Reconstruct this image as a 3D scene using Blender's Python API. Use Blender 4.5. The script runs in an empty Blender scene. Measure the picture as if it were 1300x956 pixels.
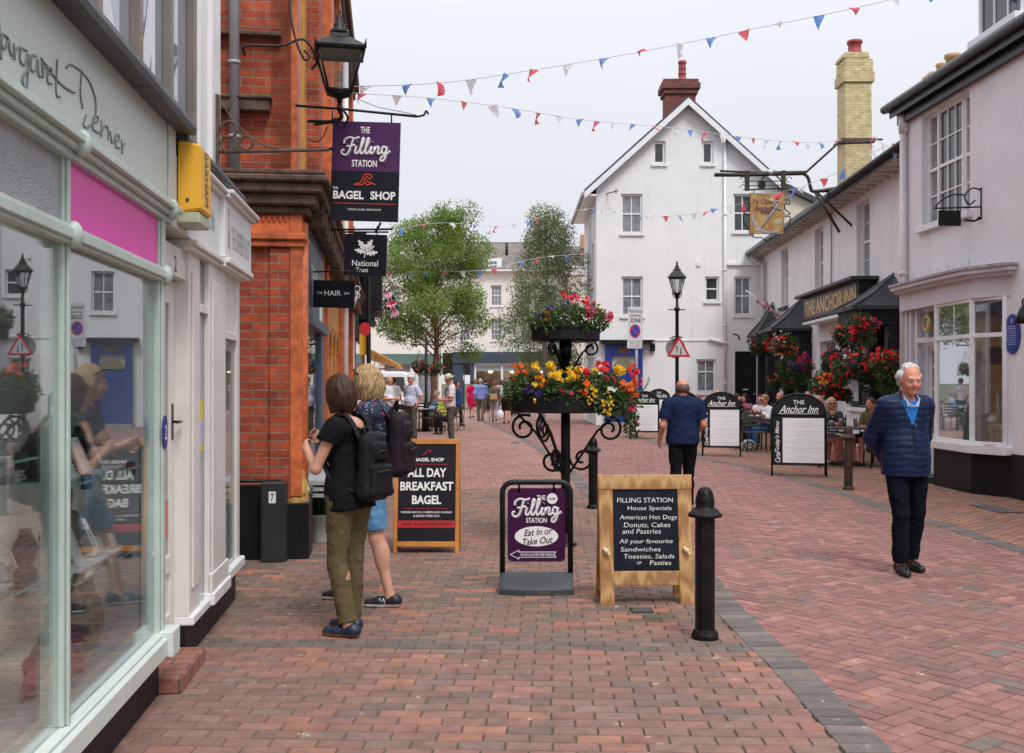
import bpy, math, random
import numpy as np
from mathutils import Vector, Matrix
from mathutils.geometry import tessellate_polygon
SC = bpy.context.scene
COL = SC.collection
FPX, CAMH, HZ = 1320.0, 1.57, 485.0
rnd = random.Random(11)
R = math.radians
def V(*a): return Vector(a)
def W(px, py, D): return Vector(((px-650)/FPX*D, D, CAMH+(HZ-py)/FPX*D))
def GD(py): return CAMH*FPX/(py-HZ)
def G(px, py):
    D = GD(py); return Vector(((px-650)/FPX*D, D, 0))
def frameM(o, right, up):
    r = Vector(right).normalized(); u = Vector(up).normalized(); n = r.cross(u)
    M = Matrix.Identity(4)
    for i in range(3):
        M[i][0] = r[i]; M[i][1] = u[i]; M[i][2] = n[i]; M[i][3] = o[i]
    return M
# ---------------------------------------------------------------- materials
MATS = {}
def nd(nt, typ, **kw):
    n = nt.nodes.new(typ)
    for k, v in kw.items(): setattr(n, k, v)
    return n
def mat(name, col=(.5, .5, .5), rough=.6, metal=0, var=0.12, vs=3.0, bump=0.0, bs=40.0, spec=.5, alpha=None,
        col2=None, streak=0.0, emit=None, trans=0.0, sss=0, coat=0, attr=None, ao_noise=None):
    if name in MATS: return MATS[name]
    m = bpy.data.materials.new(name); m.use_nodes = True
    nt = m.node_tree; L = nt.links; b = nt.nodes['Principled BSDF']
    b.inputs['Roughness'].default_value = rough; b.inputs['Metallic'].default_value = metal
    b.inputs['Specular IOR Level'].default_value = spec
    c4 = (*col, 1); b.inputs['Base Color'].default_value = c4
    if coat: b.inputs['Coat Weight'].default_value = coat; b.inputs['Coat Roughness'].default_value = .15
    if trans: b.inputs['Transmission Weight'].default_value = trans
    if sss:
        b.inputs['Subsurface Weight'].default_value = sss; b.inputs['Subsurface Radius'].default_value = (.02, .008, .004)
        b.inputs['Subsurface Scale'].default_value = .5
    tc = nd(nt, 'ShaderNodeTexCoord')
    base = None
    if attr:
        a = nd(nt, 'ShaderNodeAttribute', attribute_name=attr); base = a.outputs['Color']
    if var or col2:
        n = nd(nt, 'ShaderNodeTexNoise'); n.inputs['Scale'].default_value = vs; n.inputs['Detail'].default_value = 6
        n.inputs['Roughness'].default_value = .65
        L.new(tc.outputs['Object'], n.inputs['Vector'])
        mr = nd(nt, 'ShaderNodeMapRange'); mr.inputs[1].default_value = .3; mr.inputs[2].default_value = .7
        L.new(n.outputs['Fac'], mr.inputs[0])
        mx = nd(nt, 'ShaderNodeMix', data_type='RGBA')
        L.new(mr.outputs[0], mx.inputs['Factor'])
        if base is not None:
            mr.inputs[3].default_value = 1-var; mr.inputs[4].default_value = 1+var
            vm = nd(nt, 'ShaderNodeVectorMath', operation='SCALE'); L.new(base, vm.inputs[0]); L.new(mr.outputs[0], vm.inputs['Scale'])
            base = vm.outputs[0]
        else:
            mx.inputs['A'].default_value = (*[max(0, c*(1-var)) for c in col], 1)
            c2 = col2 if col2 else [min(1, c*(1+var)) for c in col]
            mx.inputs['B'].default_value = (*c2, 1)
            base = mx.outputs['Result']
        if streak:
            mp = nd(nt, 'ShaderNodeMapping'); mp.inputs['Scale'].default_value = (2.2, 2.2, .22)
            L.new(tc.outputs['Object'], mp.inputs['Vector'])
            n2 = nd(nt, 'ShaderNodeTexNoise'); n2.inputs['Scale'].default_value = 1.3; n2.inputs['Detail'].default_value = 8; n2.inputs['Roughness'].default_value = .7
            L.new(mp.outputs[0], n2.inputs['Vector'])
            m2 = nd(nt, 'ShaderNodeMapRange'); m2.inputs[1].default_value = .55; m2.inputs[2].default_value = .8
            m2.inputs[3].default_value = 0; m2.inputs[4].default_value = streak
            L.new(n2.outputs['Fac'], m2.inputs[0])
            mx2 = nd(nt, 'ShaderNodeMix', data_type='RGBA'); L.new(m2.outputs[0], mx2.inputs['Factor'])
            L.new(base, mx2.inputs['A']); mx2.inputs['B'].default_value = (col[0]*.45, col[1]*.45, col[2]*.38, 1)
            base = mx2.outputs['Result']
    if base is not None: L.new(base, b.inputs['Base Color'])
    if bump:
        n3 = nd(nt, 'ShaderNodeTexNoise'); n3.inputs['Scale'].default_value = bs; n3.inputs['Detail'].default_value = 5
        L.new(tc.outputs['Object'], n3.inputs['Vector'])
        bp = nd(nt, 'ShaderNodeBump'); bp.inputs['Strength'].default_value = bump; bp.inputs['Distance'].default_value = .01
        L.new(n3.outputs['Fac'], bp.inputs['Height']); L.new(bp.outputs[0], b.inputs['Normal'])
    if emit:
        b.inputs['Emission Color'].default_value = (*emit[:3], 1); b.inputs['Emission Strength'].default_value = emit[3]
    MATS[name] = m; return m
def brick_mat(name, c1, c2, mortar, bw=.225, rh=.075, ms=.009, bump=.6, noise_amt=.35, rough=.8, off=.5):
    if name in MATS: return MATS[name]
    m = bpy.data.materials.new(name); m.use_nodes = True
    nt = m.node_tree; L = nt.links; b = nt.nodes['Principled BSDF']; b.inputs['Roughness'].default_value = rough
    uv = nd(nt, 'ShaderNodeUVMap', uv_map='UVMap')
    t = nd(nt, 'ShaderNodeTexBrick'); t.offset = off
    t.inputs['Scale'].default_value = 1; t.inputs['Brick Width'].default_value = bw; t.inputs['Row Height'].default_value = rh
    t.inputs['Mortar Size'].default_value = ms; t.inputs['Mortar Smooth'].default_value = .2; t.inputs['Bias'].default_value = -.1
    t.inputs['Color1'].default_value = (*c1, 1); t.inputs['Color2'].default_value = (*c2, 1); t.inputs['Mortar'].default_value = (*mortar, 1)
    L.new(uv.outputs[0], t.inputs['Vector'])
    n = nd(nt, 'ShaderNodeTexNoise'); n.inputs['Scale'].default_value = 5; n.inputs['Detail'].default_value = 8; n.inputs['Roughness'].default_value = .75
    L.new(uv.outputs[0], n.inputs['Vector'])
    mr = nd(nt, 'ShaderNodeMapRange'); mr.inputs[1].default_value = .3; mr.inputs[2].default_value = .7
    mr.inputs[3].default_value = 1-noise_amt; mr.inputs[4].default_value = 1+noise_amt
    L.new(n.outputs['Fac'], mr.inputs[0])
    vm = nd(nt, 'ShaderNodeVectorMath', operation='SCALE'); L.new(t.outputs['Color'], vm.inputs[0]); L.new(mr.outputs[0], vm.inputs['Scale'])
    L.new(vm.outputs[0], b.inputs['Base Color'])
    n3 = nd(nt, 'ShaderNodeTexNoise'); n3.inputs['Scale'].default_value = 60; L.new(uv.outputs[0], n3.inputs['Vector'])
    ad = nd(nt, 'ShaderNodeMath', operation='MULTIPLY_ADD'); L.new(t.outputs['Fac'], ad.inputs[0]); ad.inputs[1].default_value = -1; L.new(n3.outputs['Fac'], ad.inputs[2])
    bp = nd(nt, 'ShaderNodeBump'); bp.inputs['Strength'].default_value = bump; bp.inputs['Distance'].default_value = .008
    L.new(ad.outputs[0], bp.inputs['Height']); L.new(bp.outputs[0], b.inputs['Normal'])
    MATS[name] = m; return m
def glass_mat(name, tint=(.9, .95, .95), base_refl=.08, refl_max=.85, ior=1.5, gloss=(.95, .97, 1)):
    if name in MATS: return MATS[name]
    m = bpy.data.materials.new(name); m.use_nodes = True
    nt = m.node_tree; L = nt.links
    for n in list(nt.nodes):
        if n.type != 'OUTPUT_MATERIAL': nt.nodes.remove(n)
    out = nt.nodes['Material Output']
    tr = nd(nt, 'ShaderNodeBsdfTransparent'); tr.inputs[0].default_value = (*tint, 1)
    gl = nd(nt, 'ShaderNodeBsdfGlossy'); gl.inputs['Roughness'].default_value = .0; gl.inputs['Color'].default_value = (*gloss, 1)
    fr = nd(nt, 'ShaderNodeFresnel'); fr.inputs['IOR'].default_value = ior
    mr = nd(nt, 'ShaderNodeMapRange'); mr.inputs[3].default_value = base_refl; mr.inputs[4].default_value = refl_max
    mr.inputs[1].default_value = .03; mr.inputs[2].default_value = .8
    L.new(fr.outputs[0], mr.inputs[0])
    mx = nd(nt, 'ShaderNodeMixShader'); L.new(mr.outputs[0], mx.inputs[0]); L.new(tr.outputs[0], mx.inputs[1]); L.new(gl.outputs[0], mx.inputs[2])
    L.new(mx.outputs[0], out.inputs['Surface'])
    MATS[name] = m; return m
# ---------------------------------------------------------------- mesh builder
def catmull(pts, sub=6, closed=False):
    P = [Vector(p) for p in pts]; n = len(P)
    if n < 3: return P
    out = []
    rng = range(n if closed else n-1)
    for i in rng:
        p1, p2 = P[i % n], P[(i+1) % n]
        p0 = P[(i-1) % n] if (closed or i > 0) else p1*2-p2
        p3 = P[(i+2) % n] if (closed or i+2 < n) else p2*2-p1
        for k in range(sub):
            t = k/sub
            out.append(.5*((2*p1)+(-p0+p2)*t+(2*p0-5*p1+4*p2-p3)*t*t+(-p0+3*p1-3*p2+p3)*t**3))
    if not closed: out.append(P[-1])
    return out
def link(o, parent=None):
    COL.objects.link(o)
    if parent is not None: o.parent = parent
    return o
KEEP = ('letter', 'writing', 'text', 'print', 'inscription', 'arrow', 'balustrade', 'spikes', 'stems', 'jewel', 'logo', 'emblem', 'cloud', 'cable', 'frame', 'chain', 'glasses', 'sticker')
class MB:
    def __init__(s): s.v = []; s.f = []; s.m = []; s.sm = []
    def add(s, vs, fs, mi=0, smooth=False, M=None):
        b = len(s.v)
        if M is not None: vs = [M @ Vector(v) for v in vs]
        s.v += [tuple(v) for v in vs]
        s.f += [tuple(i+b for i in f) for f in fs]
        s.m += [mi]*len(fs); s.sm += [smooth]*len(fs)
        return s
    def box(s, x0, x1, y0, y1, z0, z1, mi=0, M=None):
        vs = [(x, y, z) for z in (z0, z1) for y in (y0, y1) for x in (x0, x1)]
        return s.add(vs, [(0, 2, 3, 1), (4, 5, 7, 6), (0, 1, 5, 4), (2, 6, 7, 3), (0, 4, 6, 2), (1, 3, 7, 5)], mi, False, M)
    def quad(s, a, b, c, d, mi=0, M=None): return s.add([a, b, c, d], [(0, 1, 2, 3)], mi, False, M)
    def tube(s, pts, r, n=8, mi=0, M=None, closed=False, smooth=True, cap=True):
        P = [Vector(p) for p in pts]; k = len(P)
        if k < 2: return s
        rs = r if isinstance(r, (list, tuple)) else [r]*k
        vs = []; prev = None
        for i, p in enumerate(P):
            if closed: t = P[(i+1) % k]-P[i-1]
            else: t = P[min(i+1, k-1)]-P[max(i-1, 0)]
            if t.length < 1e-9: t = Vector((0, 0, 1))
            t.normalize()
            if prev is None:
                a = Vector((0, 0, 1)) if abs(t.z) < .9 else Vector((1, 0, 0))
                u = t.cross(a).normalized()
            else:
                u = prev-t*prev.dot(t)
                u = u.normalized() if u.length > 1e-6 else t.orthogonal().normalized()
            prev = u; w = t.cross(u)
            for j in range(n):
                an = 2*math.pi*j/n
                vs.append(p+(u*math.cos(an)+w*math.sin(an))*rs[i])
        fs = []
        for i in range(k if closed else k-1):
            for j in range(n):
                a = i*n+j; b = i*n+(j+1) % n; c = ((i+1) % k)*n+(j+1) % n; d = ((i+1) % k)*n+j
                fs.append((a, b, c, d))
        s.add(vs, fs, mi, smooth, M)
        if cap and not closed:
            b0 = len(s.v)-len(vs)
            s.f.append(tuple(b0+j for j in reversed(range(n)))); s.m.append(mi); s.sm.append(False)
            s.f.append(tuple(b0+(k-1)*n+j for j in range(n))); s.m.append(mi); s.sm.append(False)
        return s
    def cyl(s, p0, p1, r0, r1=None, n=12, mi=0, M=None, smooth=True):
        return s.tube([p0, p1], [r0, r0 if r1 is None else r1], n, mi, M, False, smooth)
    def lathe(s, prof, c=(0, 0, 0), n=24, mi=0, M=None, smooth=True, squash=1):
        vs = []; fs = []
        for r, z in prof:
            for j in range(n):
                a = 2*math.pi*j/n
                vs.append((c[0]+r*math.cos(a), c[1]+r*math.sin(a)*squash, c[2]+z))
        for i in range(len(prof)-1):
            for j in range(n): fs.append((i*n+j, i*n+(j+1) % n, (i+1)*n+(j+1) % n, (i+1)*n+j))
        s.add(vs, fs, mi, smooth, M); b0 = len(s.v)-len(vs)
        s.f.append(tuple(b0+j for j in reversed(range(n)))); s.m.append(mi); s.sm.append(False)
        s.f.append(tuple(b0+(len(prof)-1)*n+j for j in range(n))); s.m.append(mi); s.sm.append(False)
        return s
    def ell(s, c, r, mi=0, nu=12, nv=8, M=None, smooth=True):
        vs = []; fs = []
        if not isinstance(r, (tuple, list)): r = (r, r, r)
        for i in range(nv+1):
            th = math.pi*i/nv
            for j in range(nu):
                ph = 2*math.pi*j/nu
                vs.append((c[0]+r[0]*math.sin(th)*math.cos(ph), c[1]+r[1]*math.sin(th)*math.sin(ph), c[2]+r[2]*math.cos(th)))
        for i in range(nv):
            for j in range(nu): fs.append((i*nu+j, (i+1)*nu+j, (i+1)*nu+(j+1) % nu, i*nu+(j+1) % nu))
        return s.add(vs, fs, mi, smooth, M)
    def prism(s, poly, d0, d1, mi=0, M=None, smooth=False):
        """2D polygon (x,y) extruded along local z from d0 to d1"""
        n = len(poly)
        vs = [(p[0], p[1], d0) for p in poly]+[(p[0], p[1], d1) for p in poly]
        fs = [(i, (i+1) % n, n+(i+1) % n, n+i) for i in range(n)]
        tri = tessellate_polygon([[Vector((p[0], p[1], 0)) for p in poly]])
        area = sum(poly[i][0]*poly[(i+1) % n][1]-poly[(i+1) % n][0]*poly[i][1] for i in range(n))
        if area < 0: fs = [tuple(reversed(f)) for f in fs]
        for t in tri:
            a, b, c = [poly[i] for i in t]
            cr = (b[0]-a[0])*(c[1]-a[1])-(b[1]-a[1])*(c[0]-a[0])
            t = tuple(t) if cr > 0 else tuple(reversed(t))
            fs.append(tuple(i+n for i in t)); fs.append(tuple(reversed(t)))
        return s.add(vs, fs, mi, smooth, M)
    def wall(s, outer, holes, t, M, mi=0, mi_rev=None):
        """wall face in local XY (normal +Z) with rectangular holes (x0,x1,y0,y1) whose reveals go back by t"""
        polys = [[Vector((p[0], p[1], 0)) for p in outer]]
        hs = []
        for h in holes:
            x0, x1, y0, y1 = h
            hp = [Vector((x0, y0, 0)), Vector((x0, y1, 0)), Vector((x1, y1, 0)), Vector((x1, y0, 0))]
            hs.append(hp); polys.append(hp)
        tri = tessellate_polygon(polys)
        flat = [p for q in polys for p in q]
        fs = []
        for tt in tri:
            a, b, c = [flat[i] for i in tt]
            cr = (b.x-a.x)*(c.y-a.y)-(b.y-a.y)*(c.x-a.x)
            fs.append(tuple(tt) if cr > 0 else tuple(reversed(tt)))
        s.add(flat, fs, mi, False, M)
        for hp in hs:
            bk = [Vector((p.x, p.y, -t)) for p in hp]
            s.add(hp+bk, [(i, (i+1) % 4, 4+(i+1) % 4, 4+i) for i in range(4)], mi if mi_rev is None else mi_rev, False, M)
        return s
    def text(s, txt, M, w=None, h=None, size=1, mi=0, shear=0, bold=0, align='C', space=1.0, ext=0.001, bend=None):
        cu = bpy.data.curves.new('tmp', 'FONT'); cu.body = txt; cu.size = 1; cu.shear = shear; cu.offset = bold
        cu.space_character = space; cu.extrude = 0; cu.resolution_u = 3; cu.align_x = 'LEFT'
        o = bpy.data.objects.new('tmp', cu); COL.objects.link(o)
        me = bpy.data.meshes.new_from_object(o.evaluated_get(bpy.context.evaluated_depsgraph_get()))
        vs = [v.co.copy() for v in me.vertices]; fs = [tuple(p.vertices) for p in me.polygons]
        bpy.data.objects.remove(o); bpy.data.curves.remove(cu); bpy.data.meshes.remove(me)
        if not vs: return s
        x0 = min(v.x for v in vs); x1 = max(v.x for v in vs); y0 = min(v.y for v in vs); y1 = max(v.y for v in vs)
        sx = (w/(x1-x0)) if w else size; sy = (h/(y1-y0)) if h else (sx if w else size)
        if h and not w: sx = sy
        ax = {'C': (x0+x1)/2, 'L': x0, 'R': x1}[align]
        vs = [Vector(((v.x-ax)*sx, (v.y-(y0+y1)/2)*sy, ext)) for v in vs]
        return s.add(vs, fs, mi, False, M)
    def strokes(s, lines, M, r, mi=0, sub=5, n=5):
        for l in lines:
            s.tube(catmull([(p[0], p[1], 0) for p in l], sub), r, n, mi, M)
        return s
    def build(s, name, mats, parent=None, bevel=0, M=None, seg=1, shade=None):
        if parent is not None and len(s.v) < 4000 and not any(k in name for k in KEEP):
            cl = s.clusters()
            if 2 <= len(cl) <= 8:
                first = None
                for c in cl:
                    q = MB(); mp = {}
                    for fi in c:
                        f = []
                        for i in s.f[fi]:
                            if i not in mp: mp[i] = len(q.v); q.v.append(s.v[i])
                            f.append(mp[i])
                        q.f.append(tuple(f)); q.m.append(s.m[fi]); q.sm.append(s.sm[fi])
                    o = q._build(name, mats, parent, bevel, M, shade); first = first or o
                return first
        return s._build(name, mats, parent, bevel, M, shade)
    def clusters(s):
        par = list(range(len(s.v)))
        def fd(a):
            while par[a] != a: par[a] = par[par[a]]; a = par[a]
            return a
        for f in s.f:
            r = fd(f[0])
            for i in f[1:]: par[fd(i)] = r
        comp = {}
        for fi, f in enumerate(s.f): comp.setdefault(fd(f[0]), []).append(fi)
        L = []
        for c in comp.values():
            P = [s.v[i] for fi in c for i in s.f[fi]]
            L.append([[min(p[k] for p in P)-.004 for k in range(3)], [max(p[k] for p in P)+.004 for k in range(3)], c])
        if len(L) > 60: return L[:1]
        ch = True
        while ch:
            ch = False
            for i in range(len(L)):
                for j in range(len(L)-1, i, -1):
                    a, b = L[i], L[j]
                    if all(a[0][k] <= b[1][k] and b[0][k] <= a[1][k] for k in range(3)):
                        a[0] = [min(a[0][k], b[0][k]) for k in range(3)]; a[1] = [max(a[1][k], b[1][k]) for k in range(3)]; a[2] = a[2]+b[2]; L.pop(j); ch = True
        return [l[2] for l in L]
    def _build(s, name, mats, parent=None, bevel=0, M=None, shade=None):
        me = bpy.data.meshes.new(name)
        vs = s.v
        if M is not None: vs = [tuple(M @ Vector(v)) for v in vs]
        me.from_pydata(vs, [], s.f)
        mats = mats if isinstance(mats, (list, tuple)) else [mats]
        for m in mats: me.materials.append(m)
        me.polygons.foreach_set('material_index', s.m)
        me.polygons.foreach_set('use_smooth', [True]*len(s.f) if shade else s.sm)
        boxuv(me)
        o = bpy.data.objects.new(name, me); link(o, parent)
        if bevel:
            b = o.modifiers.new('b', 'BEVEL'); b.width = bevel; b.segments = 1; b.limit_method = 'ANGLE'; b.angle_limit = R(40)
        return o
def boxuv(me):
    nf = len(me.polygons)
    if nf == 0: return
    uv = me.uv_layers.new(name='UVMap')
    nl = len(me.loops); vi = np.empty(nl, np.int32); me.loops.foreach_get('vertex_index', vi)
    co = np.empty(len(me.vertices)*3, np.float32); me.vertices.foreach_get('co', co); co = co.reshape(-1, 3)
    nor = np.empty(nf*3, np.float32); me.polygons.foreach_get('normal', nor); nor = np.abs(nor.reshape(-1, 3))
    tot = np.empty(nf, np.int32); me.polygons.foreach_get('loop_total', tot)
    ax = np.repeat(np.argmax(nor, 1), tot)
    c = co[vi]; u = np.where(ax == 0, c[:, 1], c[:, 0]); v = np.where(ax == 2, c[:, 1], c[:, 2])
    uv.data.foreach_set('uv', np.stack([u, v], 1).astype(np.float32).ravel())
def np_mesh(name, verts, faces, mats, parent=None, smooth=True, fm=None, k=None):
    me = bpy.data.meshes.new(name)
    verts = np.asarray(verts, np.float32); faces = np.asarray(faces, np.int32)
    nf, k = faces.shape
    me.vertices.add(len(verts)); me.vertices.foreach_set('co', verts.ravel())
    me.loops.add(nf*k); me.loops.foreach_set('vertex_index', faces.ravel())
    me.polygons.add(nf); me.polygons.foreach_set('loop_start', np.arange(0, nf*k, k, dtype=np.int32))
    me.polygons.foreach_set('use_smooth', np.full(nf, smooth))
    mats = mats if isinstance(mats, (list, tuple)) else [mats]
    for m in mats: me.materials.append(m)
    if fm is not None: me.polygons.foreach_set('material_index', np.asarray(fm, np.int32))
    me.update(calc_edges=True)
    o = bpy.data.objects.new(name, me); link(o, parent); return o
def tag(o, label=None, cat=None, group=None, kind=None):
    if label: o['label'] = label
    if cat: o['category'] = cat
    if group: o['group'] = group
    if kind: o['kind'] = kind
    return o
def thing(name, label, cat, loc=(0, 0, 0), rz=0, group=None):
    o = bpy.data.objects.new(name, None); link(o); o.empty_display_size = .2
    o.location = loc; o.rotation_euler = (0, 0, rz)
    return tag(o, label, cat, group)
def copy_tree(o, parent=None):
    c = o.copy(); COL.objects.link(c); c.parent = parent
    for k in ('label', 'group'):
        if parent is None and k in c: pass
    for ch in list(o.children): copy_tree(ch, c)
    return c
def rot(ax, deg): return Matrix.Rotation(R(deg), 4, ax)
def T(*a): return Matrix.Translation(Vector(a))
# common materials
def MM():
    g = {}
    g['black'] = mat('black_painted_iron', (.009, .009, .011), .42, var=.3, vs=8, bump=.15, bs=60, spec=.3)
    g['blackmatt'] = mat('black_board', (.008, .008, .010), .5, var=.3, vs=6, spec=.25)
    g['plinth'] = mat('black_plinth_paint', (.009, .009, .011), .5, var=.4, vs=3, bump=.2, bs=15, spec=.25)
    g['white'] = mat('white_gloss_paint', (.76, .76, .78), .35, var=.05, vs=4, streak=.12)
    g['whiteframe'] = mat('white_window_paint', (.78, .78, .80), .4, var=.05, vs=6)
    g['wallR'] = mat('lilac_white_render', (.745, .745, .785), .88, var=.06, vs=1.2, bump=.4, bs=12, streak=.32)
    g['wallA'] = mat('white_render', (.78, .765, .785), .85, var=.06, vs=1.0, bump=.4, bs=12, streak=.38)
    g['wallG'] = mat('smooth_white_render', (.765, .77, .79), .88, var=.05, vs=.8, bump=.4, bs=10, streak=.34)
    g['cream'] = mat('cream_render', (.66, .60, .50), .85, var=.06, vs=1)
    g['slate'] = mat('slate', (.055, .058, .068), .55, var=.3, vs=6, bump=.4, bs=10)
    g['gutter'] = mat('black_gutter', (.012, .012, .014), .35, var=.2)
    g['dglass'] = mat('window_glass_dark', (.035, .04, .045), .04, var=.5, vs=2.5, spec=.8)
    g['dglass2'] = mat('window_glass_curtained', (.20, .21, .23), .06, var=.4, vs=5, spec=.8)
    g['skin'] = mat('skin', (.56, .29, .20), .5, var=.1, vs=18, sss=.08)
    g['skinr'] = mat('skin_ruddy', (.58, .24, .16), .5, var=.12, vs=18, sss=.08)
    g['wood'] = mat('orange_stained_wood', (.50, .20, .045), .4, var=.25, vs=5)
    return g
M_ = MM()
# ---------------------------------------------------------------- signed distance figures
class SDF:
    def __init__(s, lo, hi, h):
        s.h = h; s.lo = np.array(lo, float); n = np.ceil((np.array(hi)-s.lo)/h).astype(int)+1
        s.n = n; s.D = np.full(n, 1.0)
        s.ax = [s.lo[i]+h*np.arange(n[i]) for i in range(3)]
    def region(s, lo, hi):
        a = np.clip(np.floor((np.array(lo)-s.lo)/s.h).astype(int), 0, s.n-1)
        b = np.clip(np.ceil((np.array(hi)-s.lo)/s.h).astype(int)+1, 1, s.n)
        sl = tuple(slice(a[i], b[i]) for i in range(3))
        if any(a[i] >= b[i] for i in range(3)): return None, None
        P = np.stack(np.meshgrid(*[s.ax[i][sl[i]] for i in range(3)], indexing='ij'), -1)
        return sl, P
    def comb(s, sl, d, k, op):
        D = s.D[sl]
        if op == 'u':
            if k > 0:
                hh = np.clip(.5+.5*(D-d)/k, 0, 1); s.D[sl] = D*(1-hh)+d*hh-k*hh*(1-hh)
            else: s.D[sl] = np.minimum(D, d)
        else:
            if k > 0:
                d = -d; hh = np.clip(.5-.5*(D-d)/k, 0, 1); s.D[sl] = D*(1-hh)+d*hh+k*hh*(1-hh)
            else: s.D[sl] = np.maximum(D, -d)
    def cone(s, a, b, ra, rb, k=.02, flat=None, cap=False, op='u', capa=False):
        a = np.array(a, float); b = np.array(b, float); m = max(ra, rb)+k+2*s.h+.02
        sl, P = s.region(np.minimum(a, b)-m, np.maximum(a, b)+m)
        if sl is None: return
        A, B = a, b; fy = 1
        if flat is not None:
            n, fy = np.array(flat[0], float), flat[1]
            def sq(p): return p+n*((p-a)@n)[..., None]*(1/fy-1) if p.ndim > 1 else p+n*((p-a)@n)*(1/fy-1)
            Q = sq(P); B = sq(b)
        else: Q = P
        ab = B-A; l2 = ab@ab+1e-12
        t0 = ((Q-A)@ab)/l2; t = np.clip(t0, 0, 1)
        d = (np.linalg.norm(Q-A-t[..., None]*ab, axis=-1)-(ra+(rb-ra)*t))*(1 if fy >= 1 else (fy+1)/2)
        L = math.sqrt(l2)
        if cap: d = np.maximum(d, (t0-1)*L)
        if capa: d = np.maximum(d, -t0*L)
        s.comb(sl, d, k, op)
    def ell(s, c, r, k=.02, rotm=None, op='u'):
        c = np.array(c, float); r = np.array(r, float) if hasattr(r, '__len__') else np.array([r]*3, float)
        m = r.max()+k+2*s.h+.01
        sl, P = s.region(c-m, c+m)
        if sl is None: return
        Q = P-c
        if rotm is not None: Q = Q@np.array(rotm.to_3x3())
        k0 = np.linalg.norm(Q/r, axis=-1); k1 = np.linalg.norm(Q/(r*r), axis=-1)+1e-9
        s.comb(sl, k0*(k0-1)/k1, k, op)
    def rbox(s, c, half, r, k=.02, taper=0, op='u'):
        c = np.array(c, float); hf = np.array(half, float); m = hf+k+2*s.h+.03
        sl, P = s.region(c-m, c+m)
        if sl is None: return
        Q = P-c; t = 1-taper*(Q[..., 2]/hf[2]*.5+.5)
        q = np.abs(Q/np.stack([t, t, np.ones_like(t)], -1))-(hf-r)
        d = np.linalg.norm(np.maximum(q, 0), axis=-1)+np.minimum(q.max(-1), 0)-r
        s.comb(sl, d, k, op)
    def plane(s, p, n, k=0):
        n = np.array(n, float); n /= np.linalg.norm(n)
        P = np.stack(np.meshgrid(*s.ax, indexing='ij'), -1)
        d = (P-np.array(p, float))@n
        s.D = np.maximum(s.D, d)
    def mesh(s):
        D = s.D.copy(); D[0] = D[-1] = 1; D[:, 0] = D[:, -1] = 1; D[:, :, 0] = D[:, :, -1] = 1
        ins = D < 0
        nx, ny, nz = D.shape
        acc = np.zeros((nx-1, ny-1, nz-1, 3)); cnt = np.zeros((nx-1, ny-1, nz-1))
        for ax in range(3):
            o = [1, 1, 1]; o[ax] = 0
            sa = [slice(0, None)]*3; sb = [slice(0, None)]*3
            sa[ax] = slice(0, -1); sb[ax] = slice(1, None)
            a = D[tuple(sa)]; b = D[tuple(sb)]
            cr = (a < 0) != (b < 0)
            t = np.where(cr, a/(a-b+1e-12), 0)
            o1, o2 = [i for i in range(3) if i != ax]
            for d1 in (0, 1):
                for d2 in (0, 1):
                    sl = [None]*3
                    sl[ax] = slice(0, D.shape[ax]-1)
                    sl[o1] = slice(d1, D.shape[o1]-1+d1); sl[o2] = slice(d2, D.shape[o2]-1+d2)
                    c = cr[tuple(sl)]; tt = t[tuple(sl)]
                    cnt += c; acc[..., ax] += c*tt; acc[..., o1] += c*d1; acc[..., o2] += c*d2
        act = cnt > 0
        idx = -np.ones(act.shape, np.int64); idx[act] = np.arange(act.sum())
        ijk = np.argwhere(act)
        vs = (ijk+acc[act]/cnt[act][:, None])*s.h+s.lo
        faces = []
        for ax in range(3):
            o1, o2 = [(1, 2), (2, 0), (0, 1)][ax]
            sa = [slice(1, -1)]*3; sb = [slice(1, -1)]*3
            sa[ax] = slice(0, -1); sb[ax] = slice(1, None)
            a = ins[tuple(sa)]; b = ins[tuple(sb)]
            e = np.argwhere(a != b)
            if len(e) == 0: continue
            e2 = e.copy(); e2[:, o1] += 1; e2[:, o2] += 1
            fl = a[tuple(e.T)]
            def g(d1, d2):
                q = e2.copy(); q[:, o1] -= d1; q[:, o2] -= d2
                return idx[tuple(q.T)]
            q = np.stack([g(1, 1), g(0, 1), g(0, 0), g(1, 0)], 1)
            q[~fl] = q[~fl][:, ::-1]
            faces.append(q)
        return vs, np.concatenate(faces) if faces else np.zeros((0, 4), int)
def vnoise(P, seed=0, octs=((3, 1.0),)):
    """cheap smooth pseudo-noise from sums of sines"""
    r = np.random.RandomState(seed); out = np.zeros(len(P))
    for f_, a in octs:
        for _ in range(5):
            d = r.randn(3); d /= np.linalg.norm(d)
            out += a/5*1.6*np.sin(P@d*f_*(.6+r.rand())*2*math.pi+r.rand()*6.28)
    return out
def vnormals(vs, fs):
    n = np.zeros_like(vs); a = vs[fs[:, 0]]; b = vs[fs[:, 1]]; c = vs[fs[:, 2]]; d = vs[fs[:, 3]]
    fn = np.cross(c-a, d-b)
    for i in range(4): np.add.at(n, fs[:, i], fn)
    return n/(np.linalg.norm(n, axis=1)[:, None]+1e-12)
def smooth_v(vs, fs, it=2, lam=.5):
    for _ in range(it):
        acc = np.zeros_like(vs); c = np.zeros(len(vs))
        for i in range(4):
            for j in ((i+1) % 4, (i-1) % 4):
                np.add.at(acc, fs[:, i], vs[fs[:, j]]); np.add.at(c, fs[:, i], 1)
        vs = vs*(1-lam)+lam*acc/np.maximum(c, 1)[:, None]
    return vs

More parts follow.
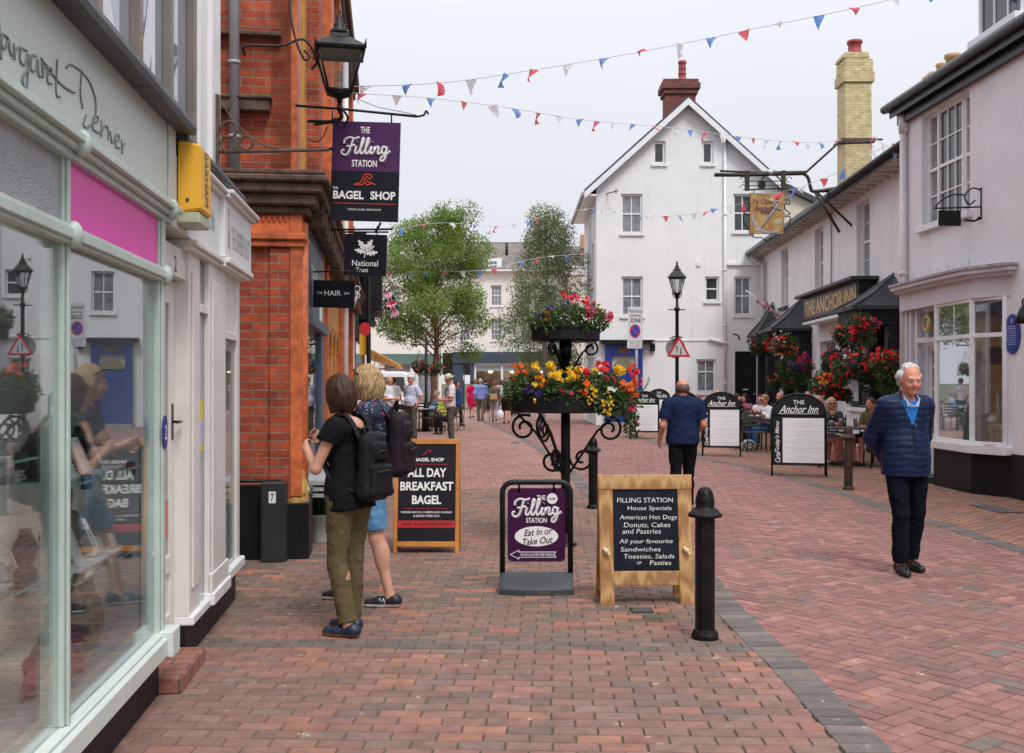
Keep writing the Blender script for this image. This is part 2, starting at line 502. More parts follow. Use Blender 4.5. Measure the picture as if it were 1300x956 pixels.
def hairmat(c):
    nm = 'hair_%.2f_%.2f_%.2f' % tuple(c)
    if nm in MATS: return MATS[nm]
    m = mat(nm, c, .5, var=.3, vs=10, spec=.3); nt = m.node_tree; L = nt.links; b = nt.nodes['Principled BSDF']; tc = nd(nt, 'ShaderNodeTexCoord'); mp = nd(nt, 'ShaderNodeMapping'); mp.inputs['Scale'].default_value = (120, 120, 9)
    L.new(tc.outputs['Object'], mp.inputs[0]); n = nd(nt, 'ShaderNodeTexNoise'); n.inputs['Scale'].default_value = 1; n.inputs['Detail'].default_value = 4; L.new(mp.outputs[0], n.inputs['Vector'])
    r = nd(nt, 'ShaderNodeMapRange'); r.inputs[1].default_value = .35; r.inputs[2].default_value = .65; L.new(n.outputs['Fac'], r.inputs[0])
    mx = nd(nt, 'ShaderNodeMix', data_type='RGBA'); L.new(r.outputs[0], mx.inputs['Factor']); mx.inputs['A'].default_value = (c[0]*.35, c[1]*.3, c[2]*.28, 1); mx.inputs['B'].default_value = (min(.8, c[0]*1.35), min(.8, c[1]*1.3), min(.8, c[2]*1.25), 1)
    L.new(mx.outputs['Result'], b.inputs['Base Color']); bp = nd(nt, 'ShaderNodeBump'); bp.inputs['Strength'].default_value = .8; bp.inputs['Distance'].default_value = .006; L.new(n.outputs['Fac'], bp.inputs['Height']); L.new(bp.outputs[0], b.inputs['Normal'])
    return m
DEF = dict(pel=(0, 0, .96), wai=(0, 0, 1.08), ch=(0, .0, 1.28), nb=(0, .02, 1.455), hd=(0, -.012, 1.63),
           sL=(.172, .01, 1.405), eL=(.225, .04, 1.12), wL=(.235, -.03, .88), sR=(-.172, .01, 1.405), eR=(-.225, .04, 1.12), wR=(-.235, -.03, .88),
           hL=(.092, 0, .92), kL=(.10, -.01, .50), aL=(.10, .03, .085), hR=(-.092, 0, .92), kR=(-.10, -.01, .50), aR=(-.10, .03, .085))
SIT = dict(pel=(0, 0, .53), wai=(0, 0, .65), ch=(0, -.02, .86), nb=(0, -.02, 1.03), hd=(0, -.06, 1.205), sL=(.172, -.02, .985), eL=(.22, -.12, .74), wL=(.13, -.34, .76),
           sR=(-.172, -.02, .985), eR=(-.22, -.12, .74), wR=(-.10, -.36, .78), hL=(.095, -.03, .52), kL=(.11, -.46, .52), aL=(.10, -.44, .085),
           hR=(-.095, -.03, .52), kR=(-.11, -.46, .52), aR=(-.11, -.40, .085))
def person(label, loc, rz, H=1.75, pose=None, base=None, h=.010, top=None, sleeve=1.0, hem=.93, bottom=None, leg='long', shoes=(.02, .02, .02),
           hair=None, hairc=(.5, .4, .2), hat=None, hatc=(.7, .6, .45), skin=None, yaw=0, pitch=0, build=1.0, group=None, female=False, neck='crew',
           quilt=False, fingers=True, seed=1, eyes=True, palmn=None, toes=None, sole=None, curl=None, skin_cut=None, lean_roll=0):
    J = dict(base or DEF); J.update(pose or {}); sc = H/1.75
    J = {k: np.array(v, float) for k, v in J.items()}
    root = thing('person', label, 'person', loc, rz, group)
    root.scale = (sc, sc, sc)
    skin = skin or M_['skin']
    sl = J['sL']-J['sR']; sl /= np.linalg.norm(sl)
    upv = J['nb']-J['pel']; upv /= np.linalg.norm(upv)
    fwd = np.cross(sl, upv); fwd /= np.linalg.norm(fwd)      # +X cross +Z = -Y : forward
    allp = np.array(list(J.values())); lo = allp.min(0)-.22; hi = allp.max(0)+.22; lo[2] = min(lo[2], -.02) if True else lo[2]
    Rh = Matrix.Rotation(R(yaw), 4, 'Z') @ Matrix.Rotation(R(pitch), 4, 'X') @ Matrix.Rotation(R(lean_roll), 4, 'Y'); Rn = np.array(Rh.to_3x3())
    hd = J['hd']
    def HP(x, y, z): return hd+Rn@np.array([x, y, z])
    bw = build; fw = .88 if female else 1.0
    def torso(S, inf, k=.05):
        S.ell(J['pel'], (.155*bw+inf, .115*bw+inf, .12+inf), k)
        S.cone(J['pel']+upv*.02, J['wai'], .150*bw+inf, (.128 if female else .14)*bw+inf, k, (fwd, .74))
        S.cone(J['wai'], J['ch'], (.125 if female else .14)*bw+inf, (.142 if female else .158)*(.4*bw+.6)+inf, k, (fwd, .72))
        S.cone(J['sR']*.72+J['sL']*.28-upv*.02, J['sL']*.72+J['sR']*.28-upv*.02, .085*fw+inf, .085*fw+inf, k)
        S.cone(J['sR']+sl*.02, J['sL']-sl*.02, .052*fw+inf, .052*fw+inf, k)
        S.cone(J['nb']-upv*.03, (J['sR']+J['sL'])/2, .065+inf, .09+inf, k)
        if bw > 1.08: S.ell(J['wai']+fwd*.05, (.13*bw+inf, .11*bw+inf, .14+inf), k)
        if female:
            for sg in (-1, 1): S.ell(J['ch']+fwd*.085+sl*sg*.07+upv*-.02, (.06+inf, .05+inf, .06+inf), .04)
    def arm(S, a, inf, frac=2.0, k=.025, cap=True):
        s_, e, w = J['s'+a], J['e'+a], J['w'+a]
        am = .92 if female else 1.0
        if frac <= 1: S.cone(s_, s_+(e-s_)*frac, .055*am+inf, .048*am+inf*1.25, k, cap=cap)
        else:
            S.cone(s_, e, .055*am+inf, .042*am+inf, k)
            S.cone(e, e+(w-e)*(frac-1), .043*am+inf, .031*am+inf*1.0, k, cap=(cap and frac < 2))
    def legs(S, a, inf, frac=2.0, k=.03, wide=0):
        p, kn, an = J['h'+a], J['k'+a], J['a'+a]
        if frac <= 1: S.cone(p, p+(kn-p)*frac, .088*bw+inf, .062+inf+wide+(.03*(1-frac)), k, cap=True)
        else:
            S.cone(p, kn, .088*(.5+.5*bw)+inf, .056+inf, k)
            mid = kn+(an-kn)*.3+(kn-an)*0
            S.cone(kn, an+(kn-an)*(2-frac), .055+inf, .037+inf+wide, k, cap=frac < 2)
            if inf < .0125: S.ell(mid-fwd*.018, (.05, .052, .10), .04)
    # ---- body
    S = SDF(lo, hi, h)
    torso(S, -.012)
    S.cone(J['nb'], HP(0, .012, -.07), .055*fw, .05*fw, .03)
    for a in 'LR':
        arm(S, a, -.004); legs(S, a, -.004)
        an = J['a'+a]; S.cone(an, an+np.array([0, 0, -.04]), .035, .04, .02); 
        td = np.array((toes or {}).get(a, (0, -1, 0)), float)
        S.cone(an+np.array([0, 0, -.05])-td*.02, an+td*.13+np.array([0, 0, -.06]), .032, .026, .02)
        # hand
        w = J['w'+a]; d = w-J['e'+a]; d /= np.linalg.norm(d)
        n = np.array((palmn or {}).get(a, (-1 if a == 'L' else 1, 0, 0)), float); n -= d*(n@d); n /= np.linalg.norm(n)+1e-9
        sd = np.cross(d, n); sgn = 1 if a == 'L' else -1
        # thumb side: forward for arms hanging
        if sd@fwd < 0: sd = -sd
        cu = (curl or {}).get(a, .5)
        S.cone(w, w+d*.035, .024, .026, .015)
        S.cone(w+d*.035-sd*.022, w+d*.075-sd*.026, .018, .013, .012); S.cone(w+d*.035+sd*.016, w+d*.08+sd*.024, .019, .013, .012)
        S.cone(w+d*.05, w+d*.08, .02, .014, .012)
        if fingers:
            for i, (off, ln) in enumerate(((.029, .068), (.010, .078), (-.010, .073), (-.028, .056))):
                b0 = w+d*.08+sd*off; c1 = cu*.9; c2 = cu*2.0
                m1 = b0+(d*math.cos(c1)+n*math.sin(c1))*ln*.5
                e1 = m1+(d*math.cos(c2)+n*math.sin(c2))*ln*.5
                S.cone(b0, m1, .0095, .0088, .004); S.cone(m1, e1, .0088, .0075, .003)
            t0 = w+d*.03+sd*.026; t1 = t0+(d*.6+sd*.65+n*.3)*.036; t2 = t1+(d*.85+sd*.15+n*.45)*.032
            S.cone(t0, t1, .013, .0105, .006); S.cone(t1, t2, .0105, .0085, .003)
        else: S.cone(w+d*.08, w+d*.15+n*.03*cu, .026, .016, .01)
    rot_h = Rh
    S.ell(HP(0, .012, .022), (.076, .095, .098), .02, rot_h)
    S.ell(HP(0, -.02, -.035), (.062, .072, .082), .03, rot_h)
    S.ell(HP(0, -.066, -.092), (.028, .024, .022), .025, rot_h)
    for sg in (-1, 1):
        S.ell(HP(sg*.036, -.066, -.03), (.026, .022, .026), .02, rot_h)
        S.ell(HP(sg*.077, .012, -.012), (.012, .019, .031), .006, rot_h)
    S.cone(HP(-.04, -.078, .027), HP(.04, -.078, .027), .013, .013, .015)
    for sg in (-1, 1): S.ell(HP(sg*.031, -.103, .006), (.019, .016, .012), .01, rot_h, 'd')
    S.cone(HP(0, -.088, .018), HP(0, -.108, -.024), .008, .0135, .008); S.ell(HP(0, -.095, -.028), (.017, .014, .009), .006, rot_h)
    S.cone(HP(-.02, -.083, -.058), HP(.02, -.083, -.058), .0075, .0075, .006)
    S.cone(HP(-.022, -.1, -.0575), HP(.022, -.1, -.0575), .004, .004, .003, op='d')
    vs, fs = S.mesh(); vs = smooth_v(vs, fs, 1, .4)
    # lips region as second material
    fc = vs[fs].mean(1); loc_ = (fc-hd)@Rn
    lip = (np.abs(loc_[:, 0]) < .024) & (loc_[:, 1] < -.082) & (loc_[:, 2] > -.066) & (loc_[:, 2] < -.049)
    if skin_cut is not None: pass
    body = np_mesh('body', vs, fs, [skin, mat('lips', (.42, .14, .11), .5, var=.05)], root, True, lip.astype(np.int32))
    if eyes:
        for sg in (-1, 1):
            e = MB(); Me = Matrix.Translation(Vector(HP(sg*.031, -.080, .006))) @ rot_h
            e.ell((0, 0, 0), .0125, 0, 10, 8, Me); e.ell((0, -.0095, 0), (.0058, .0045, .0058), 1, 8, 6, Me)
            e.build('eye', [mat('eye_white', (.40, .37, .35), .3, var=0), mat('iris', (.03, .03, .04), .15, var=0)], root)
    rs = np.random.RandomState(seed)
    def garment(name, S, m, wr=.005, freq=((5, 1),), sm=1, quilted=False, zs=1.9):
        vs, fs = S.mesh()
        if len(fs) == 0: return None
        vs = smooth_v(vs, fs, sm, .5); nn = vnormals(vs, fs)
        vs = vs+nn*(vnoise(vs*np.array([1, 1, zs]), seed+len(name), freq)*wr)[:, None]
        if not quilted and wr > .004:
            q = vs*np.array([1, 1, .55])+vnoise(vs, seed+3, ((2.5, 1),))[:, None]*.05
            r1 = np.clip(1-np.abs(vnoise(q, seed+7, ((5.5, 1),)))*3.2, 0, 1)**2; r2 = np.clip(1-np.abs(vnoise(q*np.array([1, 1, 1.8]), seed+8, ((10, 1),)))*3, 0, 1)**2
            vs = vs+nn*(r1*.0055+r2*.003-.002)[:, None]
        if quilted:
            q = np.abs(np.sin((vs[:, 2]+.006*np.sin(vs[:, 0]*25))*math.pi/.052))
            vs = vs+nn*((q**.45-1)*.0065)[:, None]
        return np_mesh(name, vs, fs, m, root, True)
    wf = ((4, 1), (9, .5))
    # ---- bottoms
    if bottom is not None:
        S = SDF(lo, hi, max(h, .010))
        S.ell(J['pel'], (.160*bw, .122*bw, .125), .05)
        S.cone(J['pel']+upv*.02, J['wai'], .155*bw, .143*bw, .05, (fwd, .76))
        for a in 'LR':
            if leg == 'long': legs(S, a, .012, 1.975, .03, .016)
            elif leg == 'crop': legs(S, a, .012, 1.78, .03, .022)
            elif leg == 'shorts': legs(S, a, .014, .86, .03, .012)
        if leg in ('skirt', 'dress'):
            e = (J['kL']+J['kR'])/2; c = J['pel']
            S.cone(c, c+(e-c)*.9, .165, .19, .04, (fwd, .8), cap=True)
            for a in 'LR': legs(S, a, .03, .85, .06)
        S.plane(J['wai']+upv*.0, upv)
        garment({'long': 'trousers', 'crop': 'trousers', 'shorts': 'shorts', 'skirt': 'skirt', 'dress': 'skirt'}[leg], S, bottom, .0055, ((3, 1), (6, .6), (12, .35)), zs=.9)
    # ---- top
    if top is not None:
        def mk(inf, slv, cutz, vneck=False, crew=.075):
            S = SDF(lo, hi, max(h, .010)); torso(S, inf)
            S.cone(J['nb']-upv*.04, J['nb']+upv*.005, .085+inf, .062+inf, .03)
            for a in 'LR':
                if slv > 0: arm(S, a, inf+.006, slv)
                else: S.cone(J['s'+a], J['s'+a]*.8+J['e'+a]*.2, .058+inf, .05+inf, .02, cap=True)
            if cutz is not None:
                if cutz < .9: S.cone(J['pel']+upv*.05, J['pel']-upv*.2, .158*bw+inf, .178*bw+inf, .03, (fwd, .80))
                S.plane(J['pel']+upv*(cutz-.96), -upv)
            S.cone(J['nb']+fwd*.02+upv*.03, HP(0, 0, -.02), .066, .09, .0, op='d')
            if vneck:
                for q in range(7):
                    c_ = J['nb']+upv*.01+(J['ch']-upv*.05-J['nb'])*q/6.0; rr_ = .078*(1-q/6.0)+.004
                    S.cone(c_+fwd*.055, c_+fwd*.25, rr_, rr_, .0, op='d')
            return S
        if neck == 'jacket':
            S = mk(.006, 0, hem+.1); garment('jumper', S, vneckmat, .002)
            S = mk(.026, sleeve, hem, True)
            S.cone(J['nb']-sl*.07-fwd*-.02-upv*.01, J['nb']-sl*.06-fwd*.03+upv*.03, .03, .022, .02); S.cone(J['nb']+sl*.07+fwd*.02-upv*.01, J['nb']+sl*.06-fwd*.03+upv*.03, .03, .022, .02)
            S.cone(J['nb']+fwd*.05+upv*.03, HP(0, 0, -.03), .064, .088, .0, op='d')
            garment('jacket', S, top, .003, wf, 1, quilt)
        else:
            S = mk(.012 if hem > .9 else .019, sleeve, hem, neck == 'v')
            if neck == 'scoop': S.ell(J['nb']-fwd*.09-upv*.01, (.085, .09, .075), .0, None, 'd')
            garment('shirt', S, top, .006, ((3, 1), (7, .6), (14, .3)), zs=1.2)
    # ---- shoes
    if shoes is not None:
        for a in 'LR':
            an = J['a'+a]; td = np.array((toes or {}).get(a, (0, -1, 0)), float); td /= np.linalg.norm(td); side = np.cross(td, (0, 0, 1))
            z0 = an[2]-.085
            S = SDF(an-np.array([.2, .3, .14]), an+np.array([.2, .3, .1]), min(h, .009))
            c = np.array([an[0], an[1], z0])
            S.cone(c-td*.045+np.array([0, 0, .045]), c+td*.07+np.array([0, 0, .035]), .045, .042, .02)
            S.cone(c+td*.07+np.array([0, 0, .030]), c+td*.155+np.array([0, 0, .024]), .044, .034, .02)
            S.cone(c-td*.03+np.array([0, 0, .05]), c-td*.02+np.array([0, 0, .085]), .043, .040, .02, cap=True)
            tz = c.copy(); tz[2] = z0+.003; 
            dn = np.array([0, 0, -1.0])
            S.plane(tz, dn)
            vs, fs = S.mesh()
            fz = vs[fs].mean(1)[:, 2] < z0+.026
            np_mesh('shoe', vs, fs, [mat('shoe_%.2f_%.2f' % (shoes[0], shoes[2]), shoes, .45, var=.1), mat('sole_%s' % (str(sole)), sole or (.015, .015, .015), .6, var=.1)], root, True, fz.astype(np.int32))
    # ---- hair
    if hair:
        hm = hairmat(hairc)
        S = SDF(hd-.26, hd+.22, min(h, .009))
        if hair == 'bob':
            S.ell(HP(0, .022, .03), (.096, .112, .112), .02, rot_h)
            S.ell(HP(0, .045, -.04), (.094, .088, .10), .05, rot_h)
            for sg in (-1, 1): S.cone(HP(sg*.065, .01, -.02), HP(sg*.058, .005, -.115), .04, .022, .03)
            S.cone(HP(0, .07, -.04), HP(0, .06, -.13), .06, .04, .04)
            S.ell(HP(0, -.085, -.04), (.070, .085, .10), .02, rot_h, 'd')
            S.ell(HP(0, .0, -.15), (.075, .10, .05), .01, rot_h, 'd')
        elif hair == 'long':
            S.ell(HP(0, .022, .03), (.094, .110, .108), .02, rot_h)
            S.cone(HP(-.06, .04, .0), HP(-.09, .03, -.2), .06, .035, .05); S.cone(HP(.06, .04, .0), HP(.09, .03, -.2), .06, .035, .05)
            S.cone(HP(0, .06, .0), HP(0, .08, -.2), .07, .05, .05)
            S.ell(HP(0, -.09, -.04), (.068, .09, .115), .01, rot_h, 'd')
        elif hair == 'short':
            S.ell(HP(0, .022, .034), (.088, .104, .102), .02, rot_h)
            S.ell(HP(0, -.085, -.03), (.085, .085, .105), .01, rot_h, 'd')
            S.ell(HP(0, -.02, -.12), (.12, .13, .09), .01, rot_h, 'd')
        elif hair == 'bald':   # fringe around the back and sides only
            S.ell(HP(0, .03, .0), (.090, .096, .075), .02, rot_h)
            S.ell(HP(0, -.07, .0), (.095, .085, .13), .01, rot_h, 'd')
            S.ell(HP(0, .0, .10), (.075, .11, .07), .01, rot_h, 'd'); S.ell(HP(0, -.01, -.12), (.12, .12, .08), .01, rot_h, 'd')
        elif hair == 'swept':  # white, receding, fluffy at the sides and back
            for (x, y, z, r) in ((0, .05, .07, .07), (-.055, .03, .03, .045), (.05, .03, .03, .044), (0, .075, .01, .05), (-.072, .03, .0, .034), (-.072, .035, .04, .036), (-.06, .055, -.03, .034), (.062, .045, -.01, .030), (-.03, .02, .075, .045), (.03, .025, .075, .042), (-.065, .06, .02, .04)):
                S.ell(HP(x, y, z), r, .02)
            S.ell(HP(.015, -.085, .055), (.074, .105, .085), .012, rot_h, 'd')
            S.ell(HP(0, -.05, -.08), (.10, .10, .06), .01, rot_h, 'd')
        vs, fs = S.mesh()
        if len(fs):
            vs = smooth_v(vs, fs, 1); nn = vnormals(vs, fs); q = (vs-hd)@Rn
            an = np.arctan2(q[:, 0], q[:, 1])
            st = np.sin(an*61+q[:, 2]*12+vnoise(q, 2, ((6, 1),))*2)*.0009+np.sin(an*19+1+q[:, 2]*7+vnoise(q, 4, ((5, 1),))*2)*.0022+vnoise(q, seed, ((9, 1),))*.004
            if hair == 'swept': st = st*1.2+vnoise(q, 5, ((13, 1),))*.004
            np_mesh('hair', vs+nn*st[:, None], fs, hm, root, True)
    if hair == 'swept' or hair == 'bald' or hair == 'short':
        for sg in (-1, 1):
            b_ = MB(); b_.tube([HP(sg*.014, -.096, .026), HP(sg*.03, -.098, .032), HP(sg*.047, -.088, .027)], [.003, .0045, .003], 6)
            b_.build('eyebrow', hairmat(hairc), root)
    if hat:
        Mh = Matrix.Translation(Vector(hd)) @ rot_h; b_ = MB(); hm = mat('hat_%.2f_%.2f' % (hatc[0], hatc[2]), hatc, .8, var=.1, vs=20)
        if hat == 'straw':
            b_.lathe([(.17, .045), (.175, .05), (.10, .062), (.094, .075), (.09, .12), (.07, .15), (.02, .155)], (0, .01, 0), 24, 0, Mh)
            b_.lathe([(.0975, .064), (.0975, .09), (.09, .09)], (0, .01, 0), 24, 1, Mh)
            b_.build('hat', [hm, mat('hat_band', (.08, .05, .03), .8)], root)
        else:
            b_.ell((0, .01, .065), (.093, .112, .062), 0, 18, 10, Mh)
            b_.prism([(.075*math.cos(t), -.075+(-.065)*math.sin(t)) for t in [math.pi*i/10 for i in range(11)]], .045, .055, 0, Mh)
            b_.build('cap', hm, root)
    root['sc'] = sc
    return root, J, HP, sc
# ---------------------------------------------------------------- ground
CH1 = [(1.50, -3), (1.50, 3)]+[tuple(G(*p)[:2]) for p in ((1019, 866), (928, 778), (885, 725), (800, 660), (746, 623), (712, 589), (660, 556), (611, 534), (585, 522), (566, 512))]
CH2 = [(5.2, -3), (4.95, 5)]+[tuple(G(*p)[:2]) for p in ((1300, 700), (1198, 668), (1131, 648), (1063, 624), (995, 604), (945, 592), (894, 582), (845, 566), (790, 548), (745, 536))]
c1 = [(p.x, p.y) for p in catmull([(a, b, 0) for a, b in CH1], 8)]
c2 = [(p.x, p.y) for p in catmull([(a, b, 0) for a, b in CH2], 8)]
def xat(c, y):
    for i in range(len(c)-1):
        if c[i][1] <= y <= c[i+1][1] or c[i][1] >= y >= c[i+1][1]:
            t = (y-c[i][1])/(c[i+1][1]-c[i][1]+1e-9); return c[i][0]+(c[i+1][0]-c[i][0])*t
    return c[-1][0] if y > c[-1][1] else c[0][0]
YA = np.arange(-3, 60, .05)
X1 = np.array([xat(c1, y) for y in YA]); X2 = np.array([xat(c2, y) for y in YA])
def x1(y): return np.interp(y, YA, X1)
def x2(y): return np.interp(y, YA, X2)
def paver_mat():
    m = mat('clay_pavers', rough=.82, attr='Col', var=.25, vs=9, bump=.35, bs=70)
    nt = m.node_tree; L = nt.links; b = nt.nodes['Principled BSDF']
    src = b.inputs['Base Color'].links[0].from_socket
    tc = nd(nt, 'ShaderNodeTexCoord')
    # broad weathering patches, fine grain and pale worn flecks
    def noise(scale, det, lo, hi, a, b_):
        n = nd(nt, 'ShaderNodeTexNoise'); n.inputs['Scale'].default_value = scale; n.inputs['Detail'].default_value = det; n.inputs['Roughness'].default_value = .7
        L.new(tc.outputs['Object'], n.inputs['Vector'])
        r = nd(nt, 'ShaderNodeMapRange'); r.inputs[1].default_value = lo; r.inputs[2].default_value = hi; r.inputs[3].default_value = a; r.inputs[4].default_value = b_
        L.new(n.outputs['Fac'], r.inputs[0]); return r.outputs[0]
    cur = src
    for (sc_, d, lo, hi, col, amt) in ((.55, 6, .46, .70, (.13, .10, .085), .6), (2.6, 8, .56, .72, (.10, .085, .075), .5), (9, 4, .67, .69, (.52, .46, .42), .75), (45, 3, .66, .74, (.30, .2, .17), .6)):
        mx = nd(nt, 'ShaderNodeMix', data_type='RGBA'); L.new(noise(sc_, d, lo, hi, 0, amt), mx.inputs['Factor'])
        L.new(cur, mx.inputs['A']); mx.inputs['B'].default_value = (*col, 1); cur = mx.outputs['Result']
    L.new(cur, b.inputs['Base Color'])
    return m
PM = paver_mat()
def pavers(name, cells, cols, z=0.0, edge=.0042, h=.009):
    """cells: array of (cx,cy,hx,hy,ang) ; cols Nx3"""
    cells = np.asarray(cells); N = len(cells); rs = np.random.RandomState(5)
    cx, cy, hx, hy, an = cells.T
    ca, sa = np.cos(an), np.sin(an)
    vs = np.zeros((N, 8, 3)); dz = rs.uniform(-.0018, .0018, N); tx = rs.uniform(-.01, .01, N); ty = rs.uniform(-.01, .01, N)
    for i, (a, b) in enumerate(((-1, -1), (1, -1), (1, 1), (-1, 1))):
        for k, (e, zz) in enumerate(((edge, 0), (0, -h))):
            lx = a*(hx-e); ly = b*(hy-e)
            vs[:, i+4*k, 0] = cx+lx*ca-ly*sa; vs[:, i+4*k, 1] = cy+lx*sa+ly*ca
            vs[:, i+4*k, 2] = z+zz+dz+(lx*tx+ly*ty if k == 0 else 0)
    q = np.array([(0, 1, 2, 3), (4, 5, 1, 0), (5, 6, 2, 1), (6, 7, 3, 2), (7, 4, 0, 3)])
    fs = (q[None]+8*np.arange(N)[:, None, None]).reshape(-1, 4)
    o = np_mesh(name, vs.reshape(-1, 3), fs, PM, None, False)
    ca_ = o.data.color_attributes.new('Col', 'FLOAT_COLOR', 'POINT')
    cc = np.ones((N, 8, 4)); cc[:, :, :3] = np.asarray(cols)[:, None, :]
    ca_.data.foreach_set('color', cc.reshape(-1).astype(np.float32))
    return o
def pick(rs, N, pal):
    w = np.array([p[0] for p in pal]); w = w/w.sum(); idx = rs.choice(len(pal), N, p=w)
    c = np.array([p[1] for p in pal])[idx]; return c*.9*rs.uniform(.88, 1.12, (N, 1))*rs.uniform(.96, 1.04, (N, 3))
RED = [(4, (.305, .140, .118)), (3, (.265, .125, .108)), (2, (.35, .165, .14)), (.8, (.23, .13, .115)), (.4, (.20, .15, .13))]
BRN = [(5, (.27, .145, .112)), (3, (.235, .135, .107)), (1, (.19, .13, .11)), (1.2, (.33, .155, .112)), (1, (.255, .16, .13))]
BRG = [(4, (.20, .13, .10)), (3, (.17, .12, .095)), (1.5, (.26, .14, .10)), (1, (.36, .15, .095))]
rs = np.random.RandomState(3)
# zone A, B : running bond left pavement
def stretcher(y0, y1, xlo, xhi, ang, L=.204, Wd=.104, gap=.0045):
    ca, sa = math.cos(ang), math.sin(ang); out = []
    for r in range(int(-50/Wd), int(50/Wd)):
        off = (r % 2)*L/2+rs.uniform(-.006, .006)
        aa = np.arange(int(-50/L), int(50/L))*L+off; b = r*Wd
        xs = aa*ca-b*sa; ys = aa*sa+b*ca
        k = (ys >= y0) & (ys < y1) & (xs > -8) & (xs < 11)
        for x, y in zip(xs[k], ys[k]):
            if xlo(y) <= x <= xhi(y): out.append((x, y, (L-gap)/2, (Wd-gap)/2, ang))
    return out
lw = lambda y: -1.5-.0985*y if y < 9 else -2.8-.12*(y-9)
YB = 15.2
ca_ = stretcher(1.5, YB, lw, lambda y: x1(y)-.02, R(-2.2))
cA = pick(rs, len(ca_), BRN); arr = np.array(ca_)
gy = vnoise(arr[:, :3]*np.array([1, 1, 0]), 4, ((.22, 1), (.6, .6)))+np.exp(-((arr[:, 1]-7.6)/1.5)**2)*1.1-.45+rs.normal(0, .25, len(arr)) > .15
cA[gy] = pick(rs, gy.sum(), BRG)
band = (np.abs(arr[:, 1]-arr[:, 0]*math.tan(R(-2.2))-(6.17)) < .075)          # the greyer double course
cA[band] = pick(rs, band.sum(), [(1, (.15, .12, .105)), (1, (.19, .135, .12))])
pavers('pavement', ca_, cA, .004)['kind'] = 'structure'
cb = stretcher(YB, 36, lambda y: lw(y), lambda y: x1(y)-.02, R(3))
pavers('pavement', cb, pick(rs, len(cb), [(3, (.34, .17, .135)), (2, (.38, .20, .165)), (1, (.27, .16, .13))]), .004)['kind'] = 'structure'
cd = stretcher(6, 38, lambda y: x2(y)+.02, lambda y: 7.6 if y < 19 else 9.4, R(48), .204, .104)
pavers('pavement', cd, pick(rs, len(cd), [(3, (.36, .17, .105)), (2, (.30, .15, .10)), (1, (.24, .15, .11))]), .004)['kind'] = 'structure'
# road: herringbone
def herring(y0, y1, xlo, xhi, ang, s=.102, gap=.0045):
    ca, sa = math.cos(ang), math.sin(ang); out = []
    for i in range(-420, 420):
        for j in range(-110, 110):
            # horizontal brick at (i, i+4j) style tiling on unit squares of size s
            for kind in (0, 1):
                if kind == 0: a, b, hx, hy = (i+4*j)*s+s, i*s+s/2, s-gap/2, s/2-gap/2
                else: a, b, hx, hy = (i+4*j-1)*s+s/2, i*s+s, s/2-gap/2, s-gap/2
                x = a*ca-b*sa; y = a*sa+b*ca
                if y0 <= y < y1 and -1.5 < x < 6 and xlo(y) <= x <= xhi(y): out.append((x, y, hx, hy, ang))
    return out
ch = herring(2.5, 40, lambda y: x1(y)+.02, lambda y: x2(y)-.02, R(38))
pavers('road', ch, pick(rs, len(ch), RED), .004)['kind'] = 'structure'
# dished channels of grey setts laid across
def channel(name, c, y0, y1, cols):
    out = []; P = [Vector((a, b)) for a, b in c]; acc = 0; L = .118
    for i in range(len(P)-1):
        d = (P[i+1]-P[i]); l = d.length
        if l < 1e-6: continue
        d /= l; t = acc
        while t < l:
            p = P[i]+d*t
            if y0 < p.y < y1: out.append((p.x, p.y, .105, L/2-.007, math.atan2(d.y, d.x)-math.pi/2))
            t += L
        acc = t-l
    return pavers(name, out, pick(rs, len(out), cols), .010)
GREY = [(2, (.155, .13, .12)), (1, (.19, .16, .15)), (1, (.125, .105, .10))]
channel('drainage_channel', c1, 2.5, 44, GREY)['kind'] = 'structure'
channel('drainage_channel', c2, 5, 40, GREY)['kind'] = 'structure'
# the joint sand / moss bed and everything farther away: one sheet to the horizon
g = MB(); g.quad((-400, -60, -.003), (400, -60, -.003), (400, 900, -.003), (-400, 900, -.003))
gm = mat('paving_bed', (.11, .08, .06), .9, var=.3, vs=.9, col2=(.075, .095, .032))
go = g.build('ground', gm); go['kind'] = 'structure'
g = MB(); g.quad((-60, 35.9, .0015), (60, 35.9, .0015), (60, 75, .0015), (-60, 75, .0015))
g.build('ground', brick_mat('far_paving', (.34, .18, .145), (.29, .16, .13), (.14, .11, .09), .2, .1, .006, .2, .25))['kind'] = 'structure'
# covers and drain lids let into the paving
def lid(px0, px1, py, dpx, label):
    p = G((px0+px1)/2, py); w = (px1-px0)/FPX*p.y; q = G((px0+px1)/2, py-dpx); d = q.y-p.y
    t = thing('drain_cover', label, 'drain cover', (p.x, p.y+d/2, .006))
    b = MB(); b.box(-w/2, w/2, -d/2, d/2, -.01, .004); b.build('frame', mat('cast_iron', (.05, .045, .045), .5, metal=.5, bump=.3, bs=80), t)
    b = MB(); b.box(-w/2+.015, w/2-.015, -d/2+.012, d/2-.012, .0, .0075); 
    for i in range(5): b.box(-w/2+.02, w/2-.02, -d/2+.02+i*(d-.04)/5, -d/2+.025+i*(d-.04)/5, .0075, .0105)
    b.build('lid', mat('worn_steel', (.20, .19, .18), .45, metal=.6, bump=.3, bs=60), t)
lid(802, 830, 779, 6, 'small grey utility cover in the paving below the chalkboard')
lid(1146, 1186, 613, 6, 'flat metal cover in the paving behind the older man')
lid(1268, 1300, 652, 10, 'pale rectangular cover in the paving by the bay window plinth')
lid(648, 660, 563, 2, 'tiny cover on the pavement far behind the purple sign')
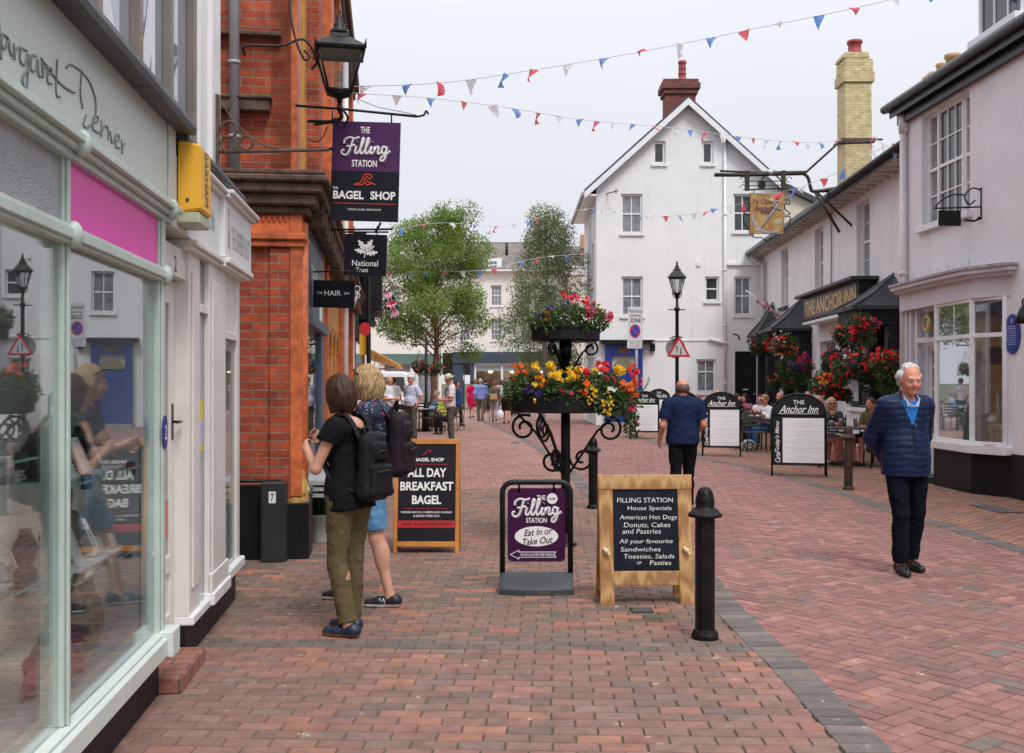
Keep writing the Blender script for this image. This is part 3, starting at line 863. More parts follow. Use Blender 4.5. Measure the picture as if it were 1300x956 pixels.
# ---------------------------------------------------------------- left shops
TL = math.atan(.0985)
ML = T(-1.257, 0, 0) @ Matrix.Rotation(TL, 4, 'Z')        # x outward, y along the wall
MLi = ML.inverted()
def LP(px, py, x=0.0):   # photo point -> left wall plane at local x
    o = MLi @ Vector((0, 0, CAMH)); d = MLi.to_3x3() @ Vector(((px-650)/FPX, 1, (HZ-py)/FPX))
    t = (x-o.x)/d.x; return o+d*t
def wallM(x, y=0, z=0): return frameM((x, y, z), (0, 1, 0), (0, 0, 1))   # for street-facing left walls in local coords
sage = mat('sage_green_paint', (.46, .54, .50), .4, var=.09, vs=5, streak=.3, bump=.15, bs=25)
sagel = mat('pale_sage_fascia', (.50, .555, .535), .45, var=.05, vs=3, streak=.15)
sglass = glass_mat('shop_glass', (.93, .96, .96), .10, .52)
lead = mat('lead_flashing', (.075, .08, .09), .55, var=.4, vs=4, bump=.5, bs=9)
intr = mat('pale_grey_display', (.42, .43, .46), .7, var=.1, vs=2)
S1 = thing('jewellery_shop', 'pale sage green jewellery shopfront with big glass window and handwritten fascia', 'shop', ML.translation, TL)
b = MB(); b.box(-.5, .0, .6, 5.24, 0, .22); b.build('plinth', M_['plinth'], S1, .006)
b = MB(); b.box(-.3, .07, .6, 5.26, .225, .315); b.box(-.3, .045, .6, 5.25, .315, .335); b.box(-.02, .095, 5.12, 5.28, .215, .345); b.build('window_sill', mat('sage_white_paint', (.60, .66, .62), .4, var=.06, streak=.1), S1, .006)
for y0, y1, w in ((.6, .7, .03), (2.25, 2.34, .03), (3.725, 3.79, .022), (5.12, 5.22, .03)):
    b = MB(); b.box(-.06, w, y0, y1, .336, 2.40); b.box(w, w+.012, y0+.02, y1-.02, .336, 2.40); b.build('window_post', sage, S1, .004)
b = MB(); b.box(-.05, .045, .6, 5.25, 2.065, 2.135); b.box(-.03, .06, .6, 5.25, 2.08, 2.12); b.build('transom', sage, S1, .004)
for y in (3.757, 5.18):
    for x, z in ((.05, 2.10), (.08, 2.43)): b = MB(); b.ell((x, y, z), (.03, .045, .05)); b.build('boss', sage, S1)
b = MB()
for i, (z0, z1, w) in enumerate(((2.372, 2.40, .05), (2.40, 2.425, .075), (2.425, 2.455, .10), (2.455, 2.48, .07))): b.box(-.1, w, .6, 5.34, z0, z1)
b.build('cornice', sage, S1, .004)
b = MB(); b.box(-.12, .05, .6, 5.30, 2.48, 2.87); b.box(.05, .062, 5.20, 5.34, 2.44, 2.87); b.build('fascia', sagel, S1, .003)
b = MB()
pr = [(-.15, 2.96), (-.15, 2.875), (.145, 2.845), (.155, 2.875), (.15, 2.905), (-.05, 2.985)]
for y0, y1 in ((.6, 2.1), (2.11, 3.3), (3.31, 4.5), (4.51, 5.4)): b.prism([(p[0], p[1]) for p in pr], y0, y1, 0, Matrix(((1, 0, 0, 0), (0, 0, 1, 0), (0, 1, 0, 0), (0, 0, 0, 1))))
b.build('lead_flashing', lead, S1, .004)
# handwriting traced at its real place on the fascia
b = MB()
SIG = [[(-30, 190), (-18, 60), (-6, 40), (0, 110), (3, 165)], [(22, 105), (8, 95), (3, 120), (12, 135), (24, 110), (26, 140), (35, 155)], [(38, 120), (40, 165), (42, 140), (54, 130)],
       [(75, 140), (58, 135), (55, 165), (68, 180), (78, 150), (75, 230), (70, 250), (62, 215), (85, 185)], [(100, 155), (88, 155), (85, 190), (98, 195), (104, 165), (106, 205), (113, 212)],
       [(116, 170), (118, 215), (121, 190), (130, 180)], [(130, 205), (142, 200), (140, 188), (131, 192), (131, 225), (143, 232)], [(113, 160), (150, 212), (180, 242), (206, 256)], [(158, 165), (155, 255), (166, 268)],
       [(225, 195), (222, 260), (228, 300)], [(182, 188), (200, 180), (240, 215), (262, 270), (262, 320), (245, 350), (230, 345), (238, 318)],
       [(255, 338), (270, 335), (268, 320), (258, 326), (256, 355), (273, 367)], [(280, 332), (278, 377), (286, 350), (297, 352), (298, 387)], [(303, 362), (309, 395), (318, 372)],
       [(318, 388), (328, 386), (326, 371), (318, 381), (320, 405), (331, 409)], [(335, 385), (337, 424), (339, 400), (346, 396)]]
for s_ in SIG: b.tube(catmull([LP(p[0]/2.173, p[1]/2.173, .052) for p in s_], 5), .0042, 5)
b.build('lettering', mat('grey_lettering', (.17, .20, .21), .6), S1)
# panes
b = MB(); b.box(.0, .006, .7, 5.11, .336, 2.065); b.build('window_pane', sglass, S1)
b = MB(); b.box(.0, .02, 3.80, 5.11, 2.135, 2.372); b.build('pink_panel', mat('hot_pink_panel', (.75, .06, .42), .4, var=.03), S1)
b = MB(); b.box(.0, .012, .7, 3.715, 2.135, 2.372); b.build('obscured_pane', mat('frosted_glass', (.36, .37, .40), .25, var=.12, vs=9, bump=1.0, bs=90), S1)
# display window interior
b = MB(); b.box(-.62, -.60, .6, 5.2, .336, 2.5); b.box(-.93, -.1, .6, 5.2, .30, .336); b.box(-.95, -.05, .6, 5.2, 2.4, 2.42); b.box(-.93, -.07, 5.13, 5.15, .336, 2.4); b.build('display_back', intr, S1)
b = MB()
for y in (3.0, 3.9, 4.45): b.box(-.59, -.57, y, y+.05, .336, 2.4, 0)
b.box(-.59, -.57, 3.0, 4.5, 1.02, 1.06); b.build('display_rail', mat('dark_grey_rail', (.12, .12, .13), .5), S1)
gsh = glass_mat('shelf_glass', (.80, .90, .88), .25, .9)
chrome = mat('chrome', (.7, .7, .72), .12, metal=1)
velvet = mat('silver_jewellery', (.82, .82, .84), .3, metal=.2, var=.2); cardm = mat('white_display_card', (.80, .80, .82), .5, var=.05)
for si, (y0, y1, z, xd) in enumerate(((2.7, 3.68, 1.30, .45), (2.7, 3.68, .86, .45), (4.2, 5.08, 1.16, .42), (4.1, 5.02, .77, .42))):
    sh = thing('glass_shelf', ['upper glass shelf of bracelets in the left window pane', 'lower glass shelf of bracelets in the left window pane', 'upper glass shelf of silver jewellery in the window pane nearest the door', 'lower glass shelf of silver jewellery in the window pane nearest the door'][si], 'shelf', ML @ Vector((-.05, (y0+y1)/2, z)), TL, 'glass shelves in the shop window')
    b = MB(); L_ = (y1-y0)/2; b.box(-xd, 0, -L_, L_, 0, .008); b.build('glass', gsh, sh); b = MB(); b.box(-xd, .002, -L_-.002, -L_, 0, .009); b.box(0, .003, -L_, L_, 0, .009); b.build('glass_edge', mat('green_glass_edge', (.30, .52, .46), .2), sh)
    for q in (-L_+.1, L_-.1):
        b = MB(); b.cyl((-.02, q, -.03), (-.02, q, .03), .022); b.build('clip', M_['black'], sh)
    b = MB()
    for k in range(9):
        yy = -L_+.08+k*(2*L_-.16)/8+rnd.uniform(-.02, .02); xx = -rnd.uniform(.06, xd-.06)
        b.prism([(-.025, 0), (.025, 0), (.03, .07+rnd.random()*.03), (-.01, .085)], -.003, .003, 0, T(xx, yy, .008) @ rot('Z', 90+rnd.uniform(-30, 30)) @ rot('X', 70))
        b.tube([(xx+.03*math.cos(t), yy+.03*math.sin(t), .02+.01*math.sin(t)) for t in [i*.7 for i in range(10)]], .003, 5)
    b.build('jewellery', velvet, sh)
    b = MB()
    for k in range(6):
        yy = -L_+.12+k*(2*L_-.24)/5; b.prism([(-.045, 0), (.045, 0), (.035, .11+.03*(k % 3)), (-.035, .11+.03*(k % 3))], -.004, .004, 0, T(-.10-.05*(k % 2), yy, .009) @ rot('Z', 55+k*13) @ rot('X', 68)); b.box(-.16, -.05, yy-.05, yy+.05, .009, .016)
    b.build('display_stand', cardm, sh)
    b = MB()
    for k in range(3):
        yy = -L_+.2+k*.3; b.lathe([(.045, .009), (.05, .02), (.03, .05), (.055, .12), (.03, .17), (.022, .2)], (-.26, yy, 0), 12)
    b.build('jewellery_bust', mat('black_velvet', (.02, .02, .024), .8), sh)
for (y, z, x) in ((3.35, 1.76, -.25), (4.75, .98, -.3), (4.72, .62, -.3), (3.62, .52, -.3)):
    t = thing('spotlight', 'lit spot lamp inside the window, ' + {1.76: 'high in the left pane', .98: 'above the bottom shelf by the door', .62: 'lowest, beside the door post', .52: 'low in the left pane'}[z], 'spotlight', ML @ Vector((x, y, z)), TL, 'window spotlights')
    b = MB(); b.cyl((0, .05, .015), (0, 0, 0), .02, .03); b.tube([(0, .05, .015), (0, .09, .04), (0, .09, .1)], .007, 6); b.build('housing', M_['black'], t)
    ld = bpy.data.lights.new('bulb_light', 'POINT'); ld.energy = 2.2; ld.color = (1, .85, .65); ld.shadow_soft_size = .03; lo_ = bpy.data.objects.new('bulb_light', ld); link(lo_, t); lo_.location = (-.03, -.05, -.03)
    b = MB(); b.ell((0, -.012, -.003), (.027, .02, .027)); b.build('bulb', mat('lit_bulb', (1, .9, .7), .3, var=0, emit=(1, .82, .5, 5)), t)
# necklace bust, folded burgundy scarf, bags
t = thing('display_bust', 'grey necklace bust low in the left window pane', 'display bust', ML @ Vector((-.42, 3.25, .336)), TL)
S = SDF((-.2, -.22, 0), (.2, .22, .6), .012); S.cone((0, 0, .02), (0, 0, .3), .07, .13, .05, ((1, 0, 0), .6)); S.cone((0, 0, .3), (0, 0, .5), .07, .05, .08)
vs, fs = S.mesh(); np_mesh('bust', vs, fs, mat('mauve_felt', (.38, .33, .38), .8, var=.1), t)
t = thing('handbag', 'burgundy leather handbag on the floor of the shop window', 'handbag', ML @ Vector((-.19, 4.30, .336)), TL)
S = SDF((-.25, -.35, -.02), (.25, .35, .35), .012); S.cone((0, -.2, .09), (0, .2, .07), .09, .10, .04, ((1, 0, 0), .6)); S.cone((0, -.1, .14), (0, .1, .10), .09, .09, .04, ((1, 0, 0), .6)); S.plane((0, 0, .002), (0, 0, -1))
vs, fs = S.mesh(); vs = vs+vnormals(vs, fs)*vnoise(vs, 3, ((5, 1), (11, .5)))[:, None]*.02; np_mesh('bag_body', vs, fs, mat('burgundy_leather', (.22, .012, .06), .45, var=.25, vs=9), t)
b = MB(); b.tube(catmull([(.0, -.15, .16), (.0, -.1, .32), (0, .08, .33), (0, .13, .16)], 6), .012, 8); b.build('handle', mat('burgundy_leather'), t)
t = thing('handbag', 'large olive and black patterned bag behind the burgundy bag', 'handbag', ML @ Vector((-.24, 4.68, .336)), TL)
S = SDF((-.25, -.35, -.02), (.25, .35, .5), .014); S.cone((0, -.22, .12), (0, .22, .12), .13, .13, .06, ((1, 0, 0), .5)); S.cone((0, -.1, .3), (0, .1, .3), .1, .1, .1, ((1, 0, 0), .5)); S.plane((0, 0, .002), (0, 0, -1))
vs, fs = S.mesh(); np_mesh('bag_body', vs, fs, mat('patterned_olive', (.05, .06, .045), .4, var=.9, vs=14, col2=(.16, .17, .11)), t)
b = MB(); b.tube(catmull([(.0, -.15, .36), (.0, -.08, .5), (0, .08, .5), (0, .15, .36)], 6), .012, 8); b.build('handle', M_['black'], t)
b = MB(); pt = LP(204, 548, .008); b.prism([(.055*math.cos(i*.31), .085*math.sin(i*.31)) for i in range(20)], 0, .004, 0, wallM(.043, 5.17, pt.z)); b.text('2', wallM(.049, 5.17, pt.z), h=.07, mi=1)
b.build('round_sticker', [mat('blue_sticker', (.01, .03, .22), .4, var=0), mat('white_ink', (.8, .8, .8), .5, var=0)], S1)
# ---- white shop
S2 = thing('white_shop', 'cream white double shopfront with door number 2 and faint grey lettering', 'shop', ML.translation, TL)
wp = mat('cream_white_paint', (.70, .68, .65), .42, var=.06, vs=5, streak=.2)
b = MB(); b.box(-.5, .0, 5.86, 7.55, 0, .20); b.box(-.5, -.02, 7.55, 7.62, 0, .20); b.build('plinth', M_['plinth'], S2, .005)
b = MB(); b.box(-.2, .045, 5.86, 6.38, .20, .255); b.box(-.2, .07, 6.36, 6.95, .205, .285); b.box(-.2, .05, 6.94, 7.66, .23, .30); b.build('window_sill', mat('white_sill', (.76, .76, .77), .4), S2, .008)
for y0, y1, w in ((5.86, 6.16, .02), (6.37, 6.93, .035), (7.46, 7.60, .02)):
    b = MB(); b.box(-.08, w, y0, y1, .25, 2.4)
    if y1-y0 > .2: b.box(w, w+.012, y0+.06, y1-.06, .40, 2.2)
    if y1-y0 > .4: b.box(w, w+.02, y0-.01, y1+.01, .285, .40)
    b.build('pilaster', wp, S2, .005)
b = MB(); b.box(-.05, .03, 6.16, 6.37, 1.98, 2.03); b.box(-.05, .03, 6.93, 7.46, 1.86, 1.91); b.box(-.03, .01, 6.93, 7.46, 1.91, 2.35); b.box(-.08, .0, 6.2, 7.5, 2.3, 2.4); b.build('transom', wp, S2, .004)
b = MB(); b.box(.0, .006, 6.16, 6.37, .255, 2.3); b.box(.0, .006, 6.93, 7.46, .30, 1.86); b.build('window_pane', sglass, S2)
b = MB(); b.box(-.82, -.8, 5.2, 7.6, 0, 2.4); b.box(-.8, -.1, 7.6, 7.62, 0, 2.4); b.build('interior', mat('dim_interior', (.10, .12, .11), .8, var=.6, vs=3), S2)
b = MB()
for (x, y, z0, z1) in ((.03, 6.0, 0, 0),): pass
for (y0, y1, off) in ((5.30, 6.66, 0), (6.60, 7.68, .035)):
    b.box(-.2, .055+off, y0, y1, 2.36+off*.1, 2.74)
b.build('fascia', mat('off_white_fascia', (.68, .69, .70), .5, var=.04, streak=.15), S2, .003)
b = MB()
for (y0, y1, off) in ((5.75, 6.62, 0), (6.6, 7.74, .035)):
    b.box(-.1, .085+off, y0, y1, 2.74, 2.765); b.box(-.1, .11+off, y0, y1, 2.765, 2.79)
    b.box(-.1, .06+off, y0, min(y1, 7.6), 2.30, 2.325); b.box(-.1, .085+off, y0, min(y1, 7.6), 2.325, 2.358)
b.build('cornice', wp, S2, .004)
b = MB(); b.prism([(p[0]-.04, p[1]-.04) for p in pr], 5.4, 7.3, 0, Matrix(((1, 0, 0, 0), (0, 0, 1, 0), (0, 1, 0, 0), (0, 0, 0, 1)))); b.build('lead_flashing', lead, S2, .004)
b = MB(); b.text('& DENON', wallM(.057, 6.16, 2.55), .52, .13); b.box(.0555, .0575, 6.155, 6.16, 2.60, 2.69); b.text('THE BARBER SHOP', wallM(.092, 7.22, 2.52), .78, .15); b.text('&', wallM(.092, 6.74, 2.56), .07, .26)
b.build('lettering', mat('faint_grey_lettering', (.42, .43, .43), .6), S2)
b = MB(); b.box(-.13, .0, 5.26, 5.86, 2.14, 2.30); b.build('door_head', wp, S2); 
b = MB(); b.text('2', wallM(.003, 5.60, 2.205), .05, .085); b.build('number', mat('dark_ink', (.03, .03, .03), .5), S2)
D2 = MB(); x0 = -.06
D2.box(x0-.04, x0, 5.28, 5.36, .10, 2.13); D2.box(x0-.04, x0, 5.76, 5.86, .10, 2.13); D2.box(x0-.04, x0, 5.36, 5.76, 2.0, 2.13); D2.box(x0-.04, x0, 5.36, 5.76, .10, .30); D2.box(x0-.04, x0, 5.36, 5.76, .52, .62); D2.box(x0-.035, x0-.015, 5.36, 5.76, .3, .52)
dr = D2.build('door', wp, S2, .004)
b = MB(); b.box(x0-.02, x0-.014, 5.36, 5.76, .62, 2.0); b.build('pane', sglass, dr)
b = MB(); b.cyl((x0, 5.80, 1.35), (x0+.05, 5.80, 1.35), .008); b.cyl((x0+.045, 5.82, 1.35), (x0+.045, 5.70, 1.35), .008); b.box(x0, x0+.006, 5.785, 5.815, 1.25, 1.45); b.build('handle', mat('aged_brass', (.08, .06, .03), .4, metal=.8), dr)
b = MB(); b.box(x0-.013, x0-.01, 5.40, 5.52, 1.10, 1.30); b.build('notice', mat('pale_blue_notice', (.5, .6, .68), .6), dr)
b = MB(); b.box(x0-.013, x0-.01, 5.64, 5.74, .72, .92); b.build('notice', mat('red_notice', (.6, .12, .08), .6), dr)
b = MB(); b.box(.007, .009, 6.20, 6.31, 1.34, 1.46, 0); b.box(.007, .009, 6.20, 6.31, 1.19, 1.34, 1); b.box(.007, .009, 6.20, 6.31, 1.16, 1.19, 0)
b.build('sticker', [mat('yellow_sticker', (.75, .60, .03), .5, var=0), mat('lilac_sticker', (.50, .48, .68), .5, var=.2, vs=60)], S2)
b = MB(); b.box(-.2, .11, 5.24, 5.86, 0, .085); o = b.build('doorstep', brick_mat('step_brick', (.30, .12, .08), (.24, .10, .07), (.12, .08, .06), .2, .1, .008), None, .008)
o.location = ML.translation; o.rotation_euler = (0, 0, TL); tag(o, 'low red brick doorstep in front of the white shop door', 'step')
# upper storey with tall windows
U = thing('upper_windows', 'first floor glazed wall with brown mullions and giant white curved lettering above the green shop', 'shop', ML.translation, TL)
b = MB(); b.box(-.14, -.13, .6, 6.6, 2.95, 5.4); b.build('window_pane', mat('sky_reflecting_glass', (.30, .33, .37), .02, var=.1, vs=1.5, spec=1.0), U)
for y0, y1 in ((1.5, 1.56), (3.05, 3.11), (3.86, 3.93), (4.50, 4.57), (5.19, 5.26), (5.87, 5.94), (6.5, 6.58)):
    b = MB(); b.box(-.13, -.08, y0, y1, 2.93, 5.4); b.build('mullion', mat('teal_frame', (.25, .42, .40), .4) if y0 < 4 else mat('brown_grey_mullion', (.19, .16, .14), .45, var=.2), U, .004)
b = MB(); b.box(-.3, -.06, 6.58, 6.82, 2.8, 5.6); b.box(-.3, -.03, 6.82, 7.12, 2.8, 5.6); b.box(-.3, -.10, .6, 7.1, 5.4, 5.9); b.build('pilaster', M_['white'], U, .006)
b = MB()
def arc(cy, cz, ry, rz, a0, a1, w, n=26):
    pts = [(cy+ry*math.cos(R(a0+(a1-a0)*i/n)), cz+rz*math.sin(R(a0+(a1-a0)*i/n))) for i in range(n+1)]
    for i in range(n):
        (y0, z0), (y1, z1) = pts[i], pts[i+1]
        b.quad((-.128, y0, z0), (-.128, y1, z1), (-.128, y1+w*(y1-cy), z1+w*(z1-cz)), (-.128, y0+w*(y0-cy), z0+w*(z0-cz)))
arc(5.15, 4.35, .50, 1.25, 150, 330, .24); arc(4.2, 4.2, .28, .9, 100, 290, .3)
b.box(-.1285, -.1275, 5.62, 5.70, 3.0, 5.2); b.box(-.1285, -.1275, 6.02, 6.12, 3.0, 5.2); b.box(-.1285, -.1275, 4.24, 4.36, 3.9, 5.3)
b.build('lettering', mat('white_vinyl', (.75, .76, .80), .5, var=0), U)
b = MB(); b.box(-4, -.3, .6, 7.1, 2.8, 5.9); b.box(-4, -1.0, .6, 7.6, 0, 2.8); b.build('wall', wp, U)
# alarm box
AB = thing('alarm_box', 'yellow alarm box with black lettering fixed between the two shop fascias', 'alarm box', ML @ Vector((.06, 5.52, 2.44)), TL)
b = MB(); b.prism([(0, 0), (.12, .02), (.115, .36), (0, .38)], -.14, .14, 0, Matrix(((1, 0, 0, 0), (0, 0, 1, 0), (0, 1, 0, 0), (0, 0, 0, 1)))); b.build('housing', mat('yellow_plastic', (.80, .42, .03), .45, var=.06), AB, .01)
b = MB(); b.box(-.005, .11, -.135, .135, -.05, .01); b.build('base', mat('pale_green_plastic', (.42, .45, .33), .4), AB, .008)
b = MB(); b.text('BARHAM', frameM((.121, .0, .20), (0, 0, -1), (0, 1, 0)), .28, .09); b.cyl((.05, -.139, .07), (.05, -.145, .07), .009)
b.build('lettering', mat('dark_ink'), AB)
# rusty scroll bracket without a sign
BR = thing('scroll_bracket', 'empty rusty iron sign bracket with scrolls on the white pilaster', 'bracket', ML @ Vector((-.02, 6.95, 3.0)), TL)
b = MB(); r_ = .012
Mb = frameM((0, 0, 0), (math.cos(TL), -math.sin(TL), 0), (0, 0, 1))
def bp2(x, z): return Mb @ Vector((x, z, 0))
b.box(-.012, .012, -.02, .02, -.1, .48, 0, Mb @ Matrix(((1, 0, 0, 0), (0, 0, 1, 0), (0, -1, 0, 0), (0, 0, 0, 1))))
b.tube([bp2(0, .10), bp2(.74, .115)], .012, 8)
b.tube(catmull([bp2(.02, .44), bp2(.13, .28), (bp2(.32, .14)), bp2(.52, .12)], 6), .006, 6)
for cx_, cz_, rr in ((.075, .25, .055), (.075, .155, .05), (.19, .16, .045)): b.tube([bp2(cx_+rr*math.cos(t*.4), cz_+rr*math.sin(t*.4)) for t in range(16)], .009, 6, closed=True)
b.build('iron_arm', mat('rusty_iron', (.10, .06, .045), .7, var=.5, vs=20, bump=.4), BR)

# ---------------------------------------------------------------- red brick building
TB = math.atan(.1174); OB = Vector((-1.85, 9.3, 0)); MBk = T(*OB) @ Matrix.Rotation(TB, 4, 'Z')
BK = thing('brick_building', 'orange red brick building with terracotta pilasters and heavy cornice', 'building', OB, TB)
brick = brick_mat('red_brick', (.40, .07, .027), (.24, .038, .018), (.25, .14, .10), .225, .075, .008, .8, .5)
terra = mat('orange_terracotta', (.52, .125, .038), .6, var=.5, vs=5, bump=.6, bs=18, streak=.8)
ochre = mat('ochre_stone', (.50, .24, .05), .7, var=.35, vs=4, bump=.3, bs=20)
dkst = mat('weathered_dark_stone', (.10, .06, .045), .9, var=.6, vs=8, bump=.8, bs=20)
greyp = mat('slate_blue_paint', (.055, .085, .12), .4, var=.15)
b = MB()
b.box(-5, -.30, 0, 13, 0, 8.0)                                # core
b.box(-1.4, -.30, -.06, -.001, 0, 3.2)                        # lower flank skin
b.box(-.30, -.132, -.09, -.002, .55, 2.75); b.box(-1.4, -.12, -.02, -.0015, 3.4, 8)
b.build('wall', brick, BK)
for (y0, y1) in ((-.10, .30), (2.75, 3.10), (3.8, 4.0), (7.8, 8.1), (12.6, 13.0)):
    b = MB(); b.box(-.31 if y0 > 0 else -.13, -.02, y0, y1, .55, 3.1)
    if y0 < 0: b.cyl((-.03, .04, .6), (-.03, .04, 3.0), .055, n=16)
    b.build('terracotta_pilaster', terra, BK, .012)
for (y0, y1) in ((.0, .28), (2.2, 2.7), (4.6, 5.2), (7.0, 7.6), (9.4, 10.0), (12.4, 13)):
    b = MB(); b.box(-.31, -.02 if y0 else -.07, y0-.02, y1, 3.4, 7.6); b.build('upper_pilaster', terra if y0 != 2.2 else brick, BK, .01)
    b = MB(); b.box(-.31, -.10, y1, y1+.5, 3.4, 7.2); b.box(-.31, -.16, y1+1.5, y1+2.0, 3.4, 7.2); b.build('window_reveal', ochre, BK, .01)
    w = MB(); w.box(-.31, -.24, y1+.5, y1+1.5, 3.7, 5.2); w.box(-.31, -.24, y1+.5, y1+1.5, 5.6, 7.0); wo = w.build('window', M_['dglass'], BK)
    w = MB(); w.box(-.24, -.21, y1+.98, y1+1.02, 3.7, 7.0); w.box(-.24, -.21, y1+.5, y1+1.5, 4.42, 4.48); w.build('frame', M_['white'], wo)
b = MB()
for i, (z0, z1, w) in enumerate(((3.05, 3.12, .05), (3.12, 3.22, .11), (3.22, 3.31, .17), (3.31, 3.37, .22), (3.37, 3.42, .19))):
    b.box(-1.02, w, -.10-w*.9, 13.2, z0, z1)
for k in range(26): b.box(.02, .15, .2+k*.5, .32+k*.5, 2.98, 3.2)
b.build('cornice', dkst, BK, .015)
b = MB()
b.box(-.78, .02, -.16, .34, 2.82, 2.88); b.box(-.74, .0, -.13, .32, 2.76, 2.82); b.box(-.5, -.08, -.09, -.07, 2.88, 3.05); 
for k in range(10): b.box(-.62+k*.05, -.595+k*.05, -.11, -.085, 2.98, 3.04)
b.build('capital', terra, BK, .01)
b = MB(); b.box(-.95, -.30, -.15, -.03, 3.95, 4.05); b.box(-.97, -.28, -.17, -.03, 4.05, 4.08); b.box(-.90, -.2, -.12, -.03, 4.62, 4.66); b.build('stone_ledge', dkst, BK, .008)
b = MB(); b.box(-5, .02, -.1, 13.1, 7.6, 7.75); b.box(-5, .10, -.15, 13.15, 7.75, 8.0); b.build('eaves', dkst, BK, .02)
S = SDF((-.4, -.3, .4), (.2, .5, .9), .012)
S.cone((-.08, .02, .52), (-.08, .02, .62), .115, .10, .03); S.cone((-.07, .02, .63), (-.06, .03, .75), .085, .07, .03)
for k in range(7): S.ell((-.08+.09*math.cos(k*.9), .02+.09*math.sin(k*.9), .60+.02*math.sin(k*2)), .035, .012)
vs, fs = S.mesh(); np_mesh('carved_base', vs, fs, mat('carved_sandstone', (.42, .27, .08), .8, var=.5, vs=14, bump=.8, bs=30), BK)
b = MB(); b.box(-.34, .04, -.10, .36, 0, .50); b.box(-1.4, -.28, -.10, -.05, 0, .66); b.box(-.32, .0, 2.7, 3.15, 0, .5); b.build('plinth', M_['plinth'], BK, .01)
b = MB(); b.box(-.36, -.14, -.26, -.10, 0, .70); mb = b.build('meter_box', mat('black_meter_box', (.02, .02, .024), .5, var=.3), BK, .012)
b = MB(); b.box(-.29, -.23, -.264, -.261, .52, .62, 1); b.text('7', frameM((-.26, -.265, .57), (1, 0, 0), (0, 0, 1)), .03, .065, mi=0); b.build('number_plate', [M_['blackmatt'], M_['white']], mb)
b = MB(); b.cyl((-.62, -.10, .70), (-.62, -.10, 3.0), .022); b.tube([(-.62, -.1, .74), (-.60, -.12, .70), (-.20, -.12, .70)], .014, 8); b.build('black_pipe', M_['black'], BK)
DP = thing('drainpipe', 'pale grey drainpipe running down the brick wall beside the white pilaster', 'drainpipe', MBk @ Vector((-.60, -.13, 0)), TB)
b = MB(); b.cyl((0, 0, 3.35), (0, 0, 8), .045, n=16); b.build('pipe', mat('grey_pipe', (.32, .33, .35), .45, var=.1), DP)
b = MB()
for z in (3.7, 4.35, 5.0): b.cyl((0, 0, z), (0, 0, z+.03), .055, n=16)
b.build('bracket', mat('grey_pipe'), DP)
b = MB(); b.tube(catmull([(-.52, -.07, 4.45), (-.50, -.12, 4.52), (-.2, -.13, 4.53), (.0, -.1, 4.60), (.1, .0, 4.45), (.05, .1, 4.40)], 6), .012, 6)
b.tube(catmull([(-.02, -.14, 5.3), (-.12, -.14, 4.95), (-.08, -.14, 4.62), (.0, -.13, 4.42), (.05, -.12, 4.45), (.0, -.12, 4.5)], 6), .012, 6)
o = b.build('cable', mat('dark_cable', (.03, .02, .02), .6)); o.location = OB; o.rotation_euler = (0, 0, TB); tag(o, 'loose dark cables looping across the brick beside the hanging lantern', 'cable')
# shop window in the street side
b = MB(); b.box(-.31, -.01, .305, 2.745, 2.20, 3.04); b.box(-.31, .05, .305, 2.745, 2.10, 2.20); b.box(-.31, .04, .305, 2.745, .52, .60); b.box(-.31, .0, 2.20, 2.745, .6, 2.1); b.box(-.31, -.005, .305, .36, .6, 2.1); b.build('shopfront_frame', greyp, BK, .006)
b = MB(); b.box(-.04, -.034, .36, 2.20, .60, 2.10); b.build('shop_window', glass_mat('shop_glass'), BK)
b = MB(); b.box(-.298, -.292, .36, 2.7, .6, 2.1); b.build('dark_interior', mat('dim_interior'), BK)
b = MB(); b.text('THE HAIR BAR', frameM((-.007, 1.6, 2.62), (0, 1, 0), (0, 0, 1)), 1.5, .2); b.quad((-.007, 2.0, 2.22), (-.007, 2.5, 2.22), (-.007, 2.5, 2.46), (-.007, 2.0, 2.46)); b.build('lettering', mat('white_ink'), BK)
b = MB()
for k in range(3): b.prism([(-.04, 0), (.30, 0), (.30, .03), (-.04, .05)], .45+k*.02, 2.1, 0, T(-.02, 0, .60-k*.06) @ Matrix(((1, 0, 0, 0), (0, 0, 1, 0), (0, 1, 0, 0), (0, 0, 0, 1))))
b.build('window_ledge', mat('galvanised', (.45, .46, .48), .4, metal=.4), BK, .004)
# arcade of orange arches further on
for k in range(4):
    yb = 3.95+k*1.0; b = MB()
    b.box(-.30, -.08, yb, yb+1.0, 2.35, 3.05)
    n = 10
    for i in range(n):
        a0, a1 = math.pi*i/n, math.pi*(i+1)/n
        b.prism([(yb+.5-.36*math.cos(a0), 1.95+.36*math.sin(a0)), (yb+.5-.36*math.cos(a1), 1.95+.36*math.sin(a1)), (yb+.5-.36*math.cos(a1), 2.352), (yb+.5-.36*math.cos(a0), 2.352)], 0, .22, 0, frameM((-.30, 0, 0), (0, 1, 0), (0, 0, 1)))
    b.box(-.3, -.08, yb, yb+.14, 0, 1.95); b.box(-.3, -.08, yb+.86, yb+1.0, 0, 1.95); b.build('arch', ochre, BK, .006)
    b = MB(); b.box(-.30, -.12, yb+.14, yb+.86, 0, 1.15); b.build('panel', brick, BK)
b = MB(); b.cyl((.02, 8.0, 0), (.02, 8.0, 7.4), .05, n=14); b.build('white_pipe', M_['white'], BK)
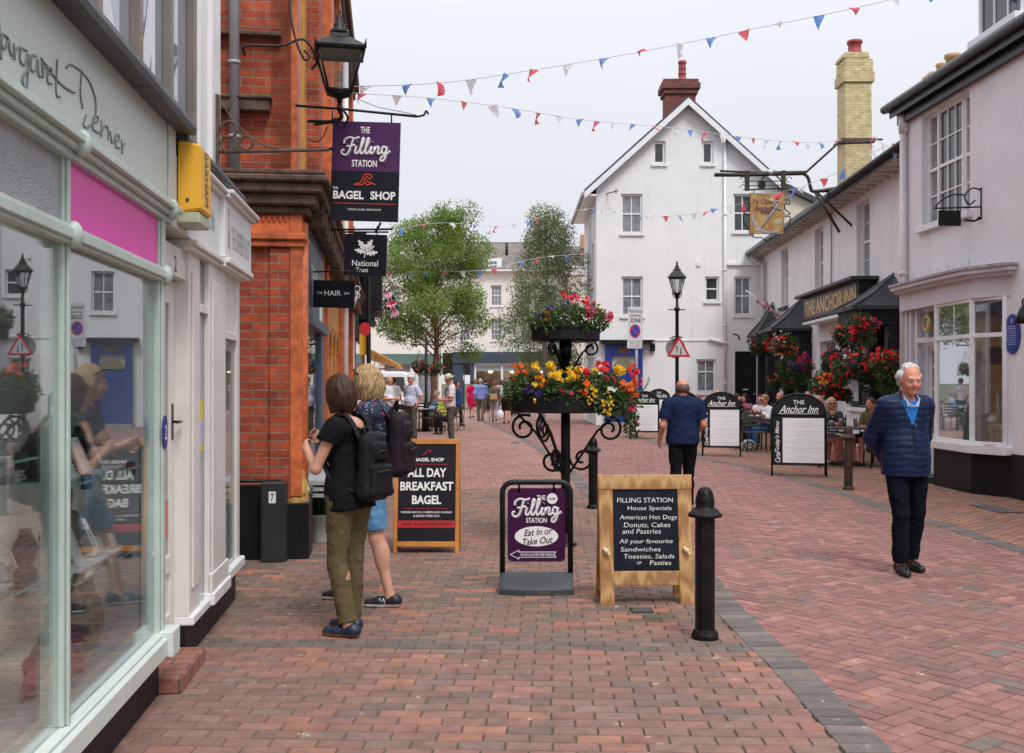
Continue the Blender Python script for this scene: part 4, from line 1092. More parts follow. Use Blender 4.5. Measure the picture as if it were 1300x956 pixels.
# planted pot by the pier
PT = thing('potted_plant', 'pale plastic pot with a small clipped green shrub by the brick pier', 'potted plant', G(405, 691)+Vector((0, .15, 0)))
b = MB(); b.lathe([(.10, 0), (.105, .01), (.135, .24), (.15, .25), (.15, .28), (.13, .28), (.12, .24)], (0, 0, 0), 24); b.build('pot', mat('pale_green_pot', (.45, .52, .48), .5), PT)
def leafcloud(cs, n, size, seed=0, aspect=.55, hang=0.0):
    """cs: list of (centre, radii) ; returns verts, faces of folded leaf quads"""
    r = np.random.RandomState(seed); cs_ = [(np.array(c, float), np.array(q, float)) for c, q in cs]
    w = np.array([np.prod(q)**.67 for c, q in cs_]); w /= w.sum(); idx = r.choice(len(cs_), n, p=w)
    C = np.array([c for c, q in cs_])[idx]; Q = np.array([q for c, q in cs_])[idx]
    d = r.randn(n, 3); d /= np.linalg.norm(d, axis=1)[:, None]; rad = r.uniform(.35, 1.0, n)**.6
    P = C+d*Q*rad[:, None]
    a = r.randn(n, 3)+d*.8; a[:, 2] -= hang; a /= np.linalg.norm(a, axis=1)[:, None]
    u = np.cross(a, r.randn(n, 3)); u /= np.linalg.norm(u, axis=1)[:, None]
    s = size*r.uniform(.6, 1.3, n)[:, None]; nn = np.cross(a, u)
    v = np.stack([P, P+a*s*.5+u*s*aspect*.5+nn*s*.08, P+a*s, P+a*s*.5-u*s*aspect*.5+nn*s*.08], 1).reshape(-1, 3)
    return v, np.arange(n*4).reshape(n, 4)
def leafmat(name, col, var=.5, vs=2.0, rough=.55, trl=.25):
    if name in MATS: return MATS[name]
    m = mat(name, col, rough, var=var, vs=vs); nt = m.node_tree; L = nt.links; b = nt.nodes['Principled BSDF']
    t = nd(nt, 'ShaderNodeBsdfTranslucent'); src = b.inputs['Base Color'].links[0].from_socket; L.new(src, t.inputs[0])
    mx = nd(nt, 'ShaderNodeMixShader'); mx.inputs[0].default_value = trl
    L.new(b.outputs[0], mx.inputs[1]); L.new(t.outputs[0], mx.inputs[2]); L.new(mx.outputs[0], nt.nodes['Material Output'].inputs['Surface'])
    return m
lf = leafmat('box_leaf', (.045, .085, .02), .6, 20)
v, f_ = leafcloud([((0, 0, .40), (.15, .15, .17)), ((0, 0, .30), (.12, .12, .08))], 1400, .035, 2); np_mesh('foliage', v, f_, lf, PT, False)
# ---------------------------------------------------------------- helpers for facades
def window(parent, M, x0, x1, y0, y1, cols=2, rows=2, depth=.12, sash=True, glass=None, sill=True, fw=.05, label=None, mid=None, bar=.022, sillw=.10, sillp=.06, frame=None):
    """timber window set back by depth in the opening x0..x1,y0..y1 of wall plane M : part window > pane, sill"""
    fm = frame or M_['whiteframe']; b = MB(); z = -depth
    b.box(x0, x0+fw, y0, y1, z-.03, z+.03); b.box(x1-fw, x1, y0, y1, z-.03, z+.03); b.box(x0+fw, x1-fw, y1-fw, y1, z-.03, z+.03); b.box(x0+fw, x1-fw, y0, y0+fw, z-.03, z+.03)
    ym = y0+(y1-y0)*(mid if mid else .5)
    if sash: b.box(x0+fw, x1-fw, ym-.025, ym+.025, z-.025, z+.025)
    for i in range(1, cols):
        x = x0+fw+(x1-x0-2*fw)*i/cols; b.box(x-bar/2, x+bar/2, y0+fw, y1-fw, z-.02, z+.015)
    if rows > 2 or not sash:
        for j in range(1, rows):
            y = y0+fw+(y1-y0-2*fw)*j/rows
            if sash and abs(y-ym) < .04: continue
            b.box(x0+fw, x1-fw, y-bar/2, y+bar/2, z-.018, z+.013)
    w = b.build('window', fm, parent, M=M)
    if label: w['label'] = label
    g_ = MB(); g_.quad((x0+fw, y0+fw, z-.01), (x1-fw, y0+fw, z-.01), (x1-fw, y1-fw, z-.01), (x0+fw, y1-fw, z-.01)); g_.build('pane', glass or M_['dglass'], w, M=M)
    if sill:
        s_ = MB(); s_.box(x0-sillp, x1+sillp, y0-sillw, y0, -depth, .07); s_.build('sill', fm, w, .005, M=M)
    return w
def room(parent, M, x0, x1, y0, y1, d, m):
    b = MB(); b.quad((x0, y0, -d), (x1, y0, -d), (x1, y1, -d), (x0, y1, -d)); b.build('interior', m, parent, M=M)
# ================================================================ gable house
GYD = 37.7; sG = GYD/FPX
def gx(px): return (px-650)*sG
def gz(py): return CAMH+(HZ-py)*sG
GH = thing('gable_house', 'tall white rendered house with steep gable, brick chimney and blue doorway', 'house', (0, GYD, 0))
MG = frameM((0, 0, 0), (1, 0, 0), (0, 0, 1))
xl, xr, xa = gx(757), gx(987), gx(872); za = gz(131); ze = gz(235)
outer = [(xl, 0), (xr+.6, 0), (xr+.6, 6.3), (xr, 6.3), (xr, ze), (xa, za), (xl, ze)]
wins = [(gx(829), gx(845), gz(208), gz(179), 1, 1), (gx(891), gx(906), gz(208), gz(179), 1, 1), (gx(788.5), gx(815.5), gz(296), gz(246), 2, 2), (gx(931), gx(955), gz(294), gz(246), 2, 2),
        (gx(789), gx(816), gz(401), gz(351), 2, 2), (gx(895), gx(913), gz(382), gz(351), 1, 2), (gx(932), gx(954), gz(400), gz(351), 2, 2), (gx(884), gx(909), gz(498), gz(456), 2, 2)]
door = (gx(933), gx(961), 0.001, gz(446))
b = MB(); b.wall(outer, [w[:4] for w in wins]+[door], .16, MG)
Ms = frameM((xl, 0, 0), (0, -1, 0), (0, 0, 1))       # left side wall faces -x
b.wall([(-6.2, 0), (0, 0), (0, ze), (-6.2, ze)], [(-2.0, -1.2, 5.2, 6.8), (-2.0, -1.2, 2.6, 4.0), (-4.6, -3.8, 5.2, 6.8), (-4.6, -3.8, 2.6, 4.0)], .14, Ms)
b.quad((xr, 0, 0), (xr, 6.2, 0), (xr, 6.2, ze), (xr, 0, ze)); b.quad((xl, 6.2, 0), (xr, 6.2, 0), (xr, 6.2, ze), (xl, 6.2, ze))
b.build('wall', M_['wallG'], GH)
for i, w in enumerate(wins):
    window(GH, MG, *w[:4], cols=w[4], rows=w[5], sash=w[5] == 2, glass=M_['dglass2'] if i in (2, 4, 6, 7) else M_['dglass'], fw=.07 if i > 1 else .09, bar=.035, mid=.62 if i == 7 else None)
for (a, c) in ((-2.0, -1.2), (-4.6, -3.8)):
    for (z0, z1) in ((5.2, 6.8), (2.6, 4.0)): window(GH, Ms, a, c, z0, z1)
# black door with fittings
b = MB(); b.box(door[0], door[1], 0, door[3], -.15, -.10)
for r_ in ((.10, .62), (.70, 1.25), (1.35, 2.2)):
    for c_ in (0, 1):
        xx = door[0]+.10+c_*.34; b.box(xx, xx+.26, r_[0], r_[1], -.10, -.085)
dd = b.build('door', M_['plinth'], GH, M=MG); b = MB(); b.box(door[0]+.30, door[0]+.50, 1.28, 1.32, -.085, -.07); b.cyl((door[1]-.08, 1.15, -.09), (door[1]-.08, 1.15, -.05), .02); b.build('letterbox', M_['white'], dd, M=MG)
# roof: verges, slate, chimney
def slab(poly, y0, y1, m, nm, par, bev=0):
    q = MB(); q.prism(poly, -y1, -y0, 0, MG); return q.build(nm, m, par, bev)
kL = (za-ze)/(xa-xl); t = .16; ov = .45
slab([(xl-ov, ze-ov*kL), (xa, za), (xa, za+t*1.25), (xl-ov, ze-ov*kL+t*1.25)], -.32, 6.5, M_['slate'], 'roof', GH)
slab([(xa, za), (xr+.1, ze-.1*kL), (xr+.1, ze-.1*kL+t*1.25), (xa, za+t*1.25)], -.32, 6.5, M_['slate'], 'roof', GH)
slab([(xl-ov, ze-ov*kL-.14), (xa, za-.14), (xa, za+.10), (xl-ov, ze-ov*kL+.10)], -.36, -.32, M_['white'], 'bargeboard', GH)
slab([(xa, za-.14), (xr+.1, ze-.1*kL-.14), (xr+.1, ze-.1*kL+.10), (xa, za+.10)], -.36, -.32, M_['white'], 'bargeboard', GH)
b = MB(); b.box(xl-ov, xl, -.3, 6.4, ze-ov*kL-.03, ze-ov*kL+.03); b.build('soffit', M_['white'], GH)
b = MB(); b.box(xl-ov-.10, xl-ov, -.34, 6.5, ze-ov*kL-.03, ze-ov*kL+.10); b.build('gutter', mat('grey_gutter', (.3, .3, .31), .5), GH)
CHM = MB(); cx0, cx1 = gx(846), gx(884)
CHM.box(cx0, cx1, .15, .95, za-1.2, gz(110)); cho = CHM.build('chimney', brick_mat('chimney_brick', (.22, .05, .035), (.11, .035, .03), (.10, .08, .07)), GH)
b = MB(); b.box(cx0-.08, cx1+.08, .07, 1.03, gz(118), gz(112)); b.box(cx0-.16, cx1+.16, 0, 1.1, gz(112), gz(104)); b.box(cx0-.10, cx1+.10, .05, 1.05, gz(104), gz(99)); b.build('cap', brick_mat('chimney_brick', 0, 0, 0), cho, .02)
b = MB()
for (px, y) in ((868.5, .55),): 
    x = gx(px)+.02; b.lathe([(.17, 0), (.17, .12), (.14, .15), (.14, .3), (.155, .32), (.14, .35), (.135, .5), (.15, .52), (.135, .55), (.13, .68), (.16, .72), (.15, .80), (.12, .80)], (x, y, gz(99)-.02), 16)
b.build('chimney_pot', mat('red_clay_pot', (.30, .05, .05), .6, var=.4, vs=10), cho)
b = MB(); b.cyl((gx(920), -.07, .2), (gx(920), -.07, gz(170)), .055, n=10)
for z in (1.5, 3.6, 5.6, 7.6): b.cyl((gx(920), -.07, z), (gx(920), -.07, z+.05), .075, n=10)
b.build('downpipe', M_['white'], GH)
b = MB(); b.cyl((gx(919.5), .5, gz(178)), (gx(919.5), .5, gz(160)), .06, n=10); b.build('vent_pipe', mat('grey_pipe'), GH)
b = MB(); b.box(gx(922), xr+.6, -.10, .0, gz(337), gz(334)); b.box(gx(815), gx(922), -.03, .0, gz(433), gz(431)); b.build('string_course', M_['white'], GH)
b = MB(); b.cyl((gx(900), -.06, gz(430)), (gx(923), -.09, gz(437)), .07, n=8); b.build('waste_pipe', M_['white'], GH)
b = MB(); b.box(gx(825), gx(831), -.14, .0, gz(446), gz(436)); b.build('wall_lamp', M_['black'], GH)
b = MB(); b.box(gx(884), gx(889), -.05, 0, gz(338), gz(332)); b.build('wall_vent', M_['white'], GH)
b = MB(); b.tube([(gx(930), -.1, gz(424)), (gx(934), -.35, gz(426)), (gx(936), -.4, gz(432))], .03, 6); b.build('door_lamp', M_['black'], GH)
b = MB(); b.tube([(gx(770), 0, gz(246)), (gx(782), -.6, gz(246))], .02, 6); b.tube([(gx(780), -.55, gz(243)), (gx(780), -.55, gz(250))], .015, 6); b.build('wall_bracket', M_['black'], GH)
# blue doorway with pilasters and hood
blu = mat('royal_blue_paint', (.012, .035, .22), .35, var=.15, vs=6)
b = MB(); bx0, bx1 = gx(768), gx(815); zt = gz(437)
b.box(bx0, bx0+.24, -.22, 0, 0, zt); b.box(bx1-.24, bx1, -.22, 0, 0, zt); b.box(bx0+.24, bx1-.24, -.18, 0, zt-.42, zt); b.box(bx0+.24, bx1-.24, -.06, -.02, 0, 2.0)
for z0, z1 in ((.2, .8), (.95, 1.8)): b.box(bx0+.34, bx1-.34, -.08, -.06, z0, z1)
b.build('blue_doorway', blu, GH, .01)
b = MB(); b.box(bx0-.15, bx1+.32, -.35, 0, zt, zt+.10); b.box(bx0-.22, bx1+.40, -.45, 0, zt+.10, zt+.15); b.build('door_hood', mat('dark_lead', (.05, .05, .055), .6), GH, .01)
b = MB(); b.prism([((bx0+bx1)/2+.42*math.cos(math.pi*i/12), 2.02+.36*math.sin(math.pi*i/12)) for i in range(13)], .06, .10, 0, MG); b.build('fanlight', mat('ochre_fanlight', (.22, .20, .12), .4), GH)
b = MB(); b.box(bx0+.45, bx1-.45, -.19, -.18, zt-.33, zt-.12); b.build('sign_plate', mat('brown_plate', (.10, .04, .03), .5), GH)
b = MB(); b.box(bx0-.05, bx1+.1, -.6, 0, 0, .12); b.build('step', mat('step_stone', (.25, .24, .23), .8), GH)
# cream wing behind with dark shallow roof
WG = thing('cream_house', 'cream rendered house with a shallow dark roof showing behind the hanging pub sign', 'house', (0, 38.6, 0))
b = MB(); k2 = 38.6/FPX; cxa = (962-650)*k2; cxb = (1100-650)*k2
z1 = CAMH+(485-223)*k2; z2 = CAMH+(485-292)*k2
b.prism([(cxa-1, 0), (cxb, 0), (cxb, z2), (cxa-.4, z1+.15), (cxa-1, z1-.4)], -5, 0, 0, MG); b.build('wall', M_['cream'], WG)
b = MB(); b.prism([(cxa-.5, z1+.15), (cxb+.3, z2-.05), (cxb+.3, z2+.16), (cxa-.5, z1+.36)], -5.2, .25, 0, MG); b.build('roof', M_['slate'], WG)
# ================================================================ Anchor pub
TA = -math.atan(.0515); OA = Vector((7.16, 0, 0)); MA = T(*OA) @ Matrix.Rotation(TA, 4, 'Z'); MAi = MA.inverted()
def aS(px, x=0.0):   # image column -> distance along the pub wall plane
    o = MAi @ Vector((0, 0, 0)); d = MAi.to_3x3() @ Vector(((px-650)/FPX, 1, 0)); t_ = (x-o.x)/d.x; return (o+d*t_).y
def aP(px, py, x=0.0):
    o = MAi @ Vector((0, 0, CAMH)); d = MAi.to_3x3() @ Vector(((px-650)/FPX, 1, (HZ-py)/FPX)); t_ = (x-o.x)/d.x; return o+d*t_
PB = thing('pub', 'long white rendered pub with black gutter, sash windows and black entrance hoods', 'pub', OA, TA)
MAw = frameM((0, 0, 0), (0, -1, 0), (0, 0, 1))       # 2D x = -y
EA = 6.17
ya, yb_ = 17.5, 37.95
wl = []
for (pa, pb) in ((992, 1000.5), (1034.5, 1045), (1087.5, 1104)):
    s0, s1 = aS(pb), aS(pa); wl.append((-s1, -s0, 4.02, 5.93))
low = [(-aS(1040), -aS(1054), .95, 2.75)] if False else []
yD = [(-aS(1006, 0), -aS(1016, 0)), ]
gw = [(-29.3, -27.6, .95, 2.7), (-26.2, -24.6, .95, 2.7)]; 
b = MB(); b.wall([(-yb_, 0), (-ya, 0), (-ya, EA), (-yb_, EA)], wl+gw+[(-23.6, -22.5, .0, 2.5), (-31.8, -30.7, 0, 2.5)], .22, MAw)
b.box(0.3, 6, ya, yb_, 0, EA); b.build('wall', M_['wallA'], PB)
for w in wl: window(PB, MAw, *w, cols=2, rows=4, depth=.18, sill=False, glass=M_['dglass2'])
for w in gw: window(PB, MAw, *w, cols=3, rows=3, depth=.18, glass=M_['dglass2'])
for w in wl:
    q = MB(); q.box(-.12, -.0, -w[1]-.08, -w[0]+.08, w[2]-.10, w[2]); q.build('window_sill', mat('dark_lead'), PB, .008)
b = MB()
for (a0, a1) in ((22.5, 23.6), (30.7, 31.8)):
    b.box(.10, .16, a0, a1, 0, 2.5); 
b.build('door', M_['plinth'], PB)
b = MB(); b.prism([(-.50, EA), (-.5, EA+.1), (4.4, EA+3.4), (4.4, EA+3.2), (.1, EA+.15)], 17.2, 38.1, 0, frameM((0, 0, 0), (1, 0, 0), (0, 0, 1)) @ Matrix(((1, 0, 0, 0), (0, 1, 0, 0), (0, 0, -1, 0), (0, 0, 0, 1))))
b.build('roof', M_['slate'], PB)
b = MB(); b.box(-.50, .0, 17.2, 38.05, EA-.02, EA+.04); 
for k in range(40): b.box(-.44, 0, 18+k*.5, 18.1+k*.5, EA-.10, EA-.02)
b.build('soffit', mat('warm_white_soffit', (.55, .49, .46), .6, var=.25, vs=3), PB)
b = MB(); b.cyl((-.56, 17.2, EA+.06), (-.56, 38.1, EA+.06), .09, n=12); b.box(-.54, -.50, 17.2, 38.1, EA-.07, EA+.19); b.build('gutter', M_['gutter'], PB)
b = MB(); b.tube([(-.5, 37.6, EA), (-.3, 37.6, EA-.25), (-.07, 37.5, EA-.4), (-.07, 37.5, 3.3)], .05, 8); b.build('downpipe', M_['white'], PB)
b = MB(); b.tube([(-.5, 37.2, EA), (-.3, 37.2, EA-.25), (-.07, 36.9, EA-.35), (-.07, 36.9, 3.3)], .03, 8); b.cyl((-.04, 27.9, 3.2), (-.04, 27.9, EA), .02); b.build('waste_pipe', mat('grey_pipe'), PB)
b = MB(); b.tube([(-.02, 37, 3.9), (-.02, 32, 3.95), (-.02, 30, 3.95)], .012, 5); b.tube(catmull([(-.02, 21.2, 2.9), (-.02, 22.5, 3.05), (-.02, 23.5, 3.2)], 5), .012, 5); b.build('wall_cable', M_['white'], PB)
b = MB(); b.tube(catmull([(-.04, 19.9, 3.95), (-.04, 20.2, 4.0), (-.04, 20.8, 4.05), (-.04, 21.2, 3.95), (-.04, 21.1, 3.88), (-.04, 20.95, 3.92)], 5), .014, 5); b.build('iron_hook', M_['black'], PB)
# entrance hoods : black hipped lead tops on panelled posts
slt = mat('dark_grey_hood', (.028, .030, .036), .5, var=.35, vs=5, bump=.3)
def hood(nm, label, y0, y1, proj, ze_, zp):
    h_ = thing(nm, label, 'porch', MA @ Vector((0, (y0+y1)/2, 0)), TA, 'black porch hoods of the pub'); w = (y1-y0)/2
    q = MB(); n = 8
    for (s0, s1) in (((-proj, -w), (-proj, w)), ((-proj, w), (0, w)), ((0, -w), (-proj, -w))):
        for i in range(n):
            t0, t1 = i/n, (i+1)/n
            def pf(p, t_):
                k_ = (1-t_)**1.0; zz = ze_+(zp-ze_)*(t_**1.25); ax = -.05; return (ax+(p[0]-ax)*k_, p[1]*k_, zz)
            q.quad(pf(s0, t0), pf(s0, t1), pf(s1, t1), pf(s1, t0))
    q.box(-proj-.03, -.0, -w-.03, w+.03, ze_-.08, ze_); q.build('hood_roof', slt, h_)
    q = MB()
    for s_ in (-1, 1): q.tube([(-proj, s_*w, ze_), (-.05-(proj-.05)*.5, s_*w*.5, ze_+(zp-ze_)*.42), (-.05, 0, zp)], .025, 6)
    q.build('lead_roll', mat('lead_flashing'), h_)
    q = MB(); q.box(-proj+.1, -.02, -w+.1, w-.1, ze_-.42, ze_-.08); q.build('frieze', M_['plinth'], h_, .01)
    for s_ in (-1, 1):
        q = MB(); q.box(-.42, -.005, s_*(w-.16)-.13, s_*(w-.16)+.13, 0, ze_-.42); 
        for z0, z1 in ((.15, .8), (.95, 1.7), (1.85, 2.5)): q.box(-.36, -.08, s_*(w-.16)-.14, s_*(w-.16)+.14, z0, z1)
        q.build('post', M_['plinth'], h_, .01)
    return h_
hood('porch_hood', 'nearest large black hipped porch hood on dark panelled posts by the drainpipe', 21.7, 23.4, 1.15, 3.17, 3.92)
hood('porch_hood', 'curved black porch hood just beyond the gilded pub name board', 30.2, 32.3, 1.15, 3.14, 4.1)
hood('porch_hood', 'farthest small black porch hood beneath the furled union flag', 34.8, 36.6, .75, 3.2, 4.3)
# name board
NB = thing('pub_sign_board', 'dark red pub name board with gold lettering under a black canopy', 'sign', MA @ Vector((-.42, 26.6, 3.3)), TA)
Mn = frameM((0, 0, 0), (0, -1, 0), (0, 0, 1))
b = MB(); b.box(-2.9, 2.7, -.02, .62, -.42, 0); b.build('box', M_['plinth'], NB, M=Mn)
b = MB(); b.box(-3.05, 2.85, .62, .70, -.42, .22); b.build('canopy', slt, NB, .01, M=Mn)
b = MB(); b.box(-2.75, 2.5, .03, .57, 0, .012); b.build('panel', mat('maroon_panel', (.06, .010, .014), .4), NB, M=Mn)
b = MB(); b.text('THE ANCHOR INN', Mn @ T(-.02, .30, .014), 5.1, .40, bold=.02, ext=.002); b.build('lettering', mat('gold_leaf', (.62, .36, .06), .35, metal=.3), NB)
b = MB(); b.box(-2.9, 2.7, -.12, -.05, -.40, .02); b.build('moulding', M_['white'], NB, M=Mn)
# lanterns on the posts
def wall_lantern(nm, label, M, s=1.0, arm=True, grp=None, loc=None):
    t_ = thing(nm, label, 'lantern', (0, 0, 0), 0, grp); t_.matrix_world = M; t_.location = M.translation; t_.scale = (s, s, s)
    q = MB(); q.box(-.0, .0, 0, 0, 0, 0)
    w0, w1, hh = .105, .20, .36
    q = MB(); P0 = [(-w0, -w0, 0), (w0, -w0, 0), (w0, w0, 0), (-w0, w0, 0)]; P1 = [(-w1, -w1, hh), (w1, -w1, hh), (w1, w1, hh), (-w1, w1, hh)]
    for a_, c_ in zip(P0, P1): q.tube([a_, c_], .012, 6)
    for r_, P in ((.014, P0), (.017, P1)):
        for i in range(4): q.tube([P[i], P[(i+1) % 4]], r_, 6)
    q.lathe([(.02, -.10), (.03, -.06), (.11, -.03), (.115, 0)], (0, 0, 0), 16)
    q.build('frame', M_['black'], t_)
    q = MB()
    def ring(w_, z_): return [(-w_, -w_, z_), (w_, -w_, z_), (w_, w_, z_), (-w_, w_, z_)]
    rings = [ring(w1+.03, hh), ring(w1+.035, hh+.02), ring(w1*.62, hh+.11), ring(w1*.42, hh+.14), ring(w1*.40, hh+.17), ring(w1*.30, hh+.18)]
    vs = [p for r_ in rings for p in r_]; fs = [(4*i+j, 4*i+(j+1) % 4, 4*i+4+(j+1) % 4, 4*i+4+j) for i in range(len(rings)-1) for j in range(4)]
    q.add(vs, fs+[(20, 21, 22, 23), (3, 2, 1, 0)])
    for s0 in (-1, 1):
        for s1 in (-1, 1): q.cyl((s0*w1*1.1, s1*w1*1.1, hh+.0), (s0*w1*1.15, s1*w1*1.15, hh+.08), .016, .004)
    q.lathe([(.085, hh+.17), (.09, hh+.20), (.05, hh+.24), (.055, hh+.27), (.03, hh+.29), (.035, hh+.33), (.012, hh+.36), (.018, hh+.385), (.004, hh+.42)], (0, 0, 0), 16)
    q.build('cap', M_['black'], t_)
    q = MB(); k_ = .985
    for i in range(4):
        a_, b_, c_, d_ = P0[i], P0[(i+1) % 4], P1[(i+1) % 4], P1[i]
        q.quad(*[(p[0]*k_, p[1]*k_, p[2]) for p in (a_, b_, c_, d_)])
    q.build('pane', glass_mat('lantern_glass', (.85, .86, .88), .10, .7), t_)
    q = MB(); q.cyl((0, 0, .0), (0, 0, .10), .018); q.ell((0, 0, .15), (.028, .028, .05)); q.build('lamp', mat('lamp_holder', (.6, .6, .58), .4), t_)
    return t_
wall_lantern('wall_lantern', 'black lantern under the nearest pub porch hood', MA @ T(-1.0, 21.7, 2.35), .95, grp=None)
wall_lantern('wall_lantern', 'black lantern under the curved pub porch hood', MA @ T(-.95, 30.3, 2.35), .95)
# leaning yellow chimney
YC = thing('chimney', 'tall weathered yellow rendered chimney stack with a red pot', 'chimney', W(1085, 300, 28.2)*1.0)
YC.location.z = 0
b = MB(); k3 = 28.2/FPX; b.prism([(-.37, 6.2), (.37, 6.2), (.34, 9.6), (-.37, 9.6)], -.35, .35, 0, MG); b.prism([(-.40, 9.9), (.39, 9.9), (.38, 10.25), (-.39, 10.25)], -.36, .36, 0, MG); b.prism([(-.43, 9.6), (.42, 9.6), (.42, 9.9), (-.43, 9.9)], -.4, .4, 0, MG)
b.prism([(-.44, 10.25), (.30, 10.25), (.26, 10.42), (-.38, 10.42)], -.36, .36, 0, MG)
b.build('stack', brick_mat('painted_chimney_brick', (.62, .52, .30), (.54, .42, .22), (.40, .31, .17), .225, .075, .005, .7, .32), YC, .03)
b = MB(); b.lathe([(.19, 10.35), (.20, 10.5), (.17, 10.55), (.17, 10.72), (.21, 10.75), (.20, 10.82), (.15, 10.82)], (0, 0, 0), 18); b.build('chimney_pot', mat('red_clay_pot'), YC)
b = MB(); b.box(-.44, .44, -.40, -.36, 8.02, 8.10); b.box(-.46, -.42, -.4, .4, 8.02, 8.10); b.cyl((.42, -.38, 8.06), (.62, -.38, 8.06), .03); b.build('iron_strap', mat('rusty_iron'), YC)
# ================================================================ near right building
TR = math.atan(.0394); OR = Vector((7.30, 0, 0)); MR = T(*OR) @ Matrix.Rotation(TR, 4, 'Z'); MRi = MR.inverted()
def rP(px, py, x=0.0):
    o = MRi @ Vector((0, 0, CAMH)); d = MRi.to_3x3() @ Vector(((px-650)/FPX, 1, (HZ-py)/FPX)); t_ = (x-o.x)/d.x; return o+d*t_
RB = thing('corner_shop', 'lilac white rendered shop with first floor sash window and canted shop bay', 'shop', OR, TR)
MRw = frameM((0, 0, 0), (0, -1, 0), (0, 0, 1)); ER = 6.08
p0, p1 = rP(1170, 147), rP(1231, 114); sW = (-p0.y, -p1.y, 4.08, 5.86)
p2 = rP(1296, 200)
bayA, bayB = 13.85, 15.8          # bay along the wall, local y
win2 = (-13.1, -11.6, 4.02, 5.9)
b = MB(); b.wall([(-17.5, 0), (-2, 0), (-2, ER), (-17.5, ER)], [sW, win2, (-9.6, -8.2, 4.02, 5.9), (-16.9, -16.05, .0, 2.7), (-15.7, -14.3, .6, 2.72)], .20, MRw)
b.quad((0, 17.5, 0), (6, 17.5, 0), (6, 17.5, ER), (0, 17.5, ER)); b.build('wall', M_['wallR'], RB)
b = MB(); b.box(-.012, .0, 2, 14.08, 0, .60); b.build('plinth', M_['plinth'], RB)
# tripartite sash
x0, x1, y0, y1 = sW
window(RB, MRw, x0, x0+.38, y0, y1, cols=1, rows=4, depth=.14, sill=False, glass=M_['dglass2']); window(RB, MRw, x1-.38, x1, y0, y1, cols=1, rows=4, depth=.14, sill=False)
window(RB, MRw, x0+.38, x1-.38, y0, y1, cols=3, rows=4, depth=.12, sill=False, glass=M_['dglass'])
q = MB(); q.box(x0-.08, x1+.08, y0-.10, y0, -.14, .08); q.build('window_sill', M_['white'], RB, .006, M=MRw)
window(RB, MRw, *win2, cols=3, rows=4, depth=.14); window(RB, MRw, -9.6, -8.2, 4.02, 5.9, cols=3, rows=4, depth=.14)
# curved arch recess at frame edge
b = MB(); MY = Matrix(((1, 0, 0, 0), (0, 0, -1, 0), (0, 1, 0, 0), (0, 0, 0, 1)))
b.prism([(-.22, ER+.05), (-.22, ER+.20), (4.5, ER+3.4), (4.5, ER+3.1), (0, ER+.13)], -17.7, -2, 0, MY)
b.build('roof', M_['slate'], RB)
b = MB(); b.box(-.18, .0, 2, 17.65, ER, ER+.06); b.box(-.21, -.18, 2, 17.65, ER-.05, ER+.2); b.box(-.10, -.02, 2, 17.6, ER-.18, ER-.002); b.build('fascia_board', M_['gutter'], RB)
b = MB(); b.cyl((-.26, 2, ER+.12), (-.26, 17.75, ER+.12), .07, n=12); b.build('gutter', M_['gutter'], RB)
b = MB(); b.cyl((-.07, 17.4, .1), (-.07, 17.4, ER-.1), .06, n=14)
for z in (3.35, 5.8, 1.6): b.cyl((-.07, 17.4, z), (-.07, 17.4, z+.07), .08, n=14)
b.cyl((-.07, 17.4, ER-.35), (-.07, 17.4, ER-.05), .075, .09, n=14); b.build('downpipe', mat('pinkish_white_pipe', (.62, .57, .58), .45, var=.1, streak=.3), RB)
# bay shopfront
bay = [(-.0, 16.02), (-.50, 15.85), (-.50, 14.55), (-.28, 14.08), (0, 13.75)]      # plan (x,y) : flank, front, splay
def ringwall(pts, z0, z1, th, m, nm, parent, proud=0.0, bev=.004, cap=False):
    q = MB(); 
    pp = [(p[0]-proud, p[1]+(proud if i == 0 else (-proud if i == len(pts)-1 else 0))) for i, p in enumerate(pts)]
    poly = pp+[(.02, pp[-1][1]), (.02, pp[0][1])]
    q.prism(poly, z0, z1); return q.build(nm, m, parent, bev)
bay2 = [(-.02, 15.95), (-.26, 15.85), (-.28, 14.62), (-.02, 14.10)]
ringwall(bay2, 0, .57, .1, M_['plinth'], 'bay_plinth', RB)
ringwall(bay2, .575, .69, .1, M_['white'], 'bay_sill', RB, .07, .012)
cornp = [(-.05, 17.5), (-.24, 17.3), (-.34, 15.6), (-.34, 14.55), (-.05, 14.0)]
ringwall(cornp, 2.74, 3.02, .1, mat('lilac_paint', (.62, .60, .66), .5, var=.05, streak=.2), 'bay_frieze', RB, -.06)
ringwall(cornp, 3.02, 3.07, .1, mat('lilac_paint'), 'bay_cornice', RB, .03); ringwall(cornp, 3.07, 3.13, .1, mat('lilac_paint'), 'bay_cornice', RB, .10, .01); ringwall(cornp, 3.13, 3.17, .1, mat('weathered_ledge', (.36, .34, .36), .8, var=.4, vs=8), 'bay_cornice', RB, .13)
b = MB()
for k in range(26):
    y_ = 17.2-k*.11; b.cyl((-.30, y_, 3.16), (-.33+rnd.uniform(-.05, .05), y_+rnd.uniform(-.03, .03), 3.24+rnd.random()*.08), .0035, n=4)
b.build('bird_spikes', mat('galvanised'), RB)
def barbetween(q, a, c, z0, z1, w=.03, mi=0):
    a = Vector((a[0], a[1], 0)); c = Vector((c[0], c[1], 0)); d = (c-a).normalized(); n = Vector((d.y, -d.x, 0))
    vs = [p+n*s_*w+Vector((0, 0, z)) for z in (z0, z1) for p, s_ in ((a, 1), (c, 1), (c, -1), (a, -1))]
    q.add(vs, [(0, 1, 2, 3), (7, 6, 5, 4), (0, 4, 5, 1), (1, 5, 6, 2), (2, 6, 7, 3), (3, 7, 4, 0)], mi)
